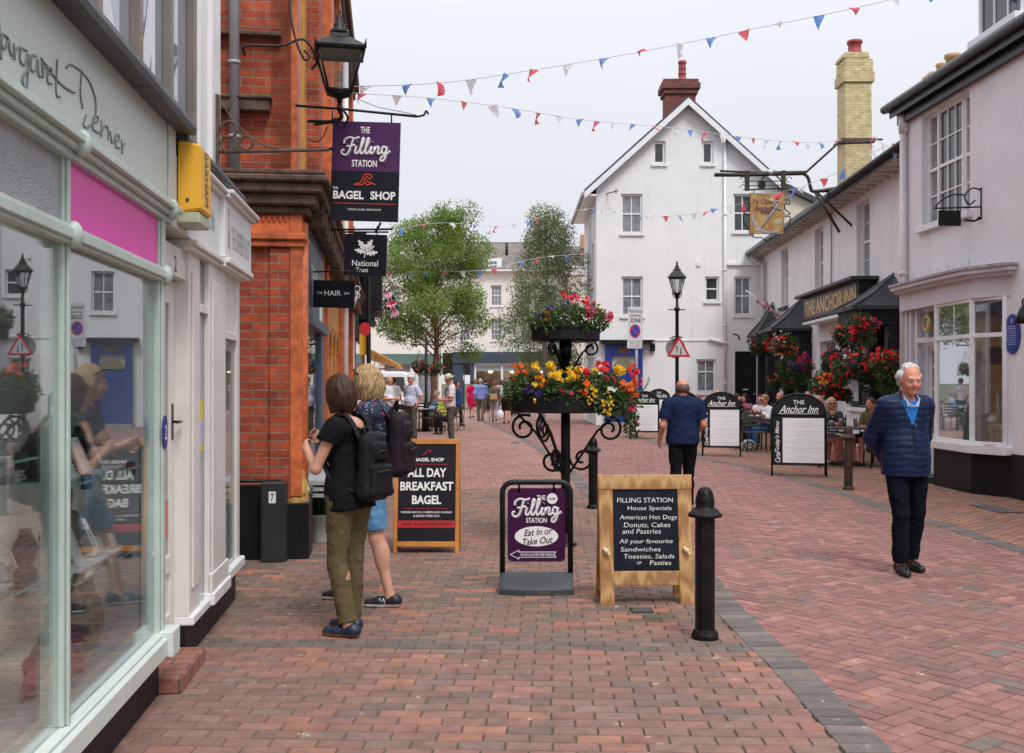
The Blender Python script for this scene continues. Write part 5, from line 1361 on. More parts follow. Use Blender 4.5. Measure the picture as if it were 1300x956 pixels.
A_, B_, C_, D_ = (-.0, 15.92), (-.22, 15.82), (-.24, 14.66), (-.02, 14.18)
b = MB()
for p in (B_, C_): b.cyl((p[0], p[1], .69), (p[0], p[1], 2.75), .045, n=8, smooth=False)
b.cyl((D_[0], D_[1], .69), (D_[0], D_[1], 2.75), .04, n=8); b.cyl((B_[0]+.0, (B_[1]+C_[1])/2, 2.24), (B_[0], (B_[1]+C_[1])/2, 2.72), .018, n=8)
for a_, c_ in ((A_, B_), (B_, C_), (C_, D_)):
    barbetween(b, a_, c_, 2.19, 2.25, .035); barbetween(b, a_, c_, .69, .74, .03); barbetween(b, a_, c_, 2.70, 2.76, .03)
b.build('bay_frame', M_['whiteframe'], RB, .004)
b = MB()
for a_, c_ in ((A_, B_), (B_, C_), (C_, D_)): barbetween(b, a_, c_, .72, 2.72, .003)
b.build('shop_window', glass_mat('bay_glass', (.90, .94, .94), .07, .5), RB)
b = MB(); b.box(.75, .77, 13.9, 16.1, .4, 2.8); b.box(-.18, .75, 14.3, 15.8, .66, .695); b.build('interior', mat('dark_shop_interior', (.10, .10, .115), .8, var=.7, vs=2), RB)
b = MB(); b.box(.05, .7, 15.0, 15.7, .695, 1.1); b.quad((.12, 15.75, .8), (.12, 15.0, .8), (.12, 15.0, 2.6), (.12, 15.75, 2.6)); b.build('pale_display', mat('pale_display', (.50, .56, .57), .7, var=.5, vs=4), RB)
bk = [('blue_book', (.10, .35, .55), 14.62, 1.20, .16, .42), ('book', (.25, .27, .30), 14.35, 1.75, .2, .30), ('book', (.35, .33, .25), 14.35, 1.40, .2, .28), ('book', (.05, .12, .35), 14.35, 1.0, .2, .34), ('book', (.30, .45, .50), 14.5, 2.2, .12, .3)]
for i, (n_, c_, y_, z_, w_, h_) in enumerate(bk):
    t_ = tag(MB().box(-.02, .02, -w_/2, w_/2, -h_/2, h_/2).build('book', mat('cover_%d' % i, c_, .4, var=.5, vs=12)), ['blue cover book leaning in the splayed bay window', 'grey cover book on the upper bay shelf', 'pale cover book on the middle bay shelf', 'dark blue cover book on the lower bay shelf', 'turquoise cover book highest in the bay window'][i], 'book', 'books shown in the bay window')
    t_.location = MR @ Vector((.12, y_, z_)); t_.rotation_euler = (0, 0, TR+R(-40))
b = MB()
for z_ in (.92, 1.22, 1.56, 1.92): b.box(.08, .4, 14.25, 14.75, z_-.35+.3, z_-.34+.3)
b.build('display_shelf', mat('shelf_dark', (.08, .06, .05), .6), RB)
t_ = thing('shop_letter', 'large dark letter W standing on the bay window floor', 'letter', MR @ Vector((-.0, 14.52, .82)), TR)
b = MB(); b.text('W', frameM((0, 0, 0), (-.5, -.86, 0), (0, 0, 1)), .30, .26, bold=.02); b.build('letter', mat('dark_ink'), t_)
b = MB(); b.ell((0, .05, .22), (.07, .07, .05)); b.build('model_car', M_['white'], t_)
b = MB(); b.tube([(-.16, 16.3+.11*math.cos(k*.35), 2.48+.11*math.sin(k*.35)) for k in range(18)], .028, 8, closed=True)
b.build('round_lamp', mat('brass_ring', (.45, .30, .08), .4), RB)
# shop door beside the bay
b = MB(); b.box(-.06, .0, 16.9, 17.3, 0, 2.74); b.box(-.09, 0, 16.05, 16.15, 0, 2.74); b.box(-.09, 0, 16.82, 16.92, 0, 2.74); b.box(-.10, .0, 16.15, 16.82, 2.19, 2.27); b.box(-.12, -.06, 17.0, 17.06, 0, 2.74); b.box(-.12, -.06, 17.18, 17.24, 0, 2.74); b.build('door_case', mat('lilac_paint'), RB, .006)
b = MB(); b.box(.10, .14, 16.1, 16.25, .1, 2.19); b.box(.10, .14, 16.7, 16.85, .1, 2.19); b.box(.10, .14, 16.25, 16.7, .1, .75); b.box(.10, .14, 16.25, 16.7, 2.08, 2.19)
for z_ in (1.1, 1.45, 1.8): b.box(.105, .135, 16.25, 16.7, z_, z_+.03)
dr = b.build('door', M_['white'], RB); b = MB(); b.box(.115, .12, 16.25, 16.7, .75, 2.1); b.build('pane', M_['dglass'], dr)
b = MB(); b.box(.11, .125, 16.1, 16.85, 2.27, 2.7); b.build('fanlight', M_['dglass2'], RB)
b = MB(); b.box(-.25, .1, 16.05, 16.9, 0, .10); b.build('step', mat('dark_lead'), RB)
# blue plaque
pp = rP(1286.5, 424); PLQ = thing('wall_plaque', 'oval blue commemorative plaque on the lilac white wall', 'plaque', MR @ Vector((-.004, pp.y, pp.z)), TR)
b = MB(); b.prism([(.20*math.cos(i*.2618), .27*math.sin(i*.2618)) for i in range(24)], 0, .02, 0, MRw); b.build('disc', mat('plaque_blue', (.012, .035, .25), .3), PLQ, .004)
b = MB(); b.ell((0, .18, .022), (.02, .04, .004), M=MRw)
for k in range(9):
    b.box(-.12+.006*abs(k-4), .12-.006*abs(k-4), .095-k*.030, .103-k*.030+(.004 if k < 2 else 0), .0205, .022, 0, MRw)
b.build('inscription', mat('pale_blue_ink', (.35, .42, .65), .5), PLQ)
# small scroll bracket with dark hanging plate
pb_ = rP(1246, 268); SB = thing('hanging_sign', 'small black plate hanging from a scrolled iron bracket on the upper wall', 'sign', MR @ Vector((0, pb_.y, pb_.z)), TR)
b = MB(); b.tube([(0, 0, -.12), (0, 0, .34)], .016, 6); b.tube([(-.05, 0, -.1), (-.05, .0, -.1), (.0, .0, -.1)], .02, 6); b.tube([(0, 0, .06), (-.62, .15, .06)], .013, 6)
b.tube(catmull([(0, .0, .30), (-.12, .03, .33), (-.22, .05, .22), (-.16, .04, .10), (-.08, .02, .16)], 6), .012, 6); b.tube(catmull([(-.22, .05, .24), (-.4, .1, .24), (-.56, .13, .14), (-.60, .15, .06)], 6), .012, 6)
b.tube([(0, 0, -.10), (-.10, .02, -.14), (-.22, .05, -.12)], .018, 6); b.build('iron_bracket', M_['black'], SB)
b = MB(); b.box(-.58, -.26, .08, .11, -.20, .02); b.build('plate', M_['blackmatt'], SB)
# dormer and chimney pots on the near right roof
DM = thing('dormer', 'pale dormer window on the slate roof at the top right', 'dormer', MR @ Vector((.35, 14.9, ER+.45)), TR)
b = MB(); b.box(0, 1.6, -.75, .75, 0, 1.3); b.box(-.1, 1.8, -.9, .9, 1.3, 1.42); b.build('cheek', mat('lilac_dormer', (.45, .46, .62), .5, var=.1), DM)
window(DM, frameM((0, 0, 0), (0, -1, 0), (0, 0, 1)) @ T(0, 0, .15), -.62, .62, .12, 1.2, cols=3, rows=1, sash=False, depth=.1)
CP = thing('chimney', 'buff chimney pots showing over the slate roof edge', 'chimney', W(1208, 85, 21.5))
b = MB(); b.box(-.5, .8, -.2, .3, -2, -.15); b.build('stack', brick_mat('painted_chimney_brick', 0, 0, 0), CP)
b = MB(); b.lathe([(.13, -.15), (.13, .15), (.16, .18), (.16, .25), (.11, .26)], (.02, 0, 0), 16); b.lathe([(.09, -.15), (.09, .0), (.11, .05), (.06, .08)], (-.22, 0, 0), 12); b.build('chimney_pot', mat('buff_clay', (.42, .26, .12), .7, var=.3, vs=9), CP)
# curved black lamp bracket at the frame edge
EL = thing('wall_lamp', 'black swan neck wall lamp at the right edge beside the blue plaque', 'wall lamp', MR @ rP(1299, 405, -.25), TR)
b = MB(); b.lathe([(.03, .16), (.05, .12), (.08, .04), (.11, -.06), (.10, -.06)], (0, 0, 0), 16); b.tube(catmull([(0, 0, .15), (.0, 0, .25), (.12, -.0, .28), (.25, 0, .2)], 5), .012, 6); b.build('shade', M_['black'], EL)
# ---------------------------------------------------------------- hanging signs
purple = mat('purple_sign', (.075, .020, .095), .5, var=.12, spec=.25); purpled = mat('dark_purple_sign', (.045, .003, .042), .5, var=.12, spec=.25)
ink = mat('white_ink', (.8, .8, .8), .5, var=0); nav = mat('blue_black_sign', (.009, .010, .017), .5, var=.15, spec=.2); redi = mat('red_orange_ink', (.60, .07, .02), .5, var=0)
def facing(o, yaw=0): return T(*o) @ rot('Z', yaw) @ frameM((0, 0, 0), (1, 0, 0), (0, 0, 1))
FIL = [[(0.5, 2.5), (0.7, 3.3), (1.6, 3.75), (2.6, 3.55), (3.5, 3.85)], [(2.3, 3.5), (1.9, 2.2), (1.5, 1.0), (.9, .3), (.2, .5), (.1, 1.1), (.6, 1.3)], [(1.0, 2.0), (1.8, 2.05), (2.7, 2.3)],
       [(2.9, 2.1), (2.65, 1.0), (2.9, .6), (3.4, 1.0), (4.2, 2.6), (4.4, 3.5), (4.1, 3.5), (3.7, 1.3), (3.9, .6), (4.4, 1.0), (5.2, 2.6), (5.4, 3.5), (5.1, 3.5), (4.7, 1.3), (4.9, .6), (5.4, 1.0), (5.9, 2.0)], [(5.95, 2.1), (5.7, 1.0), (5.95, .6), (6.3, 1.0)],
       [(6.6, 2.1), (6.35, .7)], [(6.4, 1.2), (7.0, 2.05), (7.3, 1.8), (7.1, .9), (7.4, .65), (7.9, 1.1)], [(8.8, 1.9), (8.2, 2.1), (7.9, 1.3), (8.2, .7), (8.7, 1.1), (8.9, 2.1), (8.7, .2), (8.2, -.7), (7.7, -.6), (7.9, 0), (9.0, .8), (9.6, 1.3)], [(3.15, 2.9), (3.2, 2.95)], [(6.2, 2.9), (6.25, 2.95)]]
def filling(b, M, w, mi, r, mi2=None):
    s = w/9.6
    if mi2 is not None: b.strokes([[(p[0]*s+s*.10, p[1]*s-s*.10) for p in l] for l in FIL], M @ T(-w/2, -1.9*s, -r*1.15), r*1.8, mi2)
    b.strokes([[(p[0]*s, p[1]*s) for p in l] for l in FIL], M @ T(-w/2, -1.9*s, 0), r, mi)
# double hanging sign
c = W(464, 218, 9.35); FS = thing('hanging_sign', 'tall purple and black double hanging sign lettered in white beneath the iron bar', 'sign', c)
hw, hh = .305, .445; Mf = rot('Y', 1.6) @ frameM((0, 0, 0), (1, 0, 0), (0, 0, 1))
b = MB(); b.box(-hw, hw, -hh, hh, -.012, .012); b.build('board', nav, FS, M=Mf)
b = MB(); b.box(-hw, hw, -.0, hh, .0125, .014); b.build('purple_panel', purple, FS, M=Mf)
b = MB(); b.text('THE', Mf @ T(-.01, .37, .017), .085, .06, bold=.02); filling(b, Mf @ T(0, .215, .02), .44, 0, .010, 1); b.text('STATION', Mf @ T(-.01, .07, .017), .225, .062, bold=.02)
b.text('THE', Mf @ T(-.265, -.155, .016), .05, .02, bold=.02); b.text('BAGEL', Mf @ T(-.145, -.215, .016), .275, .075, bold=.03); b.text('SHOP', Mf @ T(.165, -.215, .016), .225, .075, bold=.03); b.text('CROSS LANE, SIDMOUTH', Mf @ T(0, -.345, .016), .30, .02)
b.build('lettering', [ink, mat('dim_grey_ink', (.16, .13, .18), .5)], FS)
b = MB(); b.box(-.28, .28, -.292, -.287, .0125, .015, 0, Mf); WAVE = [(-.10, 0), (-.04, .02), (-.01, .08), (.03, .095), (.06, .075), (.045, .05), (.03, .06)]
b.strokes([[(x, y) for x, y in WAVE], [(-.10, -.005), (-.02, -.0), (.0, .055), (.03, .075)], [(.0, .02), (.02, -.005), (.06, .01), (.09, .0)], [(.015, .045), (.03, .02), (.06, .025)]], Mf @ T(0, -.12, .016), .0055); b.build('wave_emblem', redi, FS)
HB = thing('sign_bracket', 'long black wrought iron bar with hooked end holding the purple sign', 'bracket', OB, TB)
i_ = MBk.inverted()
b = MB(); a0 = i_ @ W(375, 134, 9.2); a1 = i_ @ W(430, 138, 9.3); a2 = i_ @ W(530, 148, 9.35)
b.tube([a0, a1, a2], .012, 8); e = [W(530, 148, 9.35), W(538, 146, 9.35), W(541, 141, 9.35), W(544, 145, 9.35)]; b.tube(catmull([i_ @ p for p in e], 5), .010, 6)
b.tube([i_ @ W(390, 154, 9.3), i_ @ W(424, 154, 9.35)], .014, 8); b.tube([i_ @ W(497, 145, 9.35), i_ @ W(497, 158, 9.35)], .008, 6); b.tube([i_ @ W(422, 140, 9.35), i_ @ W(422, 158, 9.35)], .008, 6)
b.tube([i_ @ W(390, 189, 9.3), i_ @ W(424, 189, 9.35)], .014, 8); b.tube(catmull([i_ @ W(x, y, 9.3) for x, y in ((391, 176), (400, 180), (410, 174), (416, 160))], 5), .005, 5); b.tube(catmull([i_ @ W(x, y, 9.3) for x, y in ((452, 125), (480, 136), (510, 142), (528, 146))], 5), .003, 5)
b.build('iron_bar', M_['black'], HB)
# lantern hung from the brick corner
M_l = W(431, 117, 8.9); t = wall_lantern('wall_lantern', 'large black hexagon style street lantern on the corner of the brick building', T(*M_l) @ rot('Z', 12), .92)
t['label'] = 'large black four sided street lantern at the top of the brick corner'
b = MB(); LB = thing('lantern_bracket', 'black iron bracket carrying the large corner lantern', 'bracket', M_l); b.tube([(0, 0, -.10), (0, 0, -.16)], .02, 8); b.tube(catmull([(0, 0, -.15), (-.03, .2, -.18), (-.3, .5, -.15)], 5), .018, 6); b.tube(catmull([(.0, .02, -.12), (.06, .06, -.2), (.0, .12, -.28), (-.06, .08, -.2)], 5), .010, 6); b.build('iron_bracket', M_['black'], LB)
# oak leaf sign
c = W(464, 324, 10.8); NT = thing('hanging_sign', 'square black hanging sign with a white oak leaf sprig and serif lettering', 'sign', c)
b = MB(); b.box(-.22, .22, -.215, .215, -.012, .012); b.build('board', nav, NT, M=Mf)
b = MB()
def leaf(b, ox, oy, ang, L_, Wd, M):
    pts = []; n = 26; ca, sa = math.cos(R(ang)), math.sin(R(ang))
    for i in range(n+1):
        t_ = i/n; w_ = Wd*math.sin(math.pi*t_**.8)**.7*(1+.38*math.sin(t_*math.pi*7)); pts.append((t_*L_, w_))
    poly = pts+[(p[0], -p[1]) for p in reversed(pts[1:-1])]
    b.prism([(ox+x*ca-y*sa, oy+x*sa+y*ca) for x, y in poly], .012, .016, 0, M)
for (ox, oy, an, L_, w_) in ((-.0, .055, 128, .125, .026), (.0, .05, 58, .13, .026), (-.005, .03, 168, .11, .022), (.01, .015, 8, .12, .024), (.01, .04, 35, .10, .016)): leaf(b, ox, oy, an, L_, w_, Mf)
b.tube(catmull([Mf @ Vector(p) for p in ((0, .10, .014), (.005, .05, .014), (-.005, .0, .014), (-.01, -.03, .014))], 4), .006, 5)
b.text('National', Mf @ T(-.0, -.085, .016), .27, .062, bold=.006); b.text('Trust', Mf @ T(-.03, -.155, .016), .13, .045, bold=.006); b.build('lettering', ink, NT)
b = MB(); b.tube([(-.22, 0, .24), (.24, 0, .24)], .010, 6); b.tube([(-.12, 0, .21), (-.12, 0, .30)], .006, 5); b.tube([(.12, 0, .21), (.12, 0, .30)], .006, 5); b.tube([(-.55, .05, .27), (.28, 0, .27)], .012, 6); b.tube([(.1, 0, .23), (.16, 0, .34)], .014, 6); b.build('iron_bar', M_['black'], NT)
# hair sign
c = W(424, 373.5, 10.3); HS = thing('hanging_sign', 'small black hanging sign with HAIR in white letters and a pair of scissors', 'sign', c)
b = MB(); b.box(-.205, .205, -.135, .135, -.01, .01); b.build('board', nav, HS, M=Mf)
b = MB(); b.text('THE', Mf @ T(-.14, .01, .013), .055, .022); b.text('HAIR', Mf @ T(-.01, .01, .013), .165, .052, bold=.01); b.text('BAR', Mf @ T(.13, .01, .013), .055, .022); b.build('lettering', ink, HS)
b = MB(); 
for s_ in (-1, 1): b.tube([(.225+.028*math.cos(k*.52), .06+s_*.0+.028*math.sin(k*.52)-(.0 if s_ > 0 else .065), -.02) for k in range(12)], .006, 5, 0, Mf, closed=True)
b.tube([(.235, .03, .0), (.20, -.14, .0)], .007, 5, 0, Mf); b.tube([(.23, -.03, .0), (.10, -.155, .0)], .007, 5, 0, Mf); b.build('scissors', ink, HS)
b = MB(); b.tube([(-.30, .02, .22), (.26, 0, .235)], .008, 6); b.tube([(-.15, 0, .13), (-.15, 0, .23)], .004, 5); b.tube([(.15, 0, .13), (.15, 0, .235)], .004, 5); b.build('iron_bar', M_['black'], HS)
# ---------------------------------------------------------------- A boards
oak = mat('varnished_pine', (.46, .25, .095), .45, var=.3, vs=4, bump=.2, bs=30)
def wood_grain(name, c1, c2):
    if name in MATS: return MATS[name]
    m = mat(name, c1, .5, var=.05); nt = m.node_tree; L = nt.links; b = nt.nodes['Principled BSDF']; tc = nd(nt, 'ShaderNodeTexCoord'); mp = nd(nt, 'ShaderNodeMapping'); mp.inputs['Scale'].default_value = (9, 9, 1.3)
    L.new(tc.outputs['Object'], mp.inputs[0]); wv = nd(nt, 'ShaderNodeTexWave', wave_type='RINGS'); wv.inputs['Scale'].default_value = 1.6; wv.inputs['Distortion'].default_value = 7; wv.inputs['Detail'].default_value = 3; L.new(mp.outputs[0], wv.inputs[0])
    mx = nd(nt, 'ShaderNodeMix', data_type='RGBA'); L.new(wv.outputs['Fac'], mx.inputs['Factor']); mx.inputs['A'].default_value = (*c1, 1); mx.inputs['B'].default_value = (*c2, 1); L.new(mx.outputs['Result'], b.inputs['Base Color']); return m
pine = wood_grain('pine_grain', (.52, .30, .12), (.30, .14, .045))
G1 = G(818, 763); CB = thing('chalkboard', 'pine framed chalkboard A-board with handwritten house specials menu', 'A-board', G1, R(2))
TI = 9.5
def leafboard(par, w, h, tw, tilt, sign, mframe, mpanel, top=.11, bot=.13, leg=.19, name='front_frame', th=.03):
    """one leaf of an A-board hinged at height h; sign -1 front (towards camera)"""
    Ml = T(0, sign*math.tan(R(tilt))*h, 0) @ Matrix.Rotation(R(-tilt*sign)*-1*-1, 4, 'X') @ frameM((0, 0, 0), (1, 0, 0), (0, 0, 1))
    if sign > 0: Ml = T(0, math.tan(R(tilt))*h, 0) @ Matrix.Rotation(R(tilt), 4, 'X') @ frameM((0, 0, 0), (1, 0, 0), (0, 0, 1))
    else: Ml = T(0, -math.tan(R(tilt))*h, 0) @ Matrix.Rotation(R(-tilt), 4, 'X') @ frameM((0, 0, 0), (1, 0, 0), (0, 0, 1))
    H_ = h/math.cos(R(tilt)); b = MB()
    b.box(-w/2, -w/2+tw, 0, H_-top, -th/2, th/2); b.box(w/2-tw, w/2, 0, H_-top, -th/2, th/2)
    b.box(-w/2-.005, w/2+.005, H_-top, H_, -th/2-.002, th/2+.002); b.box(-w/2+tw, w/2-tw, leg, leg+bot, -th/2, th/2-.002)
    b.build(name, mframe, par, .004, M=Ml)
    b = MB(); b.box(-w/2+tw, w/2-tw, leg+bot, H_-top, -th/2+.006, th/2-.010); b.build('panel', mpanel, par, M=Ml)
    return Ml, H_
chalk = mat('slate_chalkboard', (.011, .014, .022), .8, var=.5, vs=6, spec=.15)
Ml, H_ = leafboard(CB, .665, .905, .10, 8, -1, pine, chalk, .105, .10, .135)
leafboard(CB, .665, .900, .10, 9, 1, pine, mat('dark_back', (.10, .05, .02), .7), .105, .10, .135, name='back_frame')
b = MB(); x0 = -.225
for (txt, cx, cz, ww, hh_, sh) in (('FILLING STATION', 0, .745, .42, .036, 0), ('House Specials', .03, .675, .33, .042, .05), ('American Hot Dogs', .02, .60, .43, .044, .1), ('Donuts, Cakes', .01, .54, .35, .042, .12), ('and Pastries', -.03, .49, .29, .036, .12),
                               ('All your favourite', .0, .405, .40, .042, .15), ('Sandwiches', -.04, .345, .30, .033, .12), ('Toasties, Salads', .02, .285, .38, .038, .12), ('Pasties', .10, .235, .16, .034, .1), ('or', -.05, .235, .035, .02, .1)):
    b.text(txt, Ml @ T(cx, .292+(cz-.235)*.865, .008), ww*.95, hh_*.92, shear=sh, bold=-.004)
b.build('chalk_writing', mat('chalk_white', (.72, .73, .74), .9, var=.25, vs=60), CB)
b = MB()
for s_ in (-1, 1):
    b.tube(catmull([(s_*.285-.02, .40, .03), (s_*.285-.01, .38, .045), (s_*.285+.01, .37, .04), (s_*.285+.015, .345, .05)], 4), .011, 6, 0, Ml); b.ell((s_*.285, .375, .04), (.02, .022, .02), 0, 10, 6, Ml)
b.build('rope_knot', mat('cream_rope', (.65, .52, .32), .8), CB)
# purple swing sign
SW = thing('swing_sign', 'purple pavement swing sign in a black tube frame on a curved grey base', 'pavement sign', G(681, 751), R(0))
fw_ = .255; ztop = .82; b = MB()
pts = [(-fw_, 0, .10), (-fw_, 0, ztop-.08)]+[(-fw_+.08-.08*math.cos(a), 0, ztop-.08+.08*math.sin(a)) for a in [math.pi/2*i/6 for i in range(1, 7)]]+[(fw_-.08+.08*math.sin(a), 0, ztop-.08+.08*math.cos(a)) for a in [math.pi/2*i/6 for i in range(0, 7)]]+[(fw_, 0, .10)]
b.tube(pts, .021, 10); 
for s_ in (-1, 1): b.box(s_*.13-.008, s_*.13+.008, -.006, .006, ztop-.075, ztop)
b.build('tube_frame', M_['black'], SW)
def rrect(w, h, r, n=5):
    out = []
    for cx_, cy_, a0 in ((w-r, h-r, 0), (-w+r, h-r, 90), (-w+r, -h+r, 180), (w-r, -h+r, 270)):
        for i in range(n+1): a = R(a0+90*i/n); out.append((cx_+r*math.cos(a), cy_+r*math.sin(a)))
    return out
Mw = frameM((0, 0, .50), (1, 0, 0), (0, 0, 1))
b = MB(); b.prism(rrect(.215, .275, .035), -.006, .006, 0, Mw); b.build('panel', purpled, SW)
b = MB(); b.text('THE', Mw @ T(.035, .205, .009), .065, .035, bold=.02); filling(b, Mw @ T(0, .125, .011), .37, 0, .0075, 1); b.text('STATION', Mw @ T(.0, .035, .009), .155, .038, bold=.02)
b.prism([(.163*math.cos(i*.2094), -.085+.075*math.sin(i*.2094)) for i in range(30)], .006, .008, 0, Mw)
b.prism([(-.2, -.222), (-.13, -.185), (-.13, -.20), (.15, -.20), (.135, -.22), (.15, -.244), (-.13, -.244), (-.13, -.26)], .006, .0075, 0, Mw)
b.text('VEGAN & GLUTEN FREE FRIENDLY', Mw @ T(.01, -.222, .0092), .26, .020, mi=0, bold=.01); b.prism([(.118+.04*math.cos(i*.3142), .197+.04*math.sin(i*.3142)) for i in range(20)], .006, .0078, 0, Mw)
b.build('lettering', [mat('white_ink'), mat('grey_outline', (.35, .30, .38), .5)], SW)
b = MB(); b.prism([(-.19, -.222), (-.135, -.193), (-.135, -.205), (.14, -.205), (.127, -.222), (.14, -.239), (-.135, -.239), (-.135, -.251)], .0076, .0084, 0, Mw); b.build('arrow_infill', purpled, SW)
b = MB(); 
EAT = ('Eat In or', .008, -.052, .215, .048), ('Take Out', .0, -.118, .225, .05)
for t_, cx_, cz_, w_, h_ in EAT: b.text(t_, Mw @ rot('Z', 5) @ T(cx_, cz_, .0095), w_, h_, shear=.35, bold=.012)
b.text('NCASS', Mw @ T(.118, .197, .0092), .05, .014, bold=.03); b.build('dark_lettering', mat('dark_ink'), SW)
b = MB(); b.prism([(-.275, 0)]+[(-.275+.55*i/12, -.0-.05*math.sin(math.pi*i/12)) for i in range(1, 12)]+[(.275, 0), (.275, .28)]+[(.275-.55*i/12, .28+.05*math.sin(math.pi*i/12)) for i in range(1, 12)]+[(-.275, .28)], .0, .045, 0, T(0, -.14, 0))
vsb = []; n = 14
for j in range(n+1):
    a = -1+2*j/n
    for (yy, zz) in ((-.16-.02*(1-a*a), .045), (-.02, .145*(1-.0*a)), (.02, .145), (.16, .045)): vsb.append((a*.27, yy*(1 if abs(yy) < .05 else math.sqrt(max(.02, 1-.55*a*a))), zz))
fb = [(4*j+k, 4*j+4+k, 4*j+5+k, 4*j+1+k) for j in range(n) for k in range(3)]+[(0, 1, 2, 3), (4*n+3, 4*n+2, 4*n+1, 4*n)]
b.add(vsb, fb, 0, True); b.build('base', mat('grey_rubber_base', (.045, .05, .058), .5, var=.2), SW, .006)
# orange framed bagel board
BB = thing('a_board', 'orange framed black A-board advertising an all day breakfast bagel', 'A-board', G(541, 703)+Vector((0, .17, 0)), R(-1))
Ml, H_ = leafboard(BB, .60, 1.04, .035, 9, -1, M_['wood'], mat('print_black', (.012, .012, .018), .5, spec=.2), .05, .05, .06)
leafboard(BB, .60, 1.03, .035, 9, 1, M_['wood'], mat('print_black'), .05, .05, .06, name='back_frame')
b = MB(); b.text('BAGEL SHOP', Ml @ T(.02, .86, .008), .27, .032, bold=.03)
for t_, z_, w_ in (('ALL DAY', .74, .36), ('BREAKFAST', .615, .49), ('BAGEL', .49, .27)): b.text(t_, Ml @ T(.0, z_, .008), w_, .082, bold=.03)
b.text('SMOKED BACON, CUMBERLAND SAUSAGE', Ml @ T(.0, .375, .008), .47, .020, bold=.01); b.text('& DEVON FRIED EGG', Ml @ T(.0, .342, .008), .24, .020, bold=.01); b.build('lettering', ink, BB)
b = MB(); b.box(-.20, .20, .815, .819, .005, .0075, 0, Ml); b.box(-.20, .20, .408, .412, .005, .0075, 0, Ml); b.box(-.26, .26, .235, .30, .005, .0065, 0, Ml); b.strokes([[(x*.5, y*.5) for x, y in WAVE]], Ml @ T(0, .90, .008), .004); b.build('red_print', mat('red_print', (.50, .015, .02), .5, var=0), BB)
b = MB(); b.text('ADD A HASHBROWN', Ml @ T(0, .268, .008), .46, .035, bold=.02); b.build('dark_lettering', mat('maroon_ink', (.10, .01, .012), .5, var=0), BB)
# plain pale board foot glimpsed behind the women
# pub menu boards
ANC = [[(-.9, -.3), (-.7, .1), (-.2, .6), (.1, .75), (-.1, .2), (-.15, -.3)], [(-.6, .0), (.1, .05)]]
def menu_board(px0, px1, pyt, pyb, label, yaw, tx=True, W_=None):
    D = GD(pyb); cx_ = (px0+px1)/2; p = Vector(((cx_-650)/FPX*D, D, 0)); h = (pyb-pyt)/FPX*D; w = (W_ or (px1-px0)/FPX*D)/max(.5, math.cos(R(yaw)))
    t = thing('menu_board', label, 'A-board', p, R(yaw), 'black menu A-boards of the pub'); tl = 8
    for sg in (-1, 1):
        Mb_ = T(0, sg*math.tan(R(tl))*h*.98, 0) @ Matrix.Rotation(R(tl*sg), 4, 'X') @ frameM((0, 0, 0), (1, 0, 0), (0, 0, 1)) if sg < 0 else T(0, math.tan(R(tl))*h, 0) @ Matrix.Rotation(R(tl), 4, 'X') @ frameM((0, 0, 0), (1, 0, 0), (0, 0, 1))
        H2 = h/math.cos(R(tl)); r_ = w/2; ah = r_*.78
        arch_ = [(-r_*math.cos(math.pi*i/16), H2-ah+ah*math.sin(math.pi*i/16)) for i in range(17)]
        z0 = .20
        b = MB(); b.prism([(r_, z0), (r_, H2-ah)]+list(reversed(arch_[:-1]))[0:15]+[(-r_, H2-ah), (-r_, z0)], -.012, .0, 0, Mb_); b.build('board', M_['blackmatt'], t)
        b = MB(); b.tube([(-r_, 0, 0)]+[(x, y, 0) for x, y in arch_]+[(r_, 0, 0)], .016, 6, 0, Mb_); b.tube([(-r_, z0, 0), (r_, z0, 0)], .012, 6, 0, Mb_); b.tube([(-r_, H2-ah-.02, 0), (r_, H2-ah-.02, 0)], .012, 6, 0, Mb_); b.build('frame', M_['black'], t)
        if sg < 0:
            b = MB(); b.box(-r_*.60, r_*.93, z0+.03, H2-ah-.07, .002, .006, 0, Mb_); sh = b.build('menu_sheet', mat('menu_paper', (.78, .79, .80), .55, var=.03), t)
            b = MB(); n = int((H2-ah-.12-z0)/.035)
            for k in range(n):
                if k % 4 == 3: continue
                y_ = z0+.06+k*.035; ww = r_*(.5+.22*math.sin(k*2.3)); b.box(r_*.16-ww, r_*.16+ww, y_, y_+.006, .0062, .007, 0, Mb_)
            b.build('menu_text', mat('pale_grey_print', (.50, .52, .54), .6, var=0), sh)
            b = MB(); b.text('THE', Mb_ @ T(0, H2-ah*.42, .004), r_*.42, r_*.16, bold=.01); b.text('Anchor Inn', Mb_ @ T(0, H2-ah*.76, .004), r_*1.45, r_*.30, shear=.5, bold=.01)
            b.box(-r_*.75, r_*.75, H2-ah-.0, H2-ah+.008, .001, .003, 0, Mb_); b.text("Today's Menu", Mb_ @ rot('Z', 0) @ T(-r_*.79, z0+(H2-ah-z0)*.55, .004) @ rot('Z', 90), (H2-ah-z0)*.62, r_*.2, shear=.4, bold=.01)
            b.text('Carte', Mb_ @ T(-r_*.79, z0+(H2-ah-z0)*.14, .004) @ rot('Z', 90), (H2-ah-z0)*.2, r_*.2, shear=.4, bold=.01); b.build('lettering', ink, t)
    return t
menu_board(982, 1046, 500, 604, 'largest and nearest black arched menu board in front of the seated blonde woman', -14)
menu_board(893, 939, 498, 579, 'black arched menu board between the bald man in the navy T-shirt and the pub tables', -12)
menu_board(801, 836, 497, 557, 'black arched menu board at the left end of the row, nearest the flower planter', -10)
menu_board(823, 850, 494, 549, 'black arched menu board half hidden behind the leftmost menu board', -10)
menu_board(852, 884, 497, 566, 'black arched menu board hidden behind the bald man in the navy T-shirt', -10)
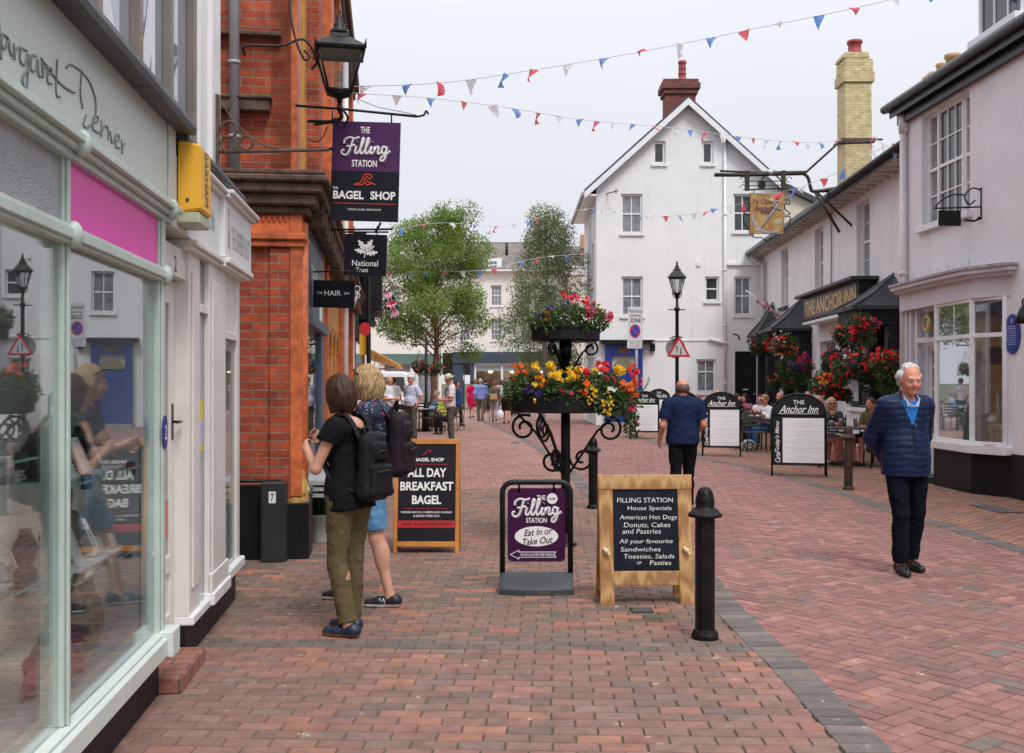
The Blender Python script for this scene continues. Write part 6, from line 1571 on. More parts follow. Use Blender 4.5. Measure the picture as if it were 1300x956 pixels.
# ---------------------------------------------------------------- bollards
iron = mat('bollard_black', (.009, .008, .008), .42, var=.6, vs=7, bump=.6, bs=22, spec=.2)
def bollard(px, pyb, pyt, label, rusty=False):
    p = G(px, pyb); h = (pyb-pyt)/FPX*p.y; s = h/.95
    t = thing('bollard', label, 'bollard', p, 0, 'cast iron bollards'); t.scale = (s, s, s)
    m_ = iron if not rusty else mat('rusting_bollard', (.05, .022, .014), .6, var=.6, vs=9, bump=.4, bs=30)
    b = MB(); b.lathe([(.085, -.02), (.085, .03), (.073, .055), (.062, .06), (.062, .75), (.065, .76)], (0, 0, 0), 12, 0, smooth=False); b.build('post', m_, t, .003)
    b = MB(); b.lathe([(.066, .755), (.105, .765), (.108, .78), (.10, .785), (.075, .81), (.060, .82), (.056, .83), (.060, .85), (.057, .88), (.046, .92), (.03, .942), (.012, .95)], (0, 0, 0), 24); b.build('cap', m_, t)
    return t
bollard(895, 811, 618, 'nearest fluted black bollard right of the chalkboard')
bollard(753, 646, 555, 'black bollard standing behind the chalkboard and flower planter')
bollard(1077, 622, 540, 'rusty brown bollard beside the pub table at the left of the older man', True)
# ---------------------------------------------------------------- street lamp and signs
p = Vector(((859.5-650)/FPX*27, 27, 0)); SL = thing('street_lamp', 'tall black street lamp post with a four sided lantern in front of the gable house', 'street lamp', p)
b = MB(); b.lathe([(.11, 0), (.11, .5), (.09, .56), (.06, .9), (.05, 1.0), (.045, 3.4), (.07, 3.42), (.07, 3.5), (.04, 3.52), (.035, 3.75)], (0, 0, 0), 16); b.cyl((-.22, 0, 3.45), (.22, 0, 3.45), .014); b.tube(catmull([(-.05, 0, 3.75), (-.12, 0, 3.85), (-.08, 0, 3.95)], 4), .012, 5); b.tube(catmull([(.05, 0, 3.75), (.12, 0, 3.85), (.08, 0, 3.95)], 4), .012, 5); b.build('post', M_['black'], SL)
b = MB(); w0, w1, z0, z1 = .10, .21, 3.88, 4.27
b.lathe([(.035, 3.72), (.06, 3.8), (.10, 3.86), (.10, 3.88)], (0, 0, 0), 12)
for i in range(6):
    a = i*math.pi/3; q0 = (w0*math.cos(a), w0*math.sin(a), z0); q1 = (w1*math.cos(a), w1*math.sin(a), z1); a2 = a+math.pi/3
    b.tube([q0, q1], .011, 5); b.tube([q1, (w1*math.cos(a2), w1*math.sin(a2), z1)], .014, 5); b.tube([q0, (w0*math.cos(a2), w0*math.sin(a2), z0)], .012, 5)
b.lathe([(.245, z1), (.25, z1+.02), (.15, z1+.14), (.10, z1+.19), (.10, z1+.22), (.06, z1+.26), (.05, z1+.31), (.025, z1+.33), (.03, z1+.38), (.008, z1+.45)], (0, 0, 0), 6, smooth=False); b.build('lantern', M_['black'], SL)
b = MB(); b.lathe([(w0*.97, z0), (w1*.97, z1)], (0, 0, 0), 6, smooth=False); b.build('pane', glass_mat('lantern_glass'), SL)
TS = thing('road_sign', 'red bordered warning triangle with two vertical arrows on the street lamp post', 'road sign', p+Vector((.03, -.10, CAMH+(HZ-443)/FPX*27)))
tri = lambda r_: [(r_*math.cos(R(a)), r_*math.sin(R(a))-.03) for a in (90, 210, 330)]
b = MB(); b.prism(tri(.36), 0, .012, 0, Mf); b.build('border', mat('sign_red', (.50, .02, .025), .4), TS, .004)
b = MB(); b.prism(tri(.25), .0125, .014, 0, Mf); b.build('face', mat('sign_grey_white', (.50, .51, .52), .4), TS)
b = MB()
for sx_, dr_ in ((-.05, 1), (.05, -1)):
    b.box(sx_-.014, sx_+.014, -.10, .03, .0145, .016, 0, Mf); yy = .03 if dr_ > 0 else -.10; b.prism([(sx_-.035, yy), (sx_+.035, yy), (sx_, yy+dr_*.05)][::dr_], .0145, .016, 0, Mf)
b.build('arrows', mat('dark_ink'), TS)
RS = thing('road_sign', 'round grey back of a road sign behind the warning triangle on the lamp post', 'road sign', p+Vector((-.02, .02, CAMH+(HZ-442)/FPX*27)))
b = MB(); b.prism([(.26*math.cos(i*.2618), .26*math.sin(i*.2618)) for i in range(24)], -.11, -.10, 0, Mf); b.build('disc', mat('sign_back_grey', (.22, .23, .23), .5, var=.1), RS)
b = MB(); b.tube(catmull([(-.16, -.02, .25), (0, -.05, .31), (.16, -.02, .27)], 5), .018, 6); b.build('lamp_hood', M_['black'], RS)
pz = Vector(((806-650)/FPX*29, 29, 0)); ZS = thing('road_sign', 'white restricted parking zone sign with a blue no waiting roundel on a grey post', 'road sign', pz)
zc = CAMH+(HZ-416)/FPX*29; Mz = T(0, -.06, zc) @ Mf
b = MB(); b.tube([(.05, 0, 0), (.05, 0, zc+.5)], .04, 10); b.build('post', mat('galvanised'), ZS)
b = MB(); b.prism(rrect(.21, .58, .03), 0, .012, 0, Mz); b.build('plate', mat('sign_pale', (.62, .63, .65), .4), ZS)
b = MB(); b.text('Restricted', Mz @ T(0, .46, .014), .36, .09); b.text('parking', Mz @ T(0, .33, .014), .28, .085); b.text('ZONE', Mz @ T(0, .20, .014), .30, .11, bold=.02); b.box(-.19, .19, -.385, -.375, .013, .0145, 0, Mz)
for k in range(2): b.text(('Mon - Sat', '8 am - 6.30 pm')[k], Mz @ T(0, -.44-k*.08, .014), .26, .05)
b.build('lettering', mat('dark_ink'), ZS)
b = MB(); b.prism([(.15*math.cos(i*.2618), -.10+.19*math.sin(i*.2618)) for i in range(24)], .0125, .0145, 0, Mz); b.build('red_ring', mat('sign_red'), ZS)
b = MB(); b.prism([(.12*math.cos(i*.2618), -.10+.155*math.sin(i*.2618)) for i in range(24)], .015, .0165, 0, Mz); b.build('blue_disc', mat('sign_blue', (.02, .05, .42), .4), ZS)
b = MB(); b.prism([(-.11, 0), (-.085, .03), (.11, -.19), (.085, -.22)][::-1], .017, .0185, 0, Mz); b.build('red_bar', mat('sign_red'), ZS)
# pictorial pub sign on the gantry
GD_ = 26.0; kk = GD_/FPX
def gp(px, py, dy=0): return Vector(((px-650)*kk, GD_+dy, CAMH+(HZ-py)*kk))
GN = thing('sign_gantry', 'long black iron gantry reaching out from the pub wall over the street', 'gantry', gp(1060, 225))
o_ = gp(1060, 225); b = MB(); L2 = lambda *a: [gp(x, y)-o_ for x, y in a]
b.tube(L2((907, 222), (935, 222), (1023, 220)), .05, 8); b.tube(L2((914, 217), (960, 219), (1023, 218)), .028, 6); b.tube(catmull(L2((1020, 220), (1026, 226), (1029, 238), (1034, 243), (1062, 239)), 5), .045, 8)
b.tube(L2((1023, 219), (1065, 181), (1072, 178)), .03, 6); b.tube(L2((1034, 243), (1066, 295)), .035, 6); b.tube(L2((1036, 243), (1083, 288)), .03, 6); b.tube(L2((1066, 182), (1110, 180)), .035, 6)
b.tube([gp(1034, 243)-o_, gp(1062, 239)-o_+Vector((.3, .3, 0))], .04, 6)
for x_ in (948, 994): b.box(gp(x_-2, 0).x-o_.x, gp(x_+3, 0).x-o_.x, -.06, .06, gp(0, 242).z-o_.z, gp(0, 217).z-o_.z)
b.tube(L2((948, 241), (995, 239)), .02, 6); b.tube(L2((951, 230), (992, 230)), .014, 5); b.tube(L2((951, 236), (992, 235)), .012, 5)
for s_, x_ in ((-1, 946), (1, 999)):
    for y_ in (228, 238): b.tube([gp(x_+s_*3, y_)-o_+Vector((s_*.07*math.cos(k*.7), 0, .07*math.sin(k*.7))) for k in range(8)], .01, 5)
b.build('iron_frame', mat('weathered_iron', (.03, .022, .018), .6, var=.5, vs=10), GN)
b = MB(); b.box(gp(962, 0).x-o_.x, gp(970, 0).x-o_.x, -.15, .0, gp(0, 239).z-o_.z, gp(0, 231).z-o_.z); b.tube(L2((966, 232), (968, 226), (972, 223)), .02, 5); b.build('floodlight', M_['black'], GN)
b = MB(); b.ell(gp(978, 219)-o_, (.10, .1, .08)); b.ell(gp(981, 217)-o_, (.06, .08, .07)); b.ell(gp(975, 218)-o_, (.06, .08, .06)); b.build('junction_box', mat('galvanised'), GN)
cps = gp(973.5, 271.5); PS = thing('hanging_sign', 'gold and orange painted pub sign with a big grey anchor in a scrolled iron frame', 'sign', cps)
hw, hh = .425, .50; b = MB(); b.box(-hw, hw, -hh, hh, -.02, .02); b.build('panel', mat('painted_gold', (.52, .17, .05), .5, var=.5, vs=3.0, col2=(.50, .38, .14)), PS, M=Mf)
b = MB(); b.tube([(-hw, -hh, 0), (hw, -hh, 0), (hw, hh, 0), (-hw, hh, 0)], .018, 6, 0, Mf, closed=True)
for s_ in (-1, 1):
    b.tube(catmull([(s_*(hw+.01), .35, 0), (s_*(hw+.10), .38, 0), (s_*(hw+.13), .25, 0), (s_*(hw+.05), .28, 0)], 5), .014, 5, 0, Mf); b.tube(catmull([(s_*(hw+.07), .36, 0), (s_*(hw+.02), .15, 0), (s_*(hw+.16), .02, 0), (s_*(hw+.02), -.02, 0)], 5), .014, 5, 0, Mf)
    b.tube(catmull([(s_*(hw+.02), -.06, 0), (s_*(hw+.15), -.05, 0), (s_*(hw+.15), -.2, 0), (s_*(hw+.02), -.42, 0)], 5), .014, 5, 0, Mf); b.tube(catmull([(s_*.36, -hh-.02, 0), (s_*.30, -hh-.10, 0), (s_*.12, -hh-.10, 0), (0, -hh-.18, 0)], 5), .014, 5, 0, Mf)
    b.tube([(s_*.34, hh, 0), (s_*.34, hh+.1, 0)], .014, 5, 0, Mf)
b.build('iron_frame', M_['black'], PS)
b = MB(); b.tube([(-.14, -.38, .03), (.24, .22, .03)], .022, 6, 0, Mf); b.tube([(.24+.05*math.cos(k*.6), .27+.05*math.sin(k*.6), .03) for k in range(11)], .014, 5, 0, Mf, closed=True); b.tube([(.10, .20, .03), (.34, .10, .03)], .018, 6, 0, Mf)
cr = [(-.36, -.02), (-.33, -.16), (-.25, -.30), (-.14, -.40), (.02, -.44), (.2, -.43), (.34, -.38), (.30, -.44), (.18, -.475), (0, -.48), (-.18, -.44), (-.31, -.32), (-.38, -.16), (-.40, -.03)]
b.prism(cr[::-1], .02, .03, 0, Mf); b.build('anchor', mat('anchor_grey', (.33, .35, .42), .5, var=.3, vs=8), PS)
b = MB(); b.text('Ye Olde', Mf @ T(-.12, .30, .024), .5, .13, shear=.2, bold=.02); b.text('Anchor', Mf @ T(-.08, .13, .024), .5, .15, shear=.2, bold=.02); b.text('INN', Mf @ T(-.05, .03, .024), .2, .09, bold=.03); b.build('lettering', mat('dark_plum_ink', (.12, .02, .06), .5), PS)
b = MB(); b.ell((.18, .34, .02), (.16, .05, .01), M=Mf); b.ell((-.2, -.40, .02), (.13, .06, .01), M=Mf); b.ell((.28, -.2, .02), (.1, .08, .01), M=Mf); b.build('painted_clouds', mat('painted_grey_gold', (.42, .38, .25), .6, var=.4, vs=9), PS)
# ---------------------------------------------------------------- bunting
flagm = [mat('bunting_red', (.80, .16, .20), .7, var=.05), mat('bunting_white', (.80, .80, .82), .7, var=.04), mat('bunting_blue', (.20, .38, .78), .7, var=.05)]
for m_ in flagm:
    n_ = m_.node_tree; b_ = n_.nodes['Principled BSDF']; t_ = nd(n_, 'ShaderNodeBsdfTranslucent'); n_.links.new(b_.inputs['Base Color'].links[0].from_socket, t_.inputs[0]); x_ = nd(n_, 'ShaderNodeMixShader'); x_.inputs[0].default_value = .5
    n_.links.new(b_.outputs[0], x_.inputs[1]); n_.links.new(t_.outputs[0], x_.inputs[2]); n_.links.new(x_.outputs[0], n_.nodes['Material Output'].inputs['Surface'])
def flagmesh(k, bend):
    vs = []; w, h = .095, .20
    for i in range(5):
        t_ = i/4
        for s_ in (-1, 1): vs.append((s_*w*(1-t_), math.sin(t_*2.2)*bend*(1+s_*.4), -h*t_))
    fs = [(2*i, 2*i+1, 2*i+3, 2*i+2) for i in range(4)]
    me = bpy.data.meshes.new('flag'); me.from_pydata([Vector(v) for v in vs[:-1]], [], [(0, 1, 3, 2), (2, 3, 5, 4), (4, 5, 7, 6), (6, 7, 8)]); me.materials.append(flagm[k]); return me
fmesh = [[flagmesh(k, b_) for b_ in (-.10, .03, .14)] for k in range(3)]
cordm = mat('bunting_cord', (.6, .6, .62), .7)
def bunting(label, pts, sp=.62, sag=0, start=0, scale=1.0, wind=28):
    P = [W(*p) for p in pts]; P = catmull(P, 14)
    t = thing('bunting', label, 'bunting', P[0], 0, 'strings of red, white and blue bunting'); o_ = P[0]
    b = MB(); b.tube([p-o_ for p in P], .006, 4); b.build('cord', cordm, t)
    acc = .2; k = start
    for i in range(len(P)-1):
        d = P[i+1]-P[i]; l = d.length
        while acc < l:
            q = P[i]+d*(acc/l); me = fmesh[k % 3][rnd.randrange(3)]
            f_ = bpy.data.objects.new('flag', me); link(f_, t); f_.location = q-o_; f_.scale = (scale, scale, scale)
            f_.rotation_euler = (R(rnd.gauss(0, wind)), R(rnd.gauss(0, 7)), math.atan2(d.y, d.x)+R(rnd.gauss(0, 22))); k += 1; acc += sp*rnd.uniform(.85, 1.15)
        acc -= l
bunting('highest string of bunting rising across the sky to the top right', [(448, 110, 15), (560, 105, 15.5), (650, 93, 16), (800, 68, 16.5), (950, 38, 16.5), (1120, 2, 16), (1260, -40, 15)], .55, start=1)
bunting('second string of bunting drooping from the sign towards the yellow chimney', [(446, 118, 18), (540, 124, 18.5), (640, 136, 19.5), (740, 152, 21), (850, 162, 23), (960, 176, 25), (1030, 181, 27), (1070, 178, 27.6)], .60, start=0)
bunting('string of bunting from the pub gutter towards the pictorial pub sign', [(1150, 180, 21.5), (1115, 190, 22), (1050, 225, 23.5), (985, 246, 26), (900, 268, 30), (830, 274, 33), (757, 262, 37)], .75, start=0, scale=1.1)
bunting('bunting string in front of the trees, upper', [(500, 292, 32), (560, 283, 32), (640, 287, 33), (700, 272, 35), (757, 264, 37.3)], .75, start=2)
bunting('bunting string in front of the trees, lower', [(487, 345, 36), (560, 345, 36), (620, 342, 36), (680, 328, 37), (740, 322, 37.5), (757, 318, 37.6)], .62, start=0)
bunting('short bunting string at the pub gutter by the white drainpipe', [(1104, 172, 21.8), (1125, 184, 21), (1146, 188, 20.4), (1160, 176, 19)], .5, start=0, scale=1.1, wind=12)
# union flags
fm_ = [mat('flag_blue', (.012, .02, .17), .7, var=0), mat('flag_white', (.72, .72, .74), .7, var=0), mat('flag_red', (.60, .02, .05), .7, var=0)]
def unionflag(name, label, loc, rotm, w, h, fold, grp=None):
    t = thing(name, label, 'flag', loc); n1, n2 = 36, 24
    def u_mat(u, v):
        x = (u-.5)*2; y = (v-.5)*2; ax, ay = abs(x), abs(y)
        if ax < .10 or ay < .20: return 2
        if ax < .18 or ay < .36: return 1
        d = abs(ay-ax)
        if d < .10: return 2
        if d < .26: return 1
        return 0
    vs = []; fs = []; ms = []
    for i in range(n1+1):
        for j in range(n2+1):
            u, v = i/n1, j/n2; k = fold*(math.sin(u*9+v*2)*.5+math.sin(u*17)*.25)
            vs.append(rotm @ Vector(((u*w)*(1-fold*.0), k*.25, (v-.5)*h*(1-.0*fold))))
    for i in range(n1):
        for j in range(n2): fs.append((i*(n2+1)+j, (i+1)*(n2+1)+j, (i+1)*(n2+1)+j+1, i*(n2+1)+j+1)); ms.append(u_mat((i+.5)/n1, (j+.5)/n2))
    b = MB(); b.v = [tuple(v) for v in vs]; b.f = fs; b.m = ms; b.sm = [True]*len(fs); b.build('cloth', fm_, t); return t
t = unionflag('union_flag', 'union flag hanging limp from a pole on the left row of shops', W(491, 368, 30), Matrix.Rotation(R(72), 4, 'Y'), .82, .27, .8)
b = MB(); b.tube([(-.4, .2, -.35), (.12, 0, .22)], .018, 6); b.build('pole', M_['black'], t)
t = unionflag('union_flag', 'furled union flag on a sloping pole above the farthest pub porch', W(962, 380, 34), Matrix.Rotation(R(38), 4, 'Y'), .95, .16, .9)
b = MB(); b.tube([(-.40, 0, .30), (.85, 0, -.62)], .02, 6); b.build('pole', M_['white'], t)
# ---------------------------------------------------------------- distant white terrace
BD = 60.0; sB = BD/FPX
def bx(px): return (px-650)*sB
def bz(py): return CAMH+(HZ-py)*sB
MF = frameM((0, 0, 0), (1, 0, 0), (0, 0, 1))
offw = mat('far_white_render', (.74, .72, .68), .85, var=.06, vs=.6, streak=.1)
slt2 = mat('brown_grey_slate', (.15, .13, .115), .7, var=.3, vs=1.5)
TE = thing('terrace_building', 'long white terrace with slate roof, dormer and navy shopfront at the end of the street', 'building', (0, BD, 0))
xs0, xs1 = bx(575), bx(722)
hol = []
for px in (500, 530, 590, 630, 668, 700):
    for (a, c) in ((388, 362), (432, 404)): hol.append((bx(px-7), bx(px+7), bz(a), bz(c)))
b = MB(); b.wall([(bx(560), bz(448)), (xs1, bz(448)), (xs1, bz(345)), (bx(560), bz(345))], [h for h in hol if h[0] > bx(560)], .2, MF); b.build('wall', offw, TE)
for h in hol:
    if h[0] > bx(560): window(TE, MF, *h, cols=3, rows=4, fw=.06, depth=.15, glass=M_['dglass2'])
b = MB(); b.prism([(bx(556), bz(345)), (bx(724), bz(345)), (bx(724), bz(343)), (bx(556), bz(343))], 0, .4, 0, MF); b.build('cornice', offw, TE)
b = MB(); b.quad((bx(556), -.3, bz(344)), (bx(724), -.3, bz(344)), (bx(724), 4.0, bz(296)), (bx(556), 4.0, bz(296))); b.box(bx(556), bx(724), 3.9, 4.1, 2, bz(296)); b.build('roof', slt2, TE)
b = MB(); b.box(bx(619), bx(637), .2, 2, bz(345), bz(327)); dm = b.build('dormer', offw, TE); window(dm, frameM((0, .2, 0), (1, 0, 0), (0, 0, 1)), bx(621), bx(632), bz(342), bz(330), depth=-.05, sill=False, fw=.06, glass=M_['dglass2'])
for o in list(dm.children):
    pass
b = MB(); b.cyl((bx(643), 2, bz(320)), (bx(643), 2, bz(302)), .08, n=8); b.cyl((bx(668), 3, bz(310)), (bx(668), 3, bz(299)), .06, n=8); b.build('vent_pipe', M_['black'], TE)
navy = mat('navy_shopfront', (.035, .055, .085), .45, var=.15)
b = MB(); b.box(xs0, bx(745), -.35, .0, bz(461), bz(447)); b.box(xs0, xs0+.6, -.25, 0, 0, bz(461)); b.box(bx(597), bx(602), -.25, 0, 0, bz(461)); b.box(bx(738), bx(745), -.25, 0, 0, bz(461)); b.box(xs0+.6, bx(590), -.1, 0, 0, bz(461)); b.build('shopfront', navy, TE)
b = MB(); b.box(bx(602), bx(738), -.12, -.08, bz(464), bz(461)); 
for px in (602, 636, 670, 704, 736): b.box(bx(px), bx(px)+.12, -.14, -.05, 0, bz(461))
b.build('shop_window_frame', M_['white'], TE)
b = MB(); b.box(bx(602), bx(738), -.10, -.06, bz(471), bz(464)); b.build('blind', mat('grey_blind', (.30, .34, .36), .6), TE)
b = MB(); b.box(bx(602), bx(738), 2.5, 2.6, 0, bz(461)); b.box(bx(602), bx(738), 0, 2.5, bz(461)-.05, bz(461)); b.build('shop_interior', mat('warm_shop_interior', (.30, .20, .12), .7, var=.9, vs=.9, col2=(.65, .55, .42)), TE)
for k, px in enumerate((622, 650, 655, 690, 715)):
    b = MB(); b.ell((bx(px), 1.6, bz(470)), .16, 0, 8, 6); b.build('ceiling_lamp', mat('lit_bulb'), TE)
b = MB(); b.box(bx(585.5), bx(589.5), -.13, -.10, bz(483), bz(476)); b.build('notice', M_['white'], TE)
b = MB(); b.quad((bx(602), -.03, .3), (bx(738), -.03, .3), (bx(738), -.03, bz(471)), (bx(602), -.03, bz(471))); b.build('shop_window', glass_mat('bay_glass'), TE)
# left neighbour
TL2 = thing('terrace_building', 'white terrace house behind the larger tree with a brown hipped roof', 'building', (0, BD+.4, 0))
b = MB(); h2 = [h for h in hol if h[0] < bx(555)]; b.wall([(bx(440), 0), (bx(560), 0), (bx(560), bz(340)), (bx(440), bz(340))], h2+[(bx(487), bx(520), .3, 2.6), (bx(530), bx(556), .3, 2.6)], .2, MF); b.build('wall', offw, TL2)
for h in h2: window(TL2, MF, *h, cols=3, rows=4, fw=.06, depth=.15, glass=M_['dglass2'])
b = MB(); b.box(bx(487), bx(520), .15, .2, .3, 2.6); b.box(bx(530), bx(556), .15, .2, .3, 2.6); b.build('shop_window', M_['dglass2'], TL2)
b = MB(); b.box(bx(482), bx(560), -.15, 0, 2.65, 3.2); b.build('fascia', mat('dull_green', (.10, .17, .14), .6), TL2)
b = MB(); b.quad((bx(436), -.3, bz(341)), (bx(562), -.3, bz(341)), (bx(545), 4, bz(312)), (bx(440), 4, bz(312))); b.box(bx(440), bx(545), 4, 4.2, 2, bz(312)); b.build('roof', slt2, TL2)
# right neighbour with balustrade
TR2 = thing('terrace_building', 'cream building with a white roof balustrade beside the gable house', 'building', (0, 56, 0)); s5 = 56/FPX
qx = lambda px: (px-650)*s5; qz = lambda py: CAMH+(HZ-py)*s5
b = MB(); b.wall([(qx(722), 0), (qx(765), 0), (qx(765), qz(349)), (qx(722), qz(349))], [(qx(742), qx(753), qz(384), qz(355)), (qx(742), qz(0)*0+qx(753), qz(430), qz(405))], .2, MF); b.build('wall', mat('cream_far', (.66, .64, .55), .85), TR2)
window(TR2, MF, qx(742), qx(753), qz(384), qz(355), cols=3, rows=4, fw=.05, bar=.03); window(TR2, MF, qx(742), qx(753), qz(430), qz(405), cols=3, rows=4, fw=.05, bar=.03)
b = MB(); b.box(qx(718), qx(765), -.1, .1, qz(349), qz(347.5)); b.box(qx(718), qx(765), -.1, .1, qz(339.5), qz(338))
for k in range(18): x_ = qx(719)+k*.10*1.0; b.box(x_, x_+.05, -.04, .04, qz(347.5), qz(339.5))
b.build('balustrade', M_['white'], TR2)
b = MB(); b.quad((qx(716), 1.2, qz(345)), (qx(775), 1.2, qz(345)), (qx(775), 5.5, qz(296)), (qx(716), 5.5, qz(296))); b.build('roof', slt2, TR2)
b = MB(); b.box(qx(743), qx(752), 3.5, 4.3, qz(305), qz(286)); b.build('chimney', mat('buff_clay'), TR2)
# ---------------------------------------------------------------- left row beyond the brick building
r0 = MBk @ Vector((0, 13.05, 0)); LR = thing('shop_row', 'low brick shops with black bracketed eaves beyond the tall brick building', 'shop', r0, TB)
b = MB(); b.box(-5, -.15, 0, 16, 0, 4.6); b.build('wall', brick, LR)
b = MB(); b.box(-.2, .0, .1, 3.2, 2.6, 3.4); b.box(-.2, .55, 3.4, 6.5, 3.35, 4.5); b.box(-.2, .35, 3.4, 6.5, 3.1, 3.35); b.box(-.2, .20, 3.5, 6.3, 2.7, 3.1); b.box(-5, .25, 0, 16, 4.5, 4.8); b.build('black_fascia', M_['plinth'], LR, .02)
b = MB(); b.box(-.16, -.1, .4, 2.8, .5, 2.5); b.box(-.16, -.1, 4, 9, .5, 2.6); b.build('shop_window', M_['dglass2'], LR)
b = MB(); b.box(-.15, .0, -.05, .12, 0, 4.5); b.build('white_post', M_['white'], LR); b = MB(); b.prism([(.13*math.cos(i*.4), .15*math.sin(i*.4)+2.75) for i in range(16)], -.03, .03, 0, T(.2, .9, 0) @ MF); b.build('red_roundel', mat('sign_red'), LR)
b = MB(); b.box(.05, .3, 1.9, 1.95, 2.2, 2.7); b.build('yellow_panel', mat('yellow_plastic'), LR)
b = MB(); b.box(-5, -.2, 16, 17, 0, 4.4); b.build('side_wall', offw, LR)
PL = thing('lamp_post', 'thin black post in front of the low shops at the left', 'post', Vector(((468-650)/FPX*24, 24, 0)))
b = MB(); b.lathe([(.09, 0), (.08, .8), (.055, .9), (.05, 4.2), (.03, 4.3)], (0, 0, 0), 12); b.build('post', M_['black'], PL)
AW = thing('awning', 'tan canvas awning stretched out over the left pavement near the tree', 'awning', W(487, 460, 31))
b = MB(); k = 31/FPX; b.prism([(-19*k, 17*k), (18*k, -3*k), (20*k, -9*k), (19*k, -10*k), (16*k, -6*k), (-19*k, 3*k)], -.0, .9, 0, MF @ T(0, 0, -1.0)); b.build('canvas', mat('tan_canvas', (.50, .24, .07), .8, var=.1), AW)
b = MB(); b.tube([(18*k, .9, -4*k), (-19*k, .9, -10*k)], .03, 6); b.build('arm', M_['white'], AW)
# parked white van far away
VN = thing('van', 'white van parked far down the street by the left tree', 'van', Vector(((502-650)/FPX*50, 50, 0)))
b = MB(); b.prism([(-.9, .35), (.9, .35), (.92, 1.1), (.78, 1.95), (.6, 2.05), (-.6, 2.05), (-.78, 1.95), (-.92, 1.1)], -2.2, 2.2, 0, MF); b.build('body', mat('van_white', (.75, .76, .78), .25, coat=.5, var=.02), VN, .06)
b = MB(); b.prism([(-.72, 1.15), (.72, 1.15), (.64, 1.8), (-.64, 1.8)], 2.2, 2.25, 0, MF); b.build('windscreen', M_['dglass'], VN)
for s_ in (-1, 1):
    b = MB(); b.cyl((s_*.78, -1.5, .32), (s_*.95, -1.5, .32), .32, n=16); b.build('wheel', M_['black'], VN); b = MB(); b.ell((s_*.68, -2.24, .75), (.14, .05, .1)); b.build('headlight', M_['white'], VN)
b = MB(); b.box(-.88, .88, -2.3, -2.18, .3, .55); b.build('bumper', M_['blackmatt'], VN)
# ---------------------------------------------------------------- hills of sky line filler: low houses left/right out of frame are not needed
# pavement cafe tables and chairs
alu = mat('brushed_aluminium', (.45, .46, .48), .35, metal=.8); wick = mat('dark_wicker', (.04, .035, .032), .7, bump=.5, bs=60)
def cafe_table(x, y, label, z=.73, r=.36, m=None, grp='pavement cafe tables'):
    t = thing('table', label, 'table', (x, y, 0), 0, grp); b = MB(); b.lathe([(r, z-.02), (r+.01, z-.01), (r, z), (.01, z)], (0, 0, 0), 20); b.build('table_top', m or alu, t)
    b = MB(); b.cyl((0, 0, .05), (0, 0, z-.02), .03, n=8)
    b.build('column', M_['black'], t); b = MB(); b.tube([(-.26, -.26, .01), (0, 0, .06), (.26, .26, .01)], .018, 6); b.tube([(.26, -.26, .01), (0, 0, .06), (-.26, .26, .01)], .018, 6); b.build('foot', M_['black'], t); return t
def chair(x, y, rz, label, m=None, grp='pavement cafe chairs', proto=[None]):
    if proto[0] is None:
        t = thing('chair', label, 'chair', (x, y, 0), R(rz), grp)
        b = MB(); b.box(-.22, .22, -.22, .2, .43, .46); b.build('seat', wick, t, .01)
        b = MB()
        for k in range(4): b.box(-.2, .2, .21+k*.01, .23+k*.01, .56+k*.09, .615+k*.09)
        b.build('backrest', wick, t, .006)
        for sx_ in (-1, 1):
            b = MB(); b.tube([(sx_*.21, -.2, 0), (sx_*.2, -.19, .44), (sx_*.23, -.18, .66), (sx_*.23, .15, .68)], .013, 6); b.build('leg', M_['black'], t)
            b = MB(); b.tube([(sx_*.21, .26, 0), (sx_*.2, .2, .44), (sx_*.2, .26, .93)], .013, 6); b.build('leg', M_['black'], t)
        proto[0] = t; return t
    t = copy_tree(proto[0]); t.location = (x, y, 0); t.rotation_euler = (0, 0, R(rz)); t['label'] = label; t['group'] = grp; return t
def gp2(px, D): return (px-650)/FPX*D
for i, (px, D) in enumerate(((537, 33), (556, 36))): cafe_table(gp2(px, D), D, ['small aluminium cafe table under the left tree, nearer', 'small aluminium cafe table under the left tree, farther'][i])
for i, (px, D, r_) in enumerate(((529, 32.5, 90), (546, 32.6, -70), (540, 34.3, 180), (550, 36, 60), (563, 35.6, -80), (579, 34, 20), (600, 33, 120)[:0] or (570, 33.2, 200))):
    chair(gp2(px, D), D, r_, ['cafe chair left of the nearer tree table', 'cafe chair right of the nearer tree table', 'cafe chair behind the nearer tree table', 'cafe chair left of the farther tree table', 'cafe chair right of the farther tree table', 'cafe chair standing alone behind the straw hat man', 'cafe chair beside the blue rucksack of the straw hat man'][i])
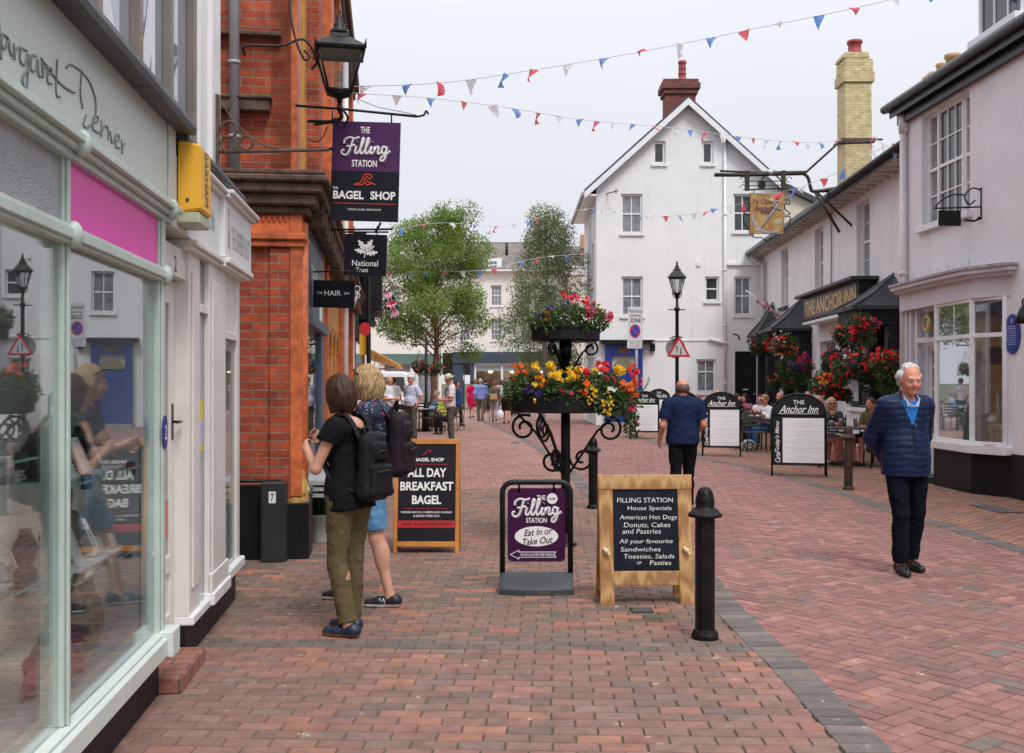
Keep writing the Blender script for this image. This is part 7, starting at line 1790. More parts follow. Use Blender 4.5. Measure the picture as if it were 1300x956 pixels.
# ---------------------------------------------------------------- pub tables, chairs, drinks
dktop = mat('dark_table_top', (.05, .05, .055), .3)
PT_ = [(1074, 19.3, 'long', 'dark pub table with two beers beside the rusty bollard'), (958, 24.2, 'r', 'dark pub table in front of the woman with sunglasses'), (930, 27, 'r', 'dark pub table farther back by the dark haired woman'), (1012, 22.2, 'r', 'dark pub table hidden behind the largest menu board')]
for px, D, kd, lab in PT_:
    t = thing('table', lab, 'table', (gp2(px, D), D, 0), R(-3), 'dark tables outside the pub'); b = MB()
    w = .62 if kd == 'long' else .38; b.box(-w, w, -.36, .36, .70, .735); b.build('table_top', dktop, t, .008)
    for sx_ in (-1, 1):
        for sy_ in (-1, 1): b = MB(); b.cyl((sx_*(w-.06), sy_*.3, 0), (sx_*(w-.06), sy_*.3, .70), .02, n=8); b.build('leg', M_['black'], t)
CHP = [(958, 23.3, 0), (943, 24.4, 100), (975, 24.6, -90), (920, 26.6, 90), (945, 27.6, 180), (1016, 23.4, 170), (1035, 20.2, 95), (1100, 20.3, 180), (1058, 20.4, 170), (1115, 19.2, -90), (1000, 22.4, 90), (905, 27.6, 60)]
CL = ['empty dark chair with its back to the street by the left pub table', 'dark chair left of the sunglasses woman table', 'dark chair holding the woman with sunglasses', 'dark chair left of the back pub table', 'dark chair behind the back pub table', 'dark chair behind the largest menu board', 'dark chair left of the beer table', 'dark chair behind the right of the beer table', 'dark chair holding the blonde woman', 'dark chair right of the beer table near the older man', 'dark chair of the bald man behind the menu board', 'dark chair beside the row of menu boards']
for (px, D, r_), l_ in zip(CHP, CL): chair(gp2(px, D), D, r_, l_, grp='dark chairs outside the pub')
def pint(px, D, dy, label, col, h=.15):
    t = thing('beer_glass', label, 'drink', (gp2(px, D), D+dy, .736)); b = MB(); b.lathe([(.028, 0), (.031, .01), (.038, h*.93), (.038, h)], (0, 0, 0), 16); b.build('glass', glass_mat('shelf_glass'), t)
    b = MB(); b.lathe([(.026, .008), (.035, h*.78)], (0, 0, 0), 14, 0); b.build('beer', mat('beer_%.2f' % col[0], col, .2, var=.05), t); b = MB(); b.lathe([(.035, h*.78), (.036, h*.9)], (0, 0, 0), 14); b.build('foam', M_['white'], t)
pint(1067.5, 19.1, 0, 'pint of amber ale nearer the blonde woman', (.35, .09, .015), .16); pint(1087, 19.3, .05, 'tall glass of golden lager nearer the older man', (.55, .30, .03), .18); pint(950, 24.1, 0, 'small pale drink on the left pub table', (.5, .4, .2), .12); pint(1056, 19.2, .05, 'small clear glass by the blonde woman', (.5, .5, .5), .12)
# handbag hanging on chair, parasol bag
t = thing('handbag', 'white handbag lying under the left pub table', 'handbag', (gp2(950, 23.6), 23.6, 0)); S = SDF((-.3, -.2, -.02), (.3, .2, .35), .015); S.ell((0, 0, .12), (.17, .08, .15), .02); S.plane((0, 0, .002), (0, 0, -1)); vs, fs = S.mesh(); np_mesh('bag_body', vs, fs, M_['white'], t)
b = MB(); b.tube([(.1*math.cos(k*.35), -.07, .13+.09*math.sin(k*.35)) for k in range(18)], .015, 6, closed=True); b.build('handle', mat('brown_leather', (.08, .04, .02), .5), t)
# framed notices on the pub wall
def notice(px0, px1, py0, py1, label, m, xo=-.04):
    a = aP(px0, py1, xo); c = aP(px1, py0, xo); w = abs(a.y-c.y); h = c.z-a.z if c.z > a.z else .6
    t = thing('notice', label, 'notice', MA @ Vector((xo, (a.y+c.y)/2, (a.z+c.z)/2)), TA); b = MB(); b.box(-w/2, w/2, -h/2, h/2, -.03, .0); b.build('frame', M_['blackmatt'], t, M=Mn); b = MB(); b.box(-w/2+.06, w/2-.06, -h/2+.05, h/2-.05, .0, .006); b.build('sheet', m, t, M=Mn)
notice(1073.5, 1091, 478, 511, 'framed menu case on the white pub wall behind the beers', mat('mirror_dark', (.22, .2, .22), .2, var=.5, vs=8), -.05)
for i, (px, D, z) in enumerate(((1100, 20.9, 1.62), (1129, 20.6, 1.5))):
    t = thing('menu_card', ['white menu card on the black porch post left of the older man', 'white menu card on the porch post just behind the older man'][i], 'notice', (gp2(px, D), D, z)); b = MB(); b.box(-.07, .07, -.24, .24, -.01, 0); b.build('card', M_['white'], t, M=MF); b = MB(); b.prism([(.045*math.cos(k*.5), .05+.06*math.sin(k*.5)) for k in range(12)], .0005, .003, 0, MF); b.build('blue_mark', mat('plaque_blue'), t)
# ---------------------------------------------------------------- foliage and flowers
fl = {'r': mat('scarlet_petals', (.78, .012, .02), .55, var=.25, vs=30), 'y': mat('yellow_petals', (.78, .50, .01), .55, var=.15, vs=30), 'o': mat('orange_petals', (.75, .14, .015), .55, var=.25, vs=30), 'p': mat('pink_petals', (.65, .05, .16), .55, var=.2, vs=30),
      'v': mat('violet_petals', (.07, .02, .20), .55, var=.2, vs=30), 'w': mat('white_petals', (.72, .72, .66), .55, var=.1, vs=30), 'd': mat('crimson_petals', (.28, .008, .03), .55, var=.2, vs=30)}
names = {'r': 'scarlet_flowers', 'y': 'yellow_flowers', 'o': 'orange_flowers', 'p': 'pink_flowers', 'v': 'violet_flowers', 'w': 'white_flowers', 'd': 'crimson_flowers'}
leafG = leafmat('bedding_leaf', (.075, .14, .03), .6, 14); leafD = leafmat('bedding_leaf_dark', (.03, .06, .02), .6, 14)
def petals(pts, size, r, open_=None):
    """ruffled little blossoms: 10 petals around each centre in two whorls"""
    vs = []; fs = []
    for p in pts:
        n = Vector((r.gauss(0, 1), r.gauss(-.9, .8), r.gauss(.5, .7))).normalized(); u = n.orthogonal().normalized(); w = n.cross(u); s = size*r.uniform(.7, 1.25)
        s *= .88
        for k in range(11):
            a = k*2.4+r.random(); lift = .15 if k < 5 else .75; rr = s*(1 if k < 5 else .62)
            d = (u*math.cos(a)+w*math.sin(a)); q = Vector(p)+n*s*(.12 if k > 5 else 0); t_ = d.cross(n)
            tip = q+d*rr+n*rr*lift; b0 = len(vs)
            vs += [q, q+d*rr*.6+t_*rr*.42+n*rr*lift*.4, tip, q+d*rr*.6-t_*rr*.42+n*rr*lift*.4]; fs.append((b0, b0+1, b0+2, b0+3))
    return np.array([tuple(v) for v in vs]), np.array(fs)
def flowers(parent, cl, seed=1, off=None):
    """cl: list of (colour, centre, radii, count, size)"""
    r = random.Random(seed); by = {}
    for c, ce, ra, n, s in cl:
        pts = []
        for _ in range(n):
            d = Vector((r.gauss(0, 1), r.gauss(0, 1), r.gauss(0, 1))).normalized(); d.y = -abs(d.y) if r.random() < .7 else d.y
            k = r.uniform(.8, 1.08); pts.append((ce[0]+d.x*ra[0]*k, ce[1]+d.y*ra[1]*k, ce[2]+d.z*ra[2]*k))
        v, f_ = petals(pts, s, r)
        if c in by: by[c] = (np.concatenate([by[c][0], v]), np.concatenate([by[c][1], f_+len(by[c][0])]))
        else: by[c] = (v, f_)
    for c, (v, f_) in by.items(): np_mesh(names[c], v, f_, fl[c], parent, False)
def foliage(parent, cl, n, size, m, seed, name='foliage', hang=.0, asp=.55):
    v, f_ = leafcloud(cl, n, size, seed, asp, hang); return np_mesh(name, v, f_, m, parent, False)
# two tier planter
FD = 10.0; kf = FD/FPX; pf0 = Vector(((718-650)*kf, FD, 0))
FT = thing('flower_stand', 'two tier black planter stand overflowing with red, yellow and orange flowers', 'planter', pf0)
def fx(px): return (px-718)*kf
def fz(py): return CAMH+(HZ-py)*kf
b = MB(); b.cyl((0, 0, 0), (0, 0, fz(455)), .045, n=12); b.cyl((0, 0, fz(455)), (0, 0, fz(432)), .06, n=12); b.lathe([(.11, 0), (.11, .02), (.06, .03), (.05, .12)], (0, 0, 0), 16); b.build('post', M_['black'], FT)
b = MB()
def scroll(cx, cz, r, a0, turns, s, yaw, w=.014):
    pts = []; n = 26
    for i in range(n+1): t_ = i/n; rr = r*(1-.72*t_); a = R(a0)+s*turns*2*math.pi*t_; pts.append((cx+rr*math.cos(a), 0, cz+rr*math.sin(a)))
    return [rot('Z', yaw) @ Vector(p) for p in pts]
for yaw in (0, 120, 240):
    Ry = rot('Z', yaw)
    b.tube([Ry @ Vector(p) for p in ((.04, 0, fz(600)), (.30, 0, fz(548)), (.50, 0, fz(525)))], .013, 6)
    b.tube(scroll(.42, fz(545), .12, 60, 1.3, -1, yaw), .014, 6); b.tube(scroll(.16, fz(582), .12, 180, 1.3, 1, yaw), .014, 6)
    b.tube([Ry @ Vector(p) for p in ((.04, 0, fz(475)), (.16, 0, fz(448)), (.26, 0, fz(436)))], .011, 6); b.tube(scroll(.24, fz(443), .075, 60, 1.2, -1, yaw), .011, 6)
    b.tube(scroll(.12, fz(470), .06, 60, 1.2, 1, yaw), .010, 6)
b.tube([rot('Z', 0) @ Vector(p) for p in ((-.04, 0, fz(600)), (-.28, 0, fz(550)), (-.46, 0, fz(525)))], .013, 6); b.tube(scroll(.40, fz(543), .13, 120, 1.4, -1, 180), .015, 6); b.tube(scroll(.13, fz(585), .11, 180, 1.3, 1, 180), .015, 6)
b.build('scrollwork', M_['black'], FT)
def trough(r, z0, z1, nm):
    b = MB(); b.lathe([(r*.35, z0), (r*.93, z0), (r, z0+.015), (r, z1), (r+.012, z1), (r+.012, z1+.012), (r-.02, z1+.012), (r-.03, z1-.03), (r*.3, z1-.03)], (0, 0, 0), 18, smooth=False); b.build(nm, M_['blackmatt'], FT)
trough(.55, fz(523), fz(500), 'lower_trough'); trough(.33, fz(434), fz(418), 'upper_trough')
lowc = []
for i in range(26):
    a = i*2*math.pi/26; lowc.append(((.46*math.cos(a), .46*math.sin(a), fz(497)+rnd.uniform(-.02, .07)), (.13, .13, .10+rnd.random()*.08)))
lowc += [((fx(775), -.30, fz(510)), (.16, .12, .16)), ((fx(795), -.15, fz(512)), (.12, .14, .2)), ((fx(745), -.48, fz(505)), (.16, .08, .10)), ((fx(800), -.1, fz(540)), (.06, .1, .14)), ((fx(668), -.2, fz(490)), (.12, .15, .14))]
foliage(FT, lowc, 5200, .045, leafG, 3, 'lower_foliage'); foliage(FT, lowc, 2500, .05, leafD, 4, 'lower_foliage')
upc = [((.27*math.cos(i*.52), .27*math.sin(i*.52), fz(408)+rnd.uniform(-.02, .05)), (.11, .11, .09+rnd.random()*.08)) for i in range(12)]+[((0, 0, fz(400)), (.2, .2, .12)), ((fx(762), -.1, fz(408)), (.10, .1, .09))]
foliage(FT, upc, 3600, .035, leafG, 5, 'upper_foliage'); foliage(FT, upc, 1200, .035, leafD, 6, 'upper_foliage')
def fc(c, px, py, y, rx, rz, n, s): return (c, (fx(px), y, fz(py)), (rx, .06, rz), n, s)
flowers(FT, [fc('y', 712, 478, -.5, .14, .045, 34, .030), fc('y', 724, 472, -.48, .07, .04, 16, .030), fc('y', 679, 467, -.38, .035, .03, 9, .034), fc('y', 697, 466, -.4, .045, .03, 11, .034), fc('y', 683, 485, -.45, .06, .05, 10, .026), fc('o', 686, 483, -.47, .05, .05, 9, .026), fc('y', 783, 472, -.25, .05, .035, 14, .034),
              fc('r', 737, 471, -.42, .07, .035, 26, .026), fc('r', 761, 466, -.36, .06, .05, 26, .028), fc('y', 752, 471, -.35, .03, .02, 4, .026), fc('d', 769, 481, -.4, .05, .04, 10, .026), fc('y', 745, 500, -.55, .05, .09, 22, .020), fc('y', 765, 510, -.52, .05, .11, 26, .020), fc('o', 740, 486, -.5, .02, .05, 6, .035), fc('o', 734, 498, -.54, .04, .03, 5, .03),
              fc('o', 795, 489, -.25, .08, .06, 20, .034), fc('o', 800, 500, -.2, .04, .04, 8, .034), fc('r', 800, 470, -.2, .06, .05, 14, .030), fc('p', 797, 514, -.2, .04, .08, 14, .032), fc('p', 812, 484, -.05, .02, .03, 4, .03), fc('w', 771, 493, -.5, .04, .025, 7, .02), fc('v', 674, 494, -.45, .06, .05, 14, .028), fc('v', 680, 500, -.48, .03, .02, 5, .028),
              fc('o', 664, 478, -.2, .10, .10, 30, .024), fc('o', 660, 470, .0, .12, .08, 22, .024), fc('d', 662, 485, -.2, .08, .06, 12, .024), fc('p', 723, 499, -.55, .04, .02, 5, .024), fc('d', 712, 494, -.54, .03, .03, 4, .026), fc('y', 677, 508, -.55, .02, .02, 3, .02), fc('p', 806, 536, -.1, .02, .03, 4, .028), fc('d', 790, 525, -.2, .03, .03, 4, .024)], 7)
flowers(FT, [fc('r', 733, 380, -.1, .09, .03, 13, .024), fc('r', 716, 374, -.05, .03, .02, 5, .022), fc('p', 728, 382, -.15, .07, .04, 8, .024), fc('r', 747, 384, -.1, .06, .03, 8, .022), fc('p', 745, 398, -.28, .05, .07, 18, .022), fc('d', 742, 403, -.3, .04, .06, 12, .022), fc('p', 769, 402, -.1, .05, .05, 16, .024), fc('r', 772, 406, -.1, .05, .03, 8, .022),
              fc('v', 698, 394, -.2, .04, .03, 8, .03), fc('v', 686, 403, -.15, .05, .03, 9, .03), fc('v', 718, 391, -.2, .04, .04, 6, .028), fc('w', 730, 408, -.30, .18, .06, 40, .011), fc('w', 712, 393, -.2, .12, .07, 22, .011), fc('w', 765, 418, -.2, .08, .03, 14, .011), fc('o', 694, 402, -.22, .03, .04, 6, .022), fc('y', 752, 395, -.2, .06, .04, 5, .016), fc('r', 725, 364, 0, .01, .05, 4, .016)], 8)
b = MB()
for i in range(7): b.tube(catmull([(fx(812), -.05, fz(500)), (fx(820)+i*.01, -.05, fz(488)), (fx(823)+i*.012, -.05, fz(478)-i*.01)], 3), .003, 4) if i < 2 else None
for (px, py) in ((724, 366), (733, 372), (716, 372)): b.tube([(fx(px), -.02, fz(405)), (fx(px), -.02, fz(py))], .003, 4)
b.build('stems', leafG, FT)
# hanging baskets
def basket(px, py, D, r, cols, label, seed, grp='hanging baskets of the pub', chain=.55, n=1500, drop=0, cat='hanging basket'):
    r *= .84; p = W(px, py, D); t = thing('hanging_basket', label, cat, p, 0, grp); rr = random.Random(seed)
    b = MB(); b.lathe([(.02, -r*.62), (r*.35, -r*.55), (r*.6, -r*.25), (r*.68, 0), (r*.62, 0)], (0, 0, 0), 14); b.build('basket', wick, t)
    b = MB()
    for a in (0, 120, 240): b.tube([(r*.66*math.cos(R(a)), r*.66*math.sin(R(a)), 0), (0, 0, chain)], .006, 4)
    b.build('chain', M_['black'], t)
    cl = [((rr.uniform(-.6, .6)*r, rr.uniform(-.6, .6)*r, rr.uniform(-.5, .45)*r-drop*rr.random()), (r*.42, r*.42, r*.42)) for _ in range(9)]
    foliage(t, cl, n, .055, leafG if seed % 2 else leafD, seed, hang=.4); foliage(t, cl, n//2, .06, leafD, seed+50, hang=.4)
    fc_ = []
    for c, k, s in cols:
        for _ in range(3): fc_.append((c, (rr.uniform(-.45, .45)*r, rr.uniform(-.5, .1)*r, rr.uniform(-.35, .40)*r), (r*.55, r*.55, r*.42), k//3, s))
    flowers(t, fc_, seed+9); return t
B = basket
B(1094, 419, 20.6, .44, [('r', 110, .045), ('v', 18, .04)], 'big scarlet geranium basket highest beneath the nearest porch hood', 21)
B(1072, 424, 21.2, .38, [('o', 36, .035), ('p', 22, .04), ('v', 20, .035)], 'orange and pink basket left of the big scarlet geranium basket', 22, drop=.2)
B(1078, 462, 20.4, .50, [('p', 30, .045), ('w', 24, .035), ('v', 30, .04), ('r', 45, .045), ('d', 30, .04)], 'wide mixed basket of white, violet and red flowers below the top geraniums', 23, n=2400, drop=.3)
B(1060, 458, 20.9, .36, [('v', 40, .04), ('r', 34, .045), ('p', 8, .04)], 'violet and scarlet basket left of the wide mixed basket', 24)
B(1128, 458, 19.6, .44, [('r', 70, .045), ('d', 24, .04), ('y', 14, .03), ('w', 10, .03)], 'scarlet basket just left of the older man head', 25, n=2200, drop=.35)
B(1108, 463, 20.0, .34, [('r', 50, .045), ('o', 12, .03)], 'scarlet basket between the wide mixed basket and the older man', 26, drop=.3)
B(1050, 488, 20.9, .42, [('r', 56, .045), ('o', 34, .04), ('y', 16, .03)], 'lowest red and yellow flower box under the pub window', 27)
B(1064, 495, 20.9, .36, [('r', 40, .045), ('d', 20, .04)], 'low red flower box right above the blonde woman', 28)
B(994, 437, 28.2, .52, [('o', 44, .05), ('r', 36, .05), ('w', 12, .04)], 'red and orange basket under the curved porch hood', 29, n=1800)
B(1013, 460, 27.4, .50, [('v', 34, .05), ('r', 30, .05), ('p', 10, .04), ('d', 20, .04)], 'purple and crimson basket left of the white pub wall', 30, n=1800, drop=.3)
B(1000, 462, 28.5, .42, [('o', 30, .045), ('d', 20, .045), ('y', 12, .035)], 'orange basket beneath the curved porch hood lantern', 31, drop=.3)
B(965, 439, 31.5, .45, [('r', 44, .05), ('v', 14, .04), ('d', 14, .05)], 'leftmost red basket against the black house door', 32)
B(978, 434, 31, .40, [('r', 50, .05), ('o', 12, .05)], 'red basket between the leftmost basket and the curved hood', 33)
B(985, 484, 29.5, .34, [('o', 36, .045), ('y', 8, .04)], 'low orange basket on the dark post behind the bald diners', 34, drop=.2)
B(1003, 486, 28.5, .30, [('r', 24, .045), ('o', 8, .04)], 'low red basket beside the low orange basket', 35)
B(1138, 485, 20.2, .30, [('o', 26, .04), ('y', 10, .035), ('r', 10, .04)], 'orange basket hanging behind the collar of the older man', 36)
for i, (px, py) in enumerate(((532, 466), (553, 467))): B(px, py, 33, .36, [('o', 10, .04), ('r', 8, .04)], ['dark hanging basket left of the post under the big tree', 'dark hanging basket right of the post under the big tree'][i], 40+i, 'baskets on the post by the tree', n=700)
B(477, 474, 30, .26, [('o', 16, .04), ('r', 8, .04)], 'small basket of orange flowers beneath the tan awning', 43, 'baskets on the post by the tree', n=500)
t = thing('lamp_post', 'black post carrying two dark hanging baskets beside the larger tree', 'post', (gp2(541, 33), 33, 0)); b = MB(); b.lathe([(.1, 0), (.09, .8), (.05, .9), (.045, 3.0)], (0, 0, 0), 10); b.tube([(-.5, 0, 2.75), (.6, 0, 2.75)], .025, 6); b.build('post', M_['black'], t)
# ---------------------------------------------------------------- trees
def tree(label, base, H, prof, nl, leaf, m, seed, trunk_r, clr, lean=0, droop=0.0, dens=90, bark=(.14, .09, .055)):
    """prof: list of (height fraction, radius) ; branches grown inside the profile"""
    r = random.Random(seed); t = thing('tree', label, 'tree', base); bm = MB(); tip = []
    def rad(z):
        f_ = z/H
        for (a, ra), (c, rc) in zip(prof, prof[1:]):
            if a <= f_ <= c: return ra+(rc-ra)*(f_-a)/(c-a)
        return .1
    P = [Vector((0, 0, 0))]; n = 12
    for i in range(1, n+1): P.append(Vector((lean*i/n+r.gauss(0, .05), r.gauss(0, .05), H*.93*i/n)))
    rr = [trunk_r*(1-.9*i/n)+.01 for i in range(n+1)]; bm.tube(catmull(P, 3), [np.interp(i, np.arange(n+1)*3, rr) for i in range(n*3+1)], 9)
    nb = 58
    for i in range(nb):
        z = H*(clr+(.93-clr)*(i+.5)/nb); k = min(n-1, int(z/(H*.93)*n)); p0 = P[k]+(P[k+1]-P[k])*(z/(H*.93)*n-k)
        a = i*2.4+r.random(); Rr = rad(min(H*.98, z+.3))*r.uniform(.55, 1.05); d = Vector((math.cos(a), math.sin(a), 0)); up = r.uniform(.3, 1.15)*(1-droop)
        q = [p0, p0+d*Rr*.35+Vector((0, 0, Rr*.35*up+.1)), p0+d*Rr*.7+Vector((0, 0, Rr*.6*up)), p0+d*Rr+Vector((0, 0, Rr*.7*up-droop*.6))]
        bm.tube(catmull(q, 3), [max(.008, trunk_r*.32*(1-j/10)*(1-z/H*.6)) for j in range(10)], 5)
        for f_ in (.45, .65, .85, 1.0): tip.append((tuple(q[0].lerp(q[3], f_)+Vector((r.gauss(0, .16), r.gauss(0, .16), r.gauss(0, .12)+up*.1))), f_))
        for _ in range(3):
            f_ = r.uniform(.4, .95); s0 = q[1].lerp(q[3], f_); d2 = Vector((math.cos(a+r.uniform(-1.3, 1.3)), math.sin(a+r.uniform(-1.3, 1.3)), r.uniform(-.2, .6)-droop)); s1 = s0+d2*Rr*.38
            bm.tube([s0, s1], [.012, .005], 4); tip.append((tuple(s1), .8)); tip.append((tuple(s0.lerp(s1, .5)), .7))
    bm.build('trunk', mat('bark_%.2f' % bark[0], bark, .9, var=.4, vs=6, bump=.6, bs=20), t)
    cl = []
    for p, f_ in tip:
        s = r.uniform(.13, .42); cl.append((p, (s*1.2, s*1.2, s*(1.0+droop*.5))))
        if droop and r.random() < .6: cl.append(((p[0], p[1], p[2]-r.uniform(.2, .6)), (.10, .10, .38)))
    v, f_ = leafcloud(cl, nl, leaf, seed, .5, droop*2); np_mesh('crown', v, f_, m, t, False)
    return t
lt1 = leafmat('birch_leaf', (.17, .26, .04), .45, 1.6, trl=.35); lt2 = leafmat('grey_birch_leaf', (.17, .22, .09), .45, 1.6, trl=.35)
tree('larger bright green tree with a reddish trunk at the left end of the street', (gp2(549, 37), 37, 0), 7.6, [(0, .2), (.22, 1.7), (.32, 2.5), (.5, 2.3), (.62, 2.05), (.78, 1.6), (.9, 1.15), (1, .4)], 44000, .09, lt1, 5, .12, .30, lean=.2, bark=(.20, .09, .05))
tree('slim grey green weeping birch beside the gable house', (gp2(688, 41), 41, 0), 8.9, [(0, .2), (.2, 1.2), (.4, 1.7), (.6, 1.55), (.75, 1.2), (.9, .7), (1, .2)], 38000, .08, lt2, 9, .13, .22, lean=.3, droop=.45, bark=(.25, .22, .19))
# ---------------------------------------------------------------- people
def cloth(name, col, var=.15, vs=8, rough=.85, bump=.25, bs=120): return mat(name, col, rough, var=var, vs=vs, bump=bump, bs=bs, spec=.12)
vneckmat = cloth('blue_knit', (.03, .16, .50))
def gr(px, py): return G(px, py)
def mod(base, **kw): d = dict(base); d.update(kw); return d
# 1 older man in quilted jacket, hands behind his back
pose = dict(nb=(-.005, -.03, 1.44), hd=(.0, -.085, 1.60), ch=(0, -.0, 1.27), sL=(.162, .0, 1.385), sR=(-.166, .0, 1.385), eL=(.215, .14, 1.12), wL=(.08, .20, .93), eR=(-.225, .14, 1.12), wR=(-.06, .21, .91),
            hL=(.09, 0, .92), kL=(.105, .02, .50), aL=(.085, .10, .095), hR=(-.09, 0, .92), kR=(-.08, -.07, .50), aR=(-.075, -.06, .09), wai=(0, -.01, 1.08))
om, J, HP, sc = person('older man with white hair in a navy quilted jacket, hands clasped behind his back', gr(1150, 727), R(6), 1.735, pose, h=.0085, top=mat('navy_quilted_nylon', (.005, .014, .050), .5, var=.15, vs=6, spec=.25), sleeve=2.0, hem=.815,
    bottom=cloth('navy_trousers', (.004, .005, .011)), shoes=(.012, .012, .013), hair='swept', hairc=(.62, .62, .62), skin=M_['skinr'], yaw=-6, pitch=12, build=1.05, neck='jacket', quilt=True, seed=3, palmn={'L': (0, 1, 0), 'R': (0, 1, 0)}, toes={'L': (.15, -1, 0), 'R': (-.15, -1, 0)}, curl={'L': .9, 'R': .9})
b = MB(); b.tube(catmull([(-.055, -.075, 1.475), (-.06, -.11, 1.44), (-.03, -.135, 1.40), (.0, -.14, 1.385), (.03, -.135, 1.40), (.06, -.11, 1.44), (.055, -.075, 1.475)], 5), .0045, 8); b.prism([(-.062, 1.455), (-.012, 1.375), (-.05, 1.385)], .118, .126, 0, MF); b.prism([(.062, 1.455), (.05, 1.385), (.012, 1.375)], .118, .126, 0, MF); b.build('shirt_collar', mat('pale_blue_shirt', (.48, .58, .74), .7), om)
b = MB(); b.tube([(0, -.175, 1.245), (.0, -.165, 1.15), (.0, -.158, 1.05), (.0, -.155, .94), (0, -.15, .90)], .006, 6); b.build('zip', mat('dark_zip', (.006, .012, .04), .4), om)
# 2 woman in black top, olive trousers
pose = dict(nb=(.0, -.045, 1.455), hd=(.0, -.095, 1.62), ch=(0, -.025, 1.28), eL=(.24, -.10, 1.13), wL=(.13, -.26, 1.24), eR=(-.25, -.04, 1.13), wR=(-.07, -.26, 1.30), hL=(.095, 0, .92), kL=(.10, -.03, .50), aL=(.11, .07, .09), hR=(-.09, 0, .92), kR=(-.07, -.02, .50), aR=(-.06, -.03, .09), sL=(.172, .0, 1.40), sR=(-.172, .0, 1.40))
w1_loc = gr(444, 804)
w1, J, HP, sc = person('brown haired woman in black top and olive trousers at the shop window', w1_loc, R(-118), 1.61, pose, h=.0085, top=cloth('black_jersey', (.008, .008, .010)), sleeve=.35, hem=.85, neck='scoop', bottom=cloth('olive_cotton', (.115, .088, .042), .12, 5), leg='long',
    shoes=(.014, .022, .05), sole=(.20, .10, .03), hair='bob', hairc=(.055, .022, .012), skin=M_['skin'], yaw=-12, pitch=6, female=True, build=1.02, seed=5, palmn={'L': (-1, -.3, .3), 'R': (1, 0, .5)}, toes={'L': (.2, -1, 0), 'R': (-.05, -1, 0)}, curl={'L': .8, 'R': .7})
def backpack(root, J, label, m, w=.30, h=.46, d=.17, yofs=0, zc=1.17, strapm=None):
    t = thing('backpack', label, 'backpack', (0, 0, 0)); bpy.context.view_layer.update()
    t.matrix_world = root.matrix_world.copy(); t.location = root.location; t.rotation_euler = root.rotation_euler; t.scale = root.scale
    y0 = .115+yofs; S = SDF((-.3, -.1, zc-.4), (.3, .45, zc+.4), .01)
    S.rbox((0, y0+d*.42, zc), (w*.50, d*.42, h*.5), .07, .02, .28)
    S.rbox((0, y0+d*.86, zc-h*.20), (w*.40, d*.16, h*.24), .035, .012, .12); S.rbox((0, y0+d*.80, zc+h*.22), (w*.30, d*.10, h*.14), .03, .012, .1)
    vs, fs = S.mesh(); vs = vs+vnormals(vs, fs)*(vnoise(vs, 9, ((3, 1), (7, .7), (15, .4)))*.006)[:, None]; np_mesh('pack_body', vs, fs, m, t)
    b = MB(); b.tube(catmull([(w*.28*math.sin(k/8*math.pi-math.pi/2), y0+d*.98-.03*abs(k/4-1), zc+.02+h*.20*math.cos(k/8*math.pi-math.pi/2)) for k in range(9)], 3), .004, 5); b.tube(catmull([(-w*.28, y0+d*1.02, zc-.03), (0, y0+d*1.16, zc-.02), (w*.28, y0+d*1.02, zc-.03)], 4), .004, 5); b.build('zip', mat('dark_zip2', (.03, .03, .03), .4), t)
    b = MB(); b.tube(catmull([(-.03, y0+d*.2, zc+h*.47), (-.02, y0+d*.1, zc+h*.55), (.02, y0+d*.1, zc+h*.55), (.03, y0+d*.2, zc+h*.47)], 4), .008, 6); b.build('grab_loop', strapm or m, t)
    for s_ in (-1, 1):
        b = MB(); P = catmull([(s_*.075, y0+.03, zc+h*.40), (s_*.095, .05, 1.475), (s_*.115, -.05, 1.46), (s_*.12, -.125, 1.36), (s_*.13, -.13, 1.22), (s_*.155, -.03, 1.06), (s_*.11, y0+.02, zc-h*.36)], 5)
        for i in range(len(P)-1):
            a, c = P[i], P[i+1]; o1 = Vector((.024, 0, 0)); up = Vector((0, -.0, 0)); n_ = (c-a).cross(o1).normalized()*.006
            b.add([a-o1-n_, a+o1-n_, a+o1+n_, a-o1+n_, c-o1-n_, c+o1-n_, c+o1+n_, c-o1+n_], [(0, 1, 5, 4), (1, 2, 6, 5), (2, 3, 7, 6), (3, 0, 4, 7)], 0, True)
        b.build('strap', strapm or m, t)
    return t
blkn = cloth('black_nylon', (.012, .012, .015), .2, 5, .55); bp1 = backpack(w1, J, 'black backpack on the brown haired woman', blkn, .31, .46, .17, .0, 1.14)
# 3 blonde woman, patterned top, denim shorts
pose = dict(eL=(.24, -.08, 1.13), wL=(.16, -.28, 1.18), eR=(-.24, -.08, 1.13), wR=(-.15, -.29, 1.15), hL=(.09, 0, .92), kL=(.10, .05, .50), aL=(.10, .15, .09), hR=(-.09, 0, .92), kR=(-.09, -.16, .51), aR=(-.09, -.24, .09), nb=(0, -.02, 1.455), hd=(0, -.06, 1.615))
dots = mat('navy_dotted_cotton', (.012, .02, .05), .8, var=.1); 
nt = dots.node_tree; vor = nd(nt, 'ShaderNodeTexVoronoi'); vor.inputs['Scale'].default_value = 55; tcn = nd(nt, 'ShaderNodeTexCoord'); nt.links.new(tcn.outputs['Object'], vor.inputs['Vector']); lt = nd(nt, 'ShaderNodeMath', operation='LESS_THAN'); lt.inputs[1].default_value = .22; nt.links.new(vor.outputs['Distance'], lt.inputs[0])
mxn = nd(nt, 'ShaderNodeMix', data_type='RGBA'); nt.links.new(lt.outputs[0], mxn.inputs['Factor']); mxn.inputs['A'].default_value = (.012, .02, .05, 1); mxn.inputs['B'].default_value = (.5, .52, .6, 1); nt.links.new(mxn.outputs['Result'], nt.nodes['Principled BSDF'].inputs['Base Color'])
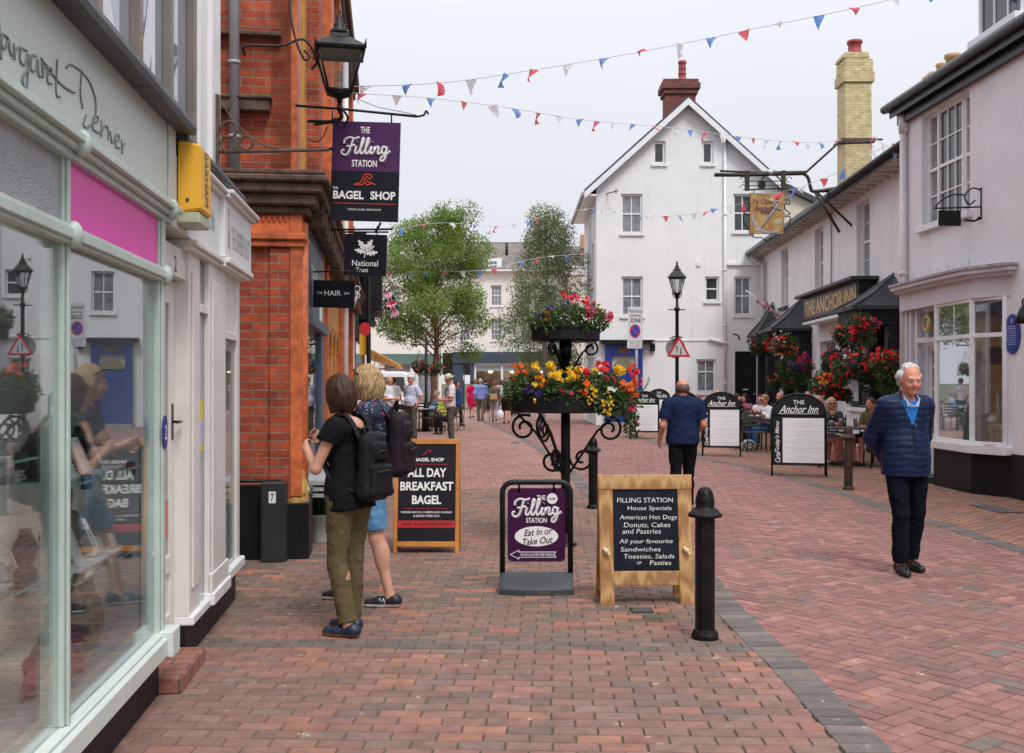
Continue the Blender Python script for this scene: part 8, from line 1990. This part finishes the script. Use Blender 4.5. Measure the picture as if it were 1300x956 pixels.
w2, J2, HP2, sc2 = person('blonde woman in dotted navy top and denim shorts at the shop window', gr(474, 767), R(-98), 1.69, pose, h=.0085, top=dots, sleeve=0.0, hem=.90, bottom=cloth('blue_denim', (.10, .24, .42), .2, 12), leg='shorts', shoes=(.010, .011, .016), sole=(.65, .65, .68),
    hair='bob', hairc=(.42, .30, .155), skin=M_['skin'], yaw=-2, pitch=8, female=True, build=1.05, seed=7, toes={'L': (.1, -1, 0), 'R': (-.1, -1, 0)}, curl={'L': .7, 'R': .7}, palmn={'L': (-1, 0, .3), 'R': (1, 0, .3)})
bp2 = backpack(w2, J2, 'dark plum backpack on the blonde woman with a pink edged strap', cloth('plum_nylon', (.018, .012, .018), .2, 5, .55), .31, .47, .18, 0, 1.17)
b = MB()
for a in 'LR':
    an = J2['a'+a]
    for s_ in (-1, 1):
        x = an[0]+s_*.047; z = .055; y = an[1]-.045
        b.tube([(x, y+.02, z-.02), (x-s_*.001, y+.012, z+.018), (x, y-.012, z-.018), (x, y-.02, z+.02)], .004, 4)
b.build('shoe_letter', M_['white'], w2)
b = MB(); b.tube(catmull([HP2(-.085, -.01, .06), HP2(-.07, -.05, .10), HP2(0, -.06, .115), HP2(.07, -.05, .10), HP2(.085, -.01, .06)], 4), .007, 6); b.build('sunglasses', M_['black'], w2)
b = MB(); b.tube(catmull([(.10, -.10, 1.42), (.125, -.05, 1.47), (.12, .05, 1.47), (.10, .11, 1.38)], 4), .007, 5); b.build('pink_edging', mat('pink_petals'), bp2)
# 4 bald man walking away in navy T-shirt
pose = dict(eL=(.27, .03, 1.12), wL=(.28, -.10, .93), eR=(-.26, .03, 1.13), wR=(-.24, -.20, 1.02), kL=(.105, .06, .51), aL=(.10, .26, .12), kR=(-.09, -.06, .50), aR=(-.075, -.02, .09), nb=(0, -.01, 1.44), hd=(.0, -.05, 1.585), sL=(.195, .0, 1.39), sR=(-.195, .0, 1.39))
m4, J4, HP4, sc4 = person('bald man in a navy T-shirt and black trousers walking away past the chalkboard', gr(867, 651), R(180+4), 1.64, pose, h=.009, top=cloth('navy_tshirt', (.011, .020, .060)), sleeve=.72, hem=.88, bottom=cloth('black_trousers', (.006, .006, .008)), shoes=(.01, .01, .01), hair='bald', hairc=(.14, .10, .08), skin=M_['skinr'], yaw=6, pitch=12, build=1.14, seed=9,
    palmn={'L': (-1, 0, 0), 'R': (1, 0, 0)})
t = thing('paper_bundle', 'crumpled white paper wrapper held in the left hand of the bald walking man', 'wrapper', (0, 0, 0)); t.location = W(848.5, 537, 12.75)
S = SDF((-.15, -.15, -.25), (.15, .15, .2), .01); S.ell((0, 0, .06), (.045, .04, .05), .02); S.ell((.0, 0, -.02), (.03, .03, .08), .02); vs, fs = S.mesh(); vs = vs+vnormals(vs, fs)*(vnoise(vs, 2, ((12, 1), (25, .6)))*.012)[:, None]; np_mesh('paper', vs, fs, M_['white'], t)
# middle distance ---------------------------------------------------------
wsh = cloth('white_shirt', (.70, .71, .74)); lil = cloth('pale_lilac_shirt', (.55, .57, .70)); gry = cloth('grey_trousers', (.085, .085, .075)); dk = cloth('dark_trousers', (.012, .012, .016)); 
def P(label, px, pyf, H, rz, **kw):
    D = GD(pyf); kw.setdefault('h', .012 if D < 32 else .018); kw.setdefault('fingers', D < 32); kw.setdefault('eyes', D < 32)
    return person(label, Vector(((px-650)/FPX*D, D, 0)), R(rz), H, **kw)
WALK = dict(kL=(.10, -.12, .50), aL=(.09, -.14, .09), kR=(-.10, .02, .50), aR=(-.09, .22, .13), eL=(.23, .10, 1.13), eR=(-.23, -.02, 1.13), wR=(-.24, -.16, .92))
POCK = dict(eL=(.27, .10, 1.13), wL=(.18, -.02, .93), eR=(-.27, .10, 1.13), wR=(-.18, -.02, .93))
TALK = dict(eL=(.23, -.0, 1.12), wL=(.14, -.24, 1.10), eR=(-.24, -.02, 1.12), wR=(-.10, -.27, 1.12), hd=(0, -.05, 1.62))
P('man in a flat cap and pale lilac shirt standing with a hand in his pocket', 522, 561, 1.76, -35, pose=POCK, top=lil, sleeve=.8, hem=.93, bottom=gry, hat='cap', hatc=(.62, .60, .56), skin=M_['skinr'], build=1.12, hair='short', hairc=(.5, .5, .5), seed=11)
sh, Jh, _, _ = P('man in a straw hat and pale shirt looking at his hands', 572, 562, 1.76, -82, pose=TALK, top=cloth('pinkish_white_shirt', (.62, .56, .56)), sleeve=.85, hem=.90, bottom=gry, hat='straw', skin=M_['skinr'], build=1.12, pitch=18, hair='short', hairc=(.4, .38, .35), seed=12)
backpack(sh, Jh, 'blue rucksack on the back of the man in the straw hat', cloth('blue_nylon', (.02, .05, .16)), .30, .46, .16, .0, 1.16)
P('bald man in a white T-shirt facing the man in the flat cap', 492, 558, 1.74, 70, pose=TALK, top=wsh, sleeve=.8, hem=.9, bottom=gry, skin=M_['skinr'], hair='bald', hairc=(.4, .38, .36), build=1.12, seed=13)
P('person in white shirt and dark trousers walking away behind the bald man', 500, 541, 1.70, 170, pose=WALK, top=wsh, sleeve=1.0, bottom=dk, hair='short', hairc=(.03, .02, .02), seed=14)
P('man in a pale blue shirt sitting by the left tree behind the straw hat man', 556, 546, 1.7, -60, base=SIT, top=cloth('pale_blue_shirt2', (.30, .45, .62)), sleeve=2, bottom=gry, hair='short', hairc=(.3, .28, .26), seed=15)
P('seated woman in a lime top behind the straw hat man', 566, 551, 1.6, -30, base=SIT, top=cloth('lime_top', (.42, .50, .05)), sleeve=.8, bottom=dk, hair='short', hairc=(.3, .2, .1), female=True, seed=16)
P('woman in a knee length pink dress walking away by the navy shopfront', 599, 531, 1.66, 175, pose=WALK, top=cloth('hot_pink_dress', (.60, .012, .10)), sleeve=.9, hem=.92, bottom=cloth('hot_pink_dress', 0), leg='dress', hair='short', hairc=(.06, .03, .02), female=True, seed=17)
P('grey haired man in a lilac blue shirt walking away down the middle', 610, 535, 1.70, 178, pose=WALK, top=cloth('lilac_blue_shirt', (.25, .30, .62)), sleeve=2, hem=.9, bottom=cloth('khaki_trousers', (.17, .15, .11)), hair='short', hairc=(.5, .5, .5), build=1.1, seed=18)
t19, J19, _, _ = P('person in black with a rucksack walking towards the navy shopfront', 617, 525, 1.72, 180, pose=WALK, top=dk, sleeve=2, bottom=dk, hair='short', hairc=(.03, .02, .02), seed=19)
backpack(t19, J19, 'grey rucksack on the person in black far down the street', cloth('grey_nylon', (.08, .09, .10)), .30, .46, .16, 0, 1.16)
P('red haired woman in a grey jacket with a tan shoulder bag', 628, 535.5, 1.60, 176, pose=WALK, top=cloth('grey_jacket', (.12, .12, .12)), sleeve=2, hem=.86, bottom=cloth('pale_grey_trousers', (.32, .32, .36)), leg='crop', hair='short', hairc=(.25, .09, .03), female=True, seed=20)
t = thing('handbag', 'small tan shoulder bag carried by the red haired woman', 'handbag', W(626.5, 503.5, 40.6)); b = MB(); b.box(-.14, .14, -.05, .05, -.12, .10); b.build('bag_body', mat('tan_leather', (.45, .30, .14), .5), t, .02); b = MB(); b.tube([(-.12, 0, .1), (.0, .05, .6), (.12, 0, .1)], .012, 5); b.build('strap', mat('tan_leather'), t)
t = thing('walking_stick', 'thin brown walking stick beside the red haired woman', 'walking stick', Vector((gp2(621, 41.2), 41.2, 0))); b = MB(); b.tube(catmull([(0, 0, 0), (.02, 0, .8), (.03, 0, .88), (.09, 0, .9), (.12, 0, .85)], 4), .014, 6); b.build('stick', mat('brown_stick', (.12, .05, .02), .5), t)
P('woman in a pale patterned top and black skirt carrying a white bag', 643, 538, 1.66, 180, pose=WALK, top=cloth('pale_pattern', (.42, .45, .44), .6, 14), sleeve=.9, hem=.92, bottom=cloth('black_skirt', (.01, .01, .01)), leg='skirt', hair='short', hairc=(.35, .14, .05), female=True, seed=21)
t = thing('carrier_bag', 'white carrier bag held by the woman in the black skirt', 'bag', W(635, 525, 39)); S = SDF((-.3, -.25, -.3), (.3, .25, .3), .02); S.ell((0, 0, -.05), (.14, .10, .19), .02); vs, fs = S.mesh(); np_mesh('bag_body', vs, fs, M_['white'], t); b = MB(); b.tube(catmull([(-.05, 0, .1), (0, 0, .28), (.05, 0, .1)], 4), .012, 5); b.build('handle', M_['white'], t)
for (px, py, H, rz, c, hc, lab, fem, lg) in ((636, 527, 1.68, 180, (.45, .30, .30), (.10, .05, .03), 'woman in a dusty pink top walking in the far crowd', True, 'crop'), (652, 529, 1.6, 176, (.5, .5, .55), (.45, .30, .12), 'fair haired person in pale grey at the right of the far crowd', True, 'long'), (604, 523, 1.7, 178, (.15, .35, .35), (.2, .1, .05), 'person in a teal top close to the shop window far away', True, 'crop'),
        (642, 521, 1.75, 182, (.02, .02, .03), (.02, .02, .02), 'person in black standing at the far shop door', False, 'long'), (660, 531, 1.66, 170, (.30, .20, .36), (.3, .15, .06), 'person in mauve behind the flower trough', True, 'crop'), (669, 528, 1.7, 185, (.55, .52, .48), (.1, .06, .04), 'person in cream behind the flower trough', False, 'shorts'),
        (514, 526, 1.7, 0, (.6, .1, .1), (.1, .06, .04), 'person in red walking towards us behind the cafe tables', True, 'crop'), (580, 541, 1.62, 60, (.32, .12, .06), (.10, .04, .02), 'brown haired person half hidden behind the blue rucksack', True, 'long')):
    P(lab, px, py, H, rz, pose=WALK, top=cloth('top_%s' % lab[:12], c), sleeve=.9, bottom=dk if lg == 'long' else cloth('khaki_trousers', 0), leg=lg, hair='short' if not fem else 'bob', hairc=hc, female=fem, seed=px)
# seated outside the pub -------------------------------------------------
def sit(label, px, D, H, rz, **kw):
    kw.setdefault('h', .012); kw.setdefault('base', SIT); return person(label, Vector((gp2(px, D), D, 0)), R(rz), H, **kw)
bl, Jb, HPb, _ = sit('seated blonde woman in grey cardigan and white top, hands at her chin', 1055, 20.3, 1.66, -8, top=cloth('grey_cardigan', (.075, .08, .08)), sleeve=2, bottom=cloth('white_skirt', (.62, .62, .70)), leg='shorts', hair='long', hairc=(.62, .50, .30), female=True, shoes=(.5, .5, .55), seed=31, skin=M_['skinr'],
    pose=dict(eL=(.20, -.16, .78), wL=(.05, -.24, .98), eR=(-.20, -.16, .78), wR=(-.05, -.24, .98), hd=(0, -.06, 1.21)))
b = MB(); b.prism([(-.085, .66), (.085, .66), (.075, .98), (.03, 1.01), (-.03, 1.01), (-.075, .98)], .135, .15, 0, MF); b.build('white_top', M_['white'], bl)
b = MB(); 
for s_ in (-1, 1): b.ell(HPb(s_*.032, -.098, .01), (.026, .008, .018))
b.build('glasses', M_['black'], bl)
sg_, Js, HPs, _ = sit('woman with sunglasses and a white top seated at the left pub table', 973, 24.2, 1.68, -62, top=wsh, sleeve=1.2, bottom=cloth('blue_jeans', (.05, .13, .30)), hair='short', hairc=(.30, .20, .10), female=True, seed=32, skin=M_['skinr'], pose=dict(eL=(.21, -.15, .78), wL=(.08, -.33, .92), eR=(-.2, -.15, .77), wR=(-.08, -.36, .93)), pitch=8)
b = MB()
for s_ in (-1, 1): b.ell(HPs(s_*.032, -.10, .01), (.028, .010, .018)); b.tube([HPs(s_*.055, -.09, .012), HPs(s_*.085, .01, .012)], .004, 4)
b.build('sunglasses', M_['black'], sg_)
sit('bald man in dark navy sitting beyond the woman with sunglasses', 990, 25.4, 1.74, -20, top=cloth('dark_navy', (.012, .018, .04)), sleeve=2, bottom=dk, hair='bald', hairc=(.2, .15, .12), skin=M_['skinr'], build=1.15, seed=33)
sit('dark haired person behind the woman with sunglasses', 967, 25.6, 1.66, -40, top=wsh, sleeve=1, bottom=dk, hair='short', hairc=(.02, .015, .012), seed=34)
sit('ruddy bald man sitting behind the largest menu board', 1025, 23.2, 1.80, 150, top=dk, sleeve=2, bottom=dk, hair='bald', hairc=(.2, .12, .08), skin=M_['skinr'], seed=35, build=1.1)
sit('man in a slate blue shirt with his back turned beside the largest menu board', 1035, 19.9, 1.72, 60, top=cloth('slate_blue_shirt', (.06, .07, .16)), sleeve=2, bottom=cloth('lilac_shorts', (.4, .32, .38)), leg='shorts', hair='bald', hairc=(.35, .25, .15), skin=M_['skinr'], seed=36, build=1.1)
sit('dark haired woman in pink check sitting by the black house door', 947, 28.2, 1.64, -50, top=cloth('pink_check', (.40, .12, .16), .8, 20), sleeve=2, bottom=dk, hair='bob', hairc=(.03, .015, .01), female=True, seed=37)
sit('person with dark curly hair sitting left of the woman in pink check', 934, 27.4, 1.66, 40, top=dk, sleeve=2, bottom=dk, hair='bob', hairc=(.02, .012, .01), female=True, seed=38)
sit('grey haired man whose head shows above the middle menu board', 911, 27.2, 1.80, 170, top=dk, sleeve=2, bottom=dk, hair='bald', hairc=(.35, .3, .25), skin=M_['skinr'], seed=39)
sit('auburn haired woman in pale blue seated between two menu boards', 886, 28.2, 1.60, 30, top=cloth('pale_blue_top', (.35, .42, .62)), sleeve=1, bottom=dk, hair='bob', hairc=(.22, .07, .03), female=True, seed=40)
sit('person in dark clothes with bare legs seated right of the beer table', 1108, 19.7, 1.68, -60, top=cloth('olive_top', (.12, .10, .05)), sleeve=1, bottom=dk, leg='shorts', hair='short', hairc=(.1, .06, .04), seed=41, skin=M_['skinr'])
# ---------------------------------------------------------------- camera, sky, sun
cam = bpy.data.cameras.new('camera'); co = bpy.data.objects.new('camera', cam); COL.objects.link(co)
co.location = (0, 0, CAMH); co.rotation_euler = (R(90), 0, 0)
cam.sensor_width = 36; cam.lens = 36*FPX/1300; cam.shift_y = (HZ-478)/1300; cam.clip_end = 3000; cam.clip_start = .05
SC.camera = co
w = bpy.data.worlds.new('World'); SC.world = w; w.use_nodes = True
nt = w.node_tree; L = nt.links; bg = nt.nodes['Background']
SUN_EL, SUN_AZ = 52, 155      # azimuth clockwise from +Y : behind the camera, to the right
sky = nd(nt, 'ShaderNodeTexSky', sky_type='NISHITA'); sky.sun_disc = False
sky.sun_elevation = R(SUN_EL); sky.sun_rotation = R(SUN_AZ); sky.dust_density = 3; sky.air_density = 1
tc = nd(nt, 'ShaderNodeTexCoord'); sx = nd(nt, 'ShaderNodeSeparateXYZ'); L.new(tc.outputs['Generated'], sx.inputs[0])
# overcast veil: zenith about three times as bright as the horizon
pw = nd(nt, 'ShaderNodeMath', operation='POWER'); pw.inputs[1].default_value = 2.2; L.new(sx.outputs['Z'], pw.inputs[0])
mr = nd(nt, 'ShaderNodeMapRange'); mr.inputs[1].default_value = 0.0; mr.inputs[2].default_value = 1; mr.inputs[3].default_value = 8.5; mr.inputs[4].default_value = 24
L.new(pw.outputs[0], mr.inputs[0])
nz = nd(nt, 'ShaderNodeTexNoise'); nz.inputs['Scale'].default_value = 1.6; nz.inputs['Detail'].default_value = 4; L.new(tc.outputs['Generated'], nz.inputs['Vector'])
m2 = nd(nt, 'ShaderNodeMapRange'); m2.inputs[3].default_value = .94; m2.inputs[4].default_value = 1.06; L.new(nz.outputs['Fac'], m2.inputs[0])
mu = nd(nt, 'ShaderNodeMath', operation='MULTIPLY'); L.new(mr.outputs[0], mu.inputs[0]); L.new(m2.outputs[0], mu.inputs[1])
vm = nd(nt, 'ShaderNodeVectorMath', operation='SCALE'); vm.inputs[0].default_value = (.955, .965, 1.03); L.new(mu.outputs[0], vm.inputs['Scale'])
mx = nd(nt, 'ShaderNodeMix', data_type='RGBA'); mx.inputs['Factor'].default_value = .93
L.new(sky.outputs[0], mx.inputs['A']); L.new(vm.outputs[0], mx.inputs['B']); L.new(mx.outputs['Result'], bg.inputs['Color'])
bg.inputs['Strength'].default_value = .1
sd = bpy.data.lights.new('sun', 'SUN'); so = bpy.data.objects.new('sun', sd); COL.objects.link(so)
sd.energy = 2.0; sd.angle = R(18); sd.color = (1, .96, .9)
az, el = R(SUN_AZ), R(SUN_EL)
dirv = Vector((math.sin(az)*math.cos(el), math.cos(az)*math.cos(el), math.sin(el)))
so.rotation_euler = dirv.to_track_quat('Z', 'Y').to_euler()
vs_ = SC.view_settings; SC.display_settings.display_device = 'sRGB'; vs_.view_transform = 'Standard'; vs_.look = 'None'; vs_.exposure = 0.0; vs_.gamma = 1
SC.render.resolution_x = 1024; SC.render.resolution_y = 753
SC.cycles.max_bounces = 6; SC.cycles.transparent_max_bounces = 12
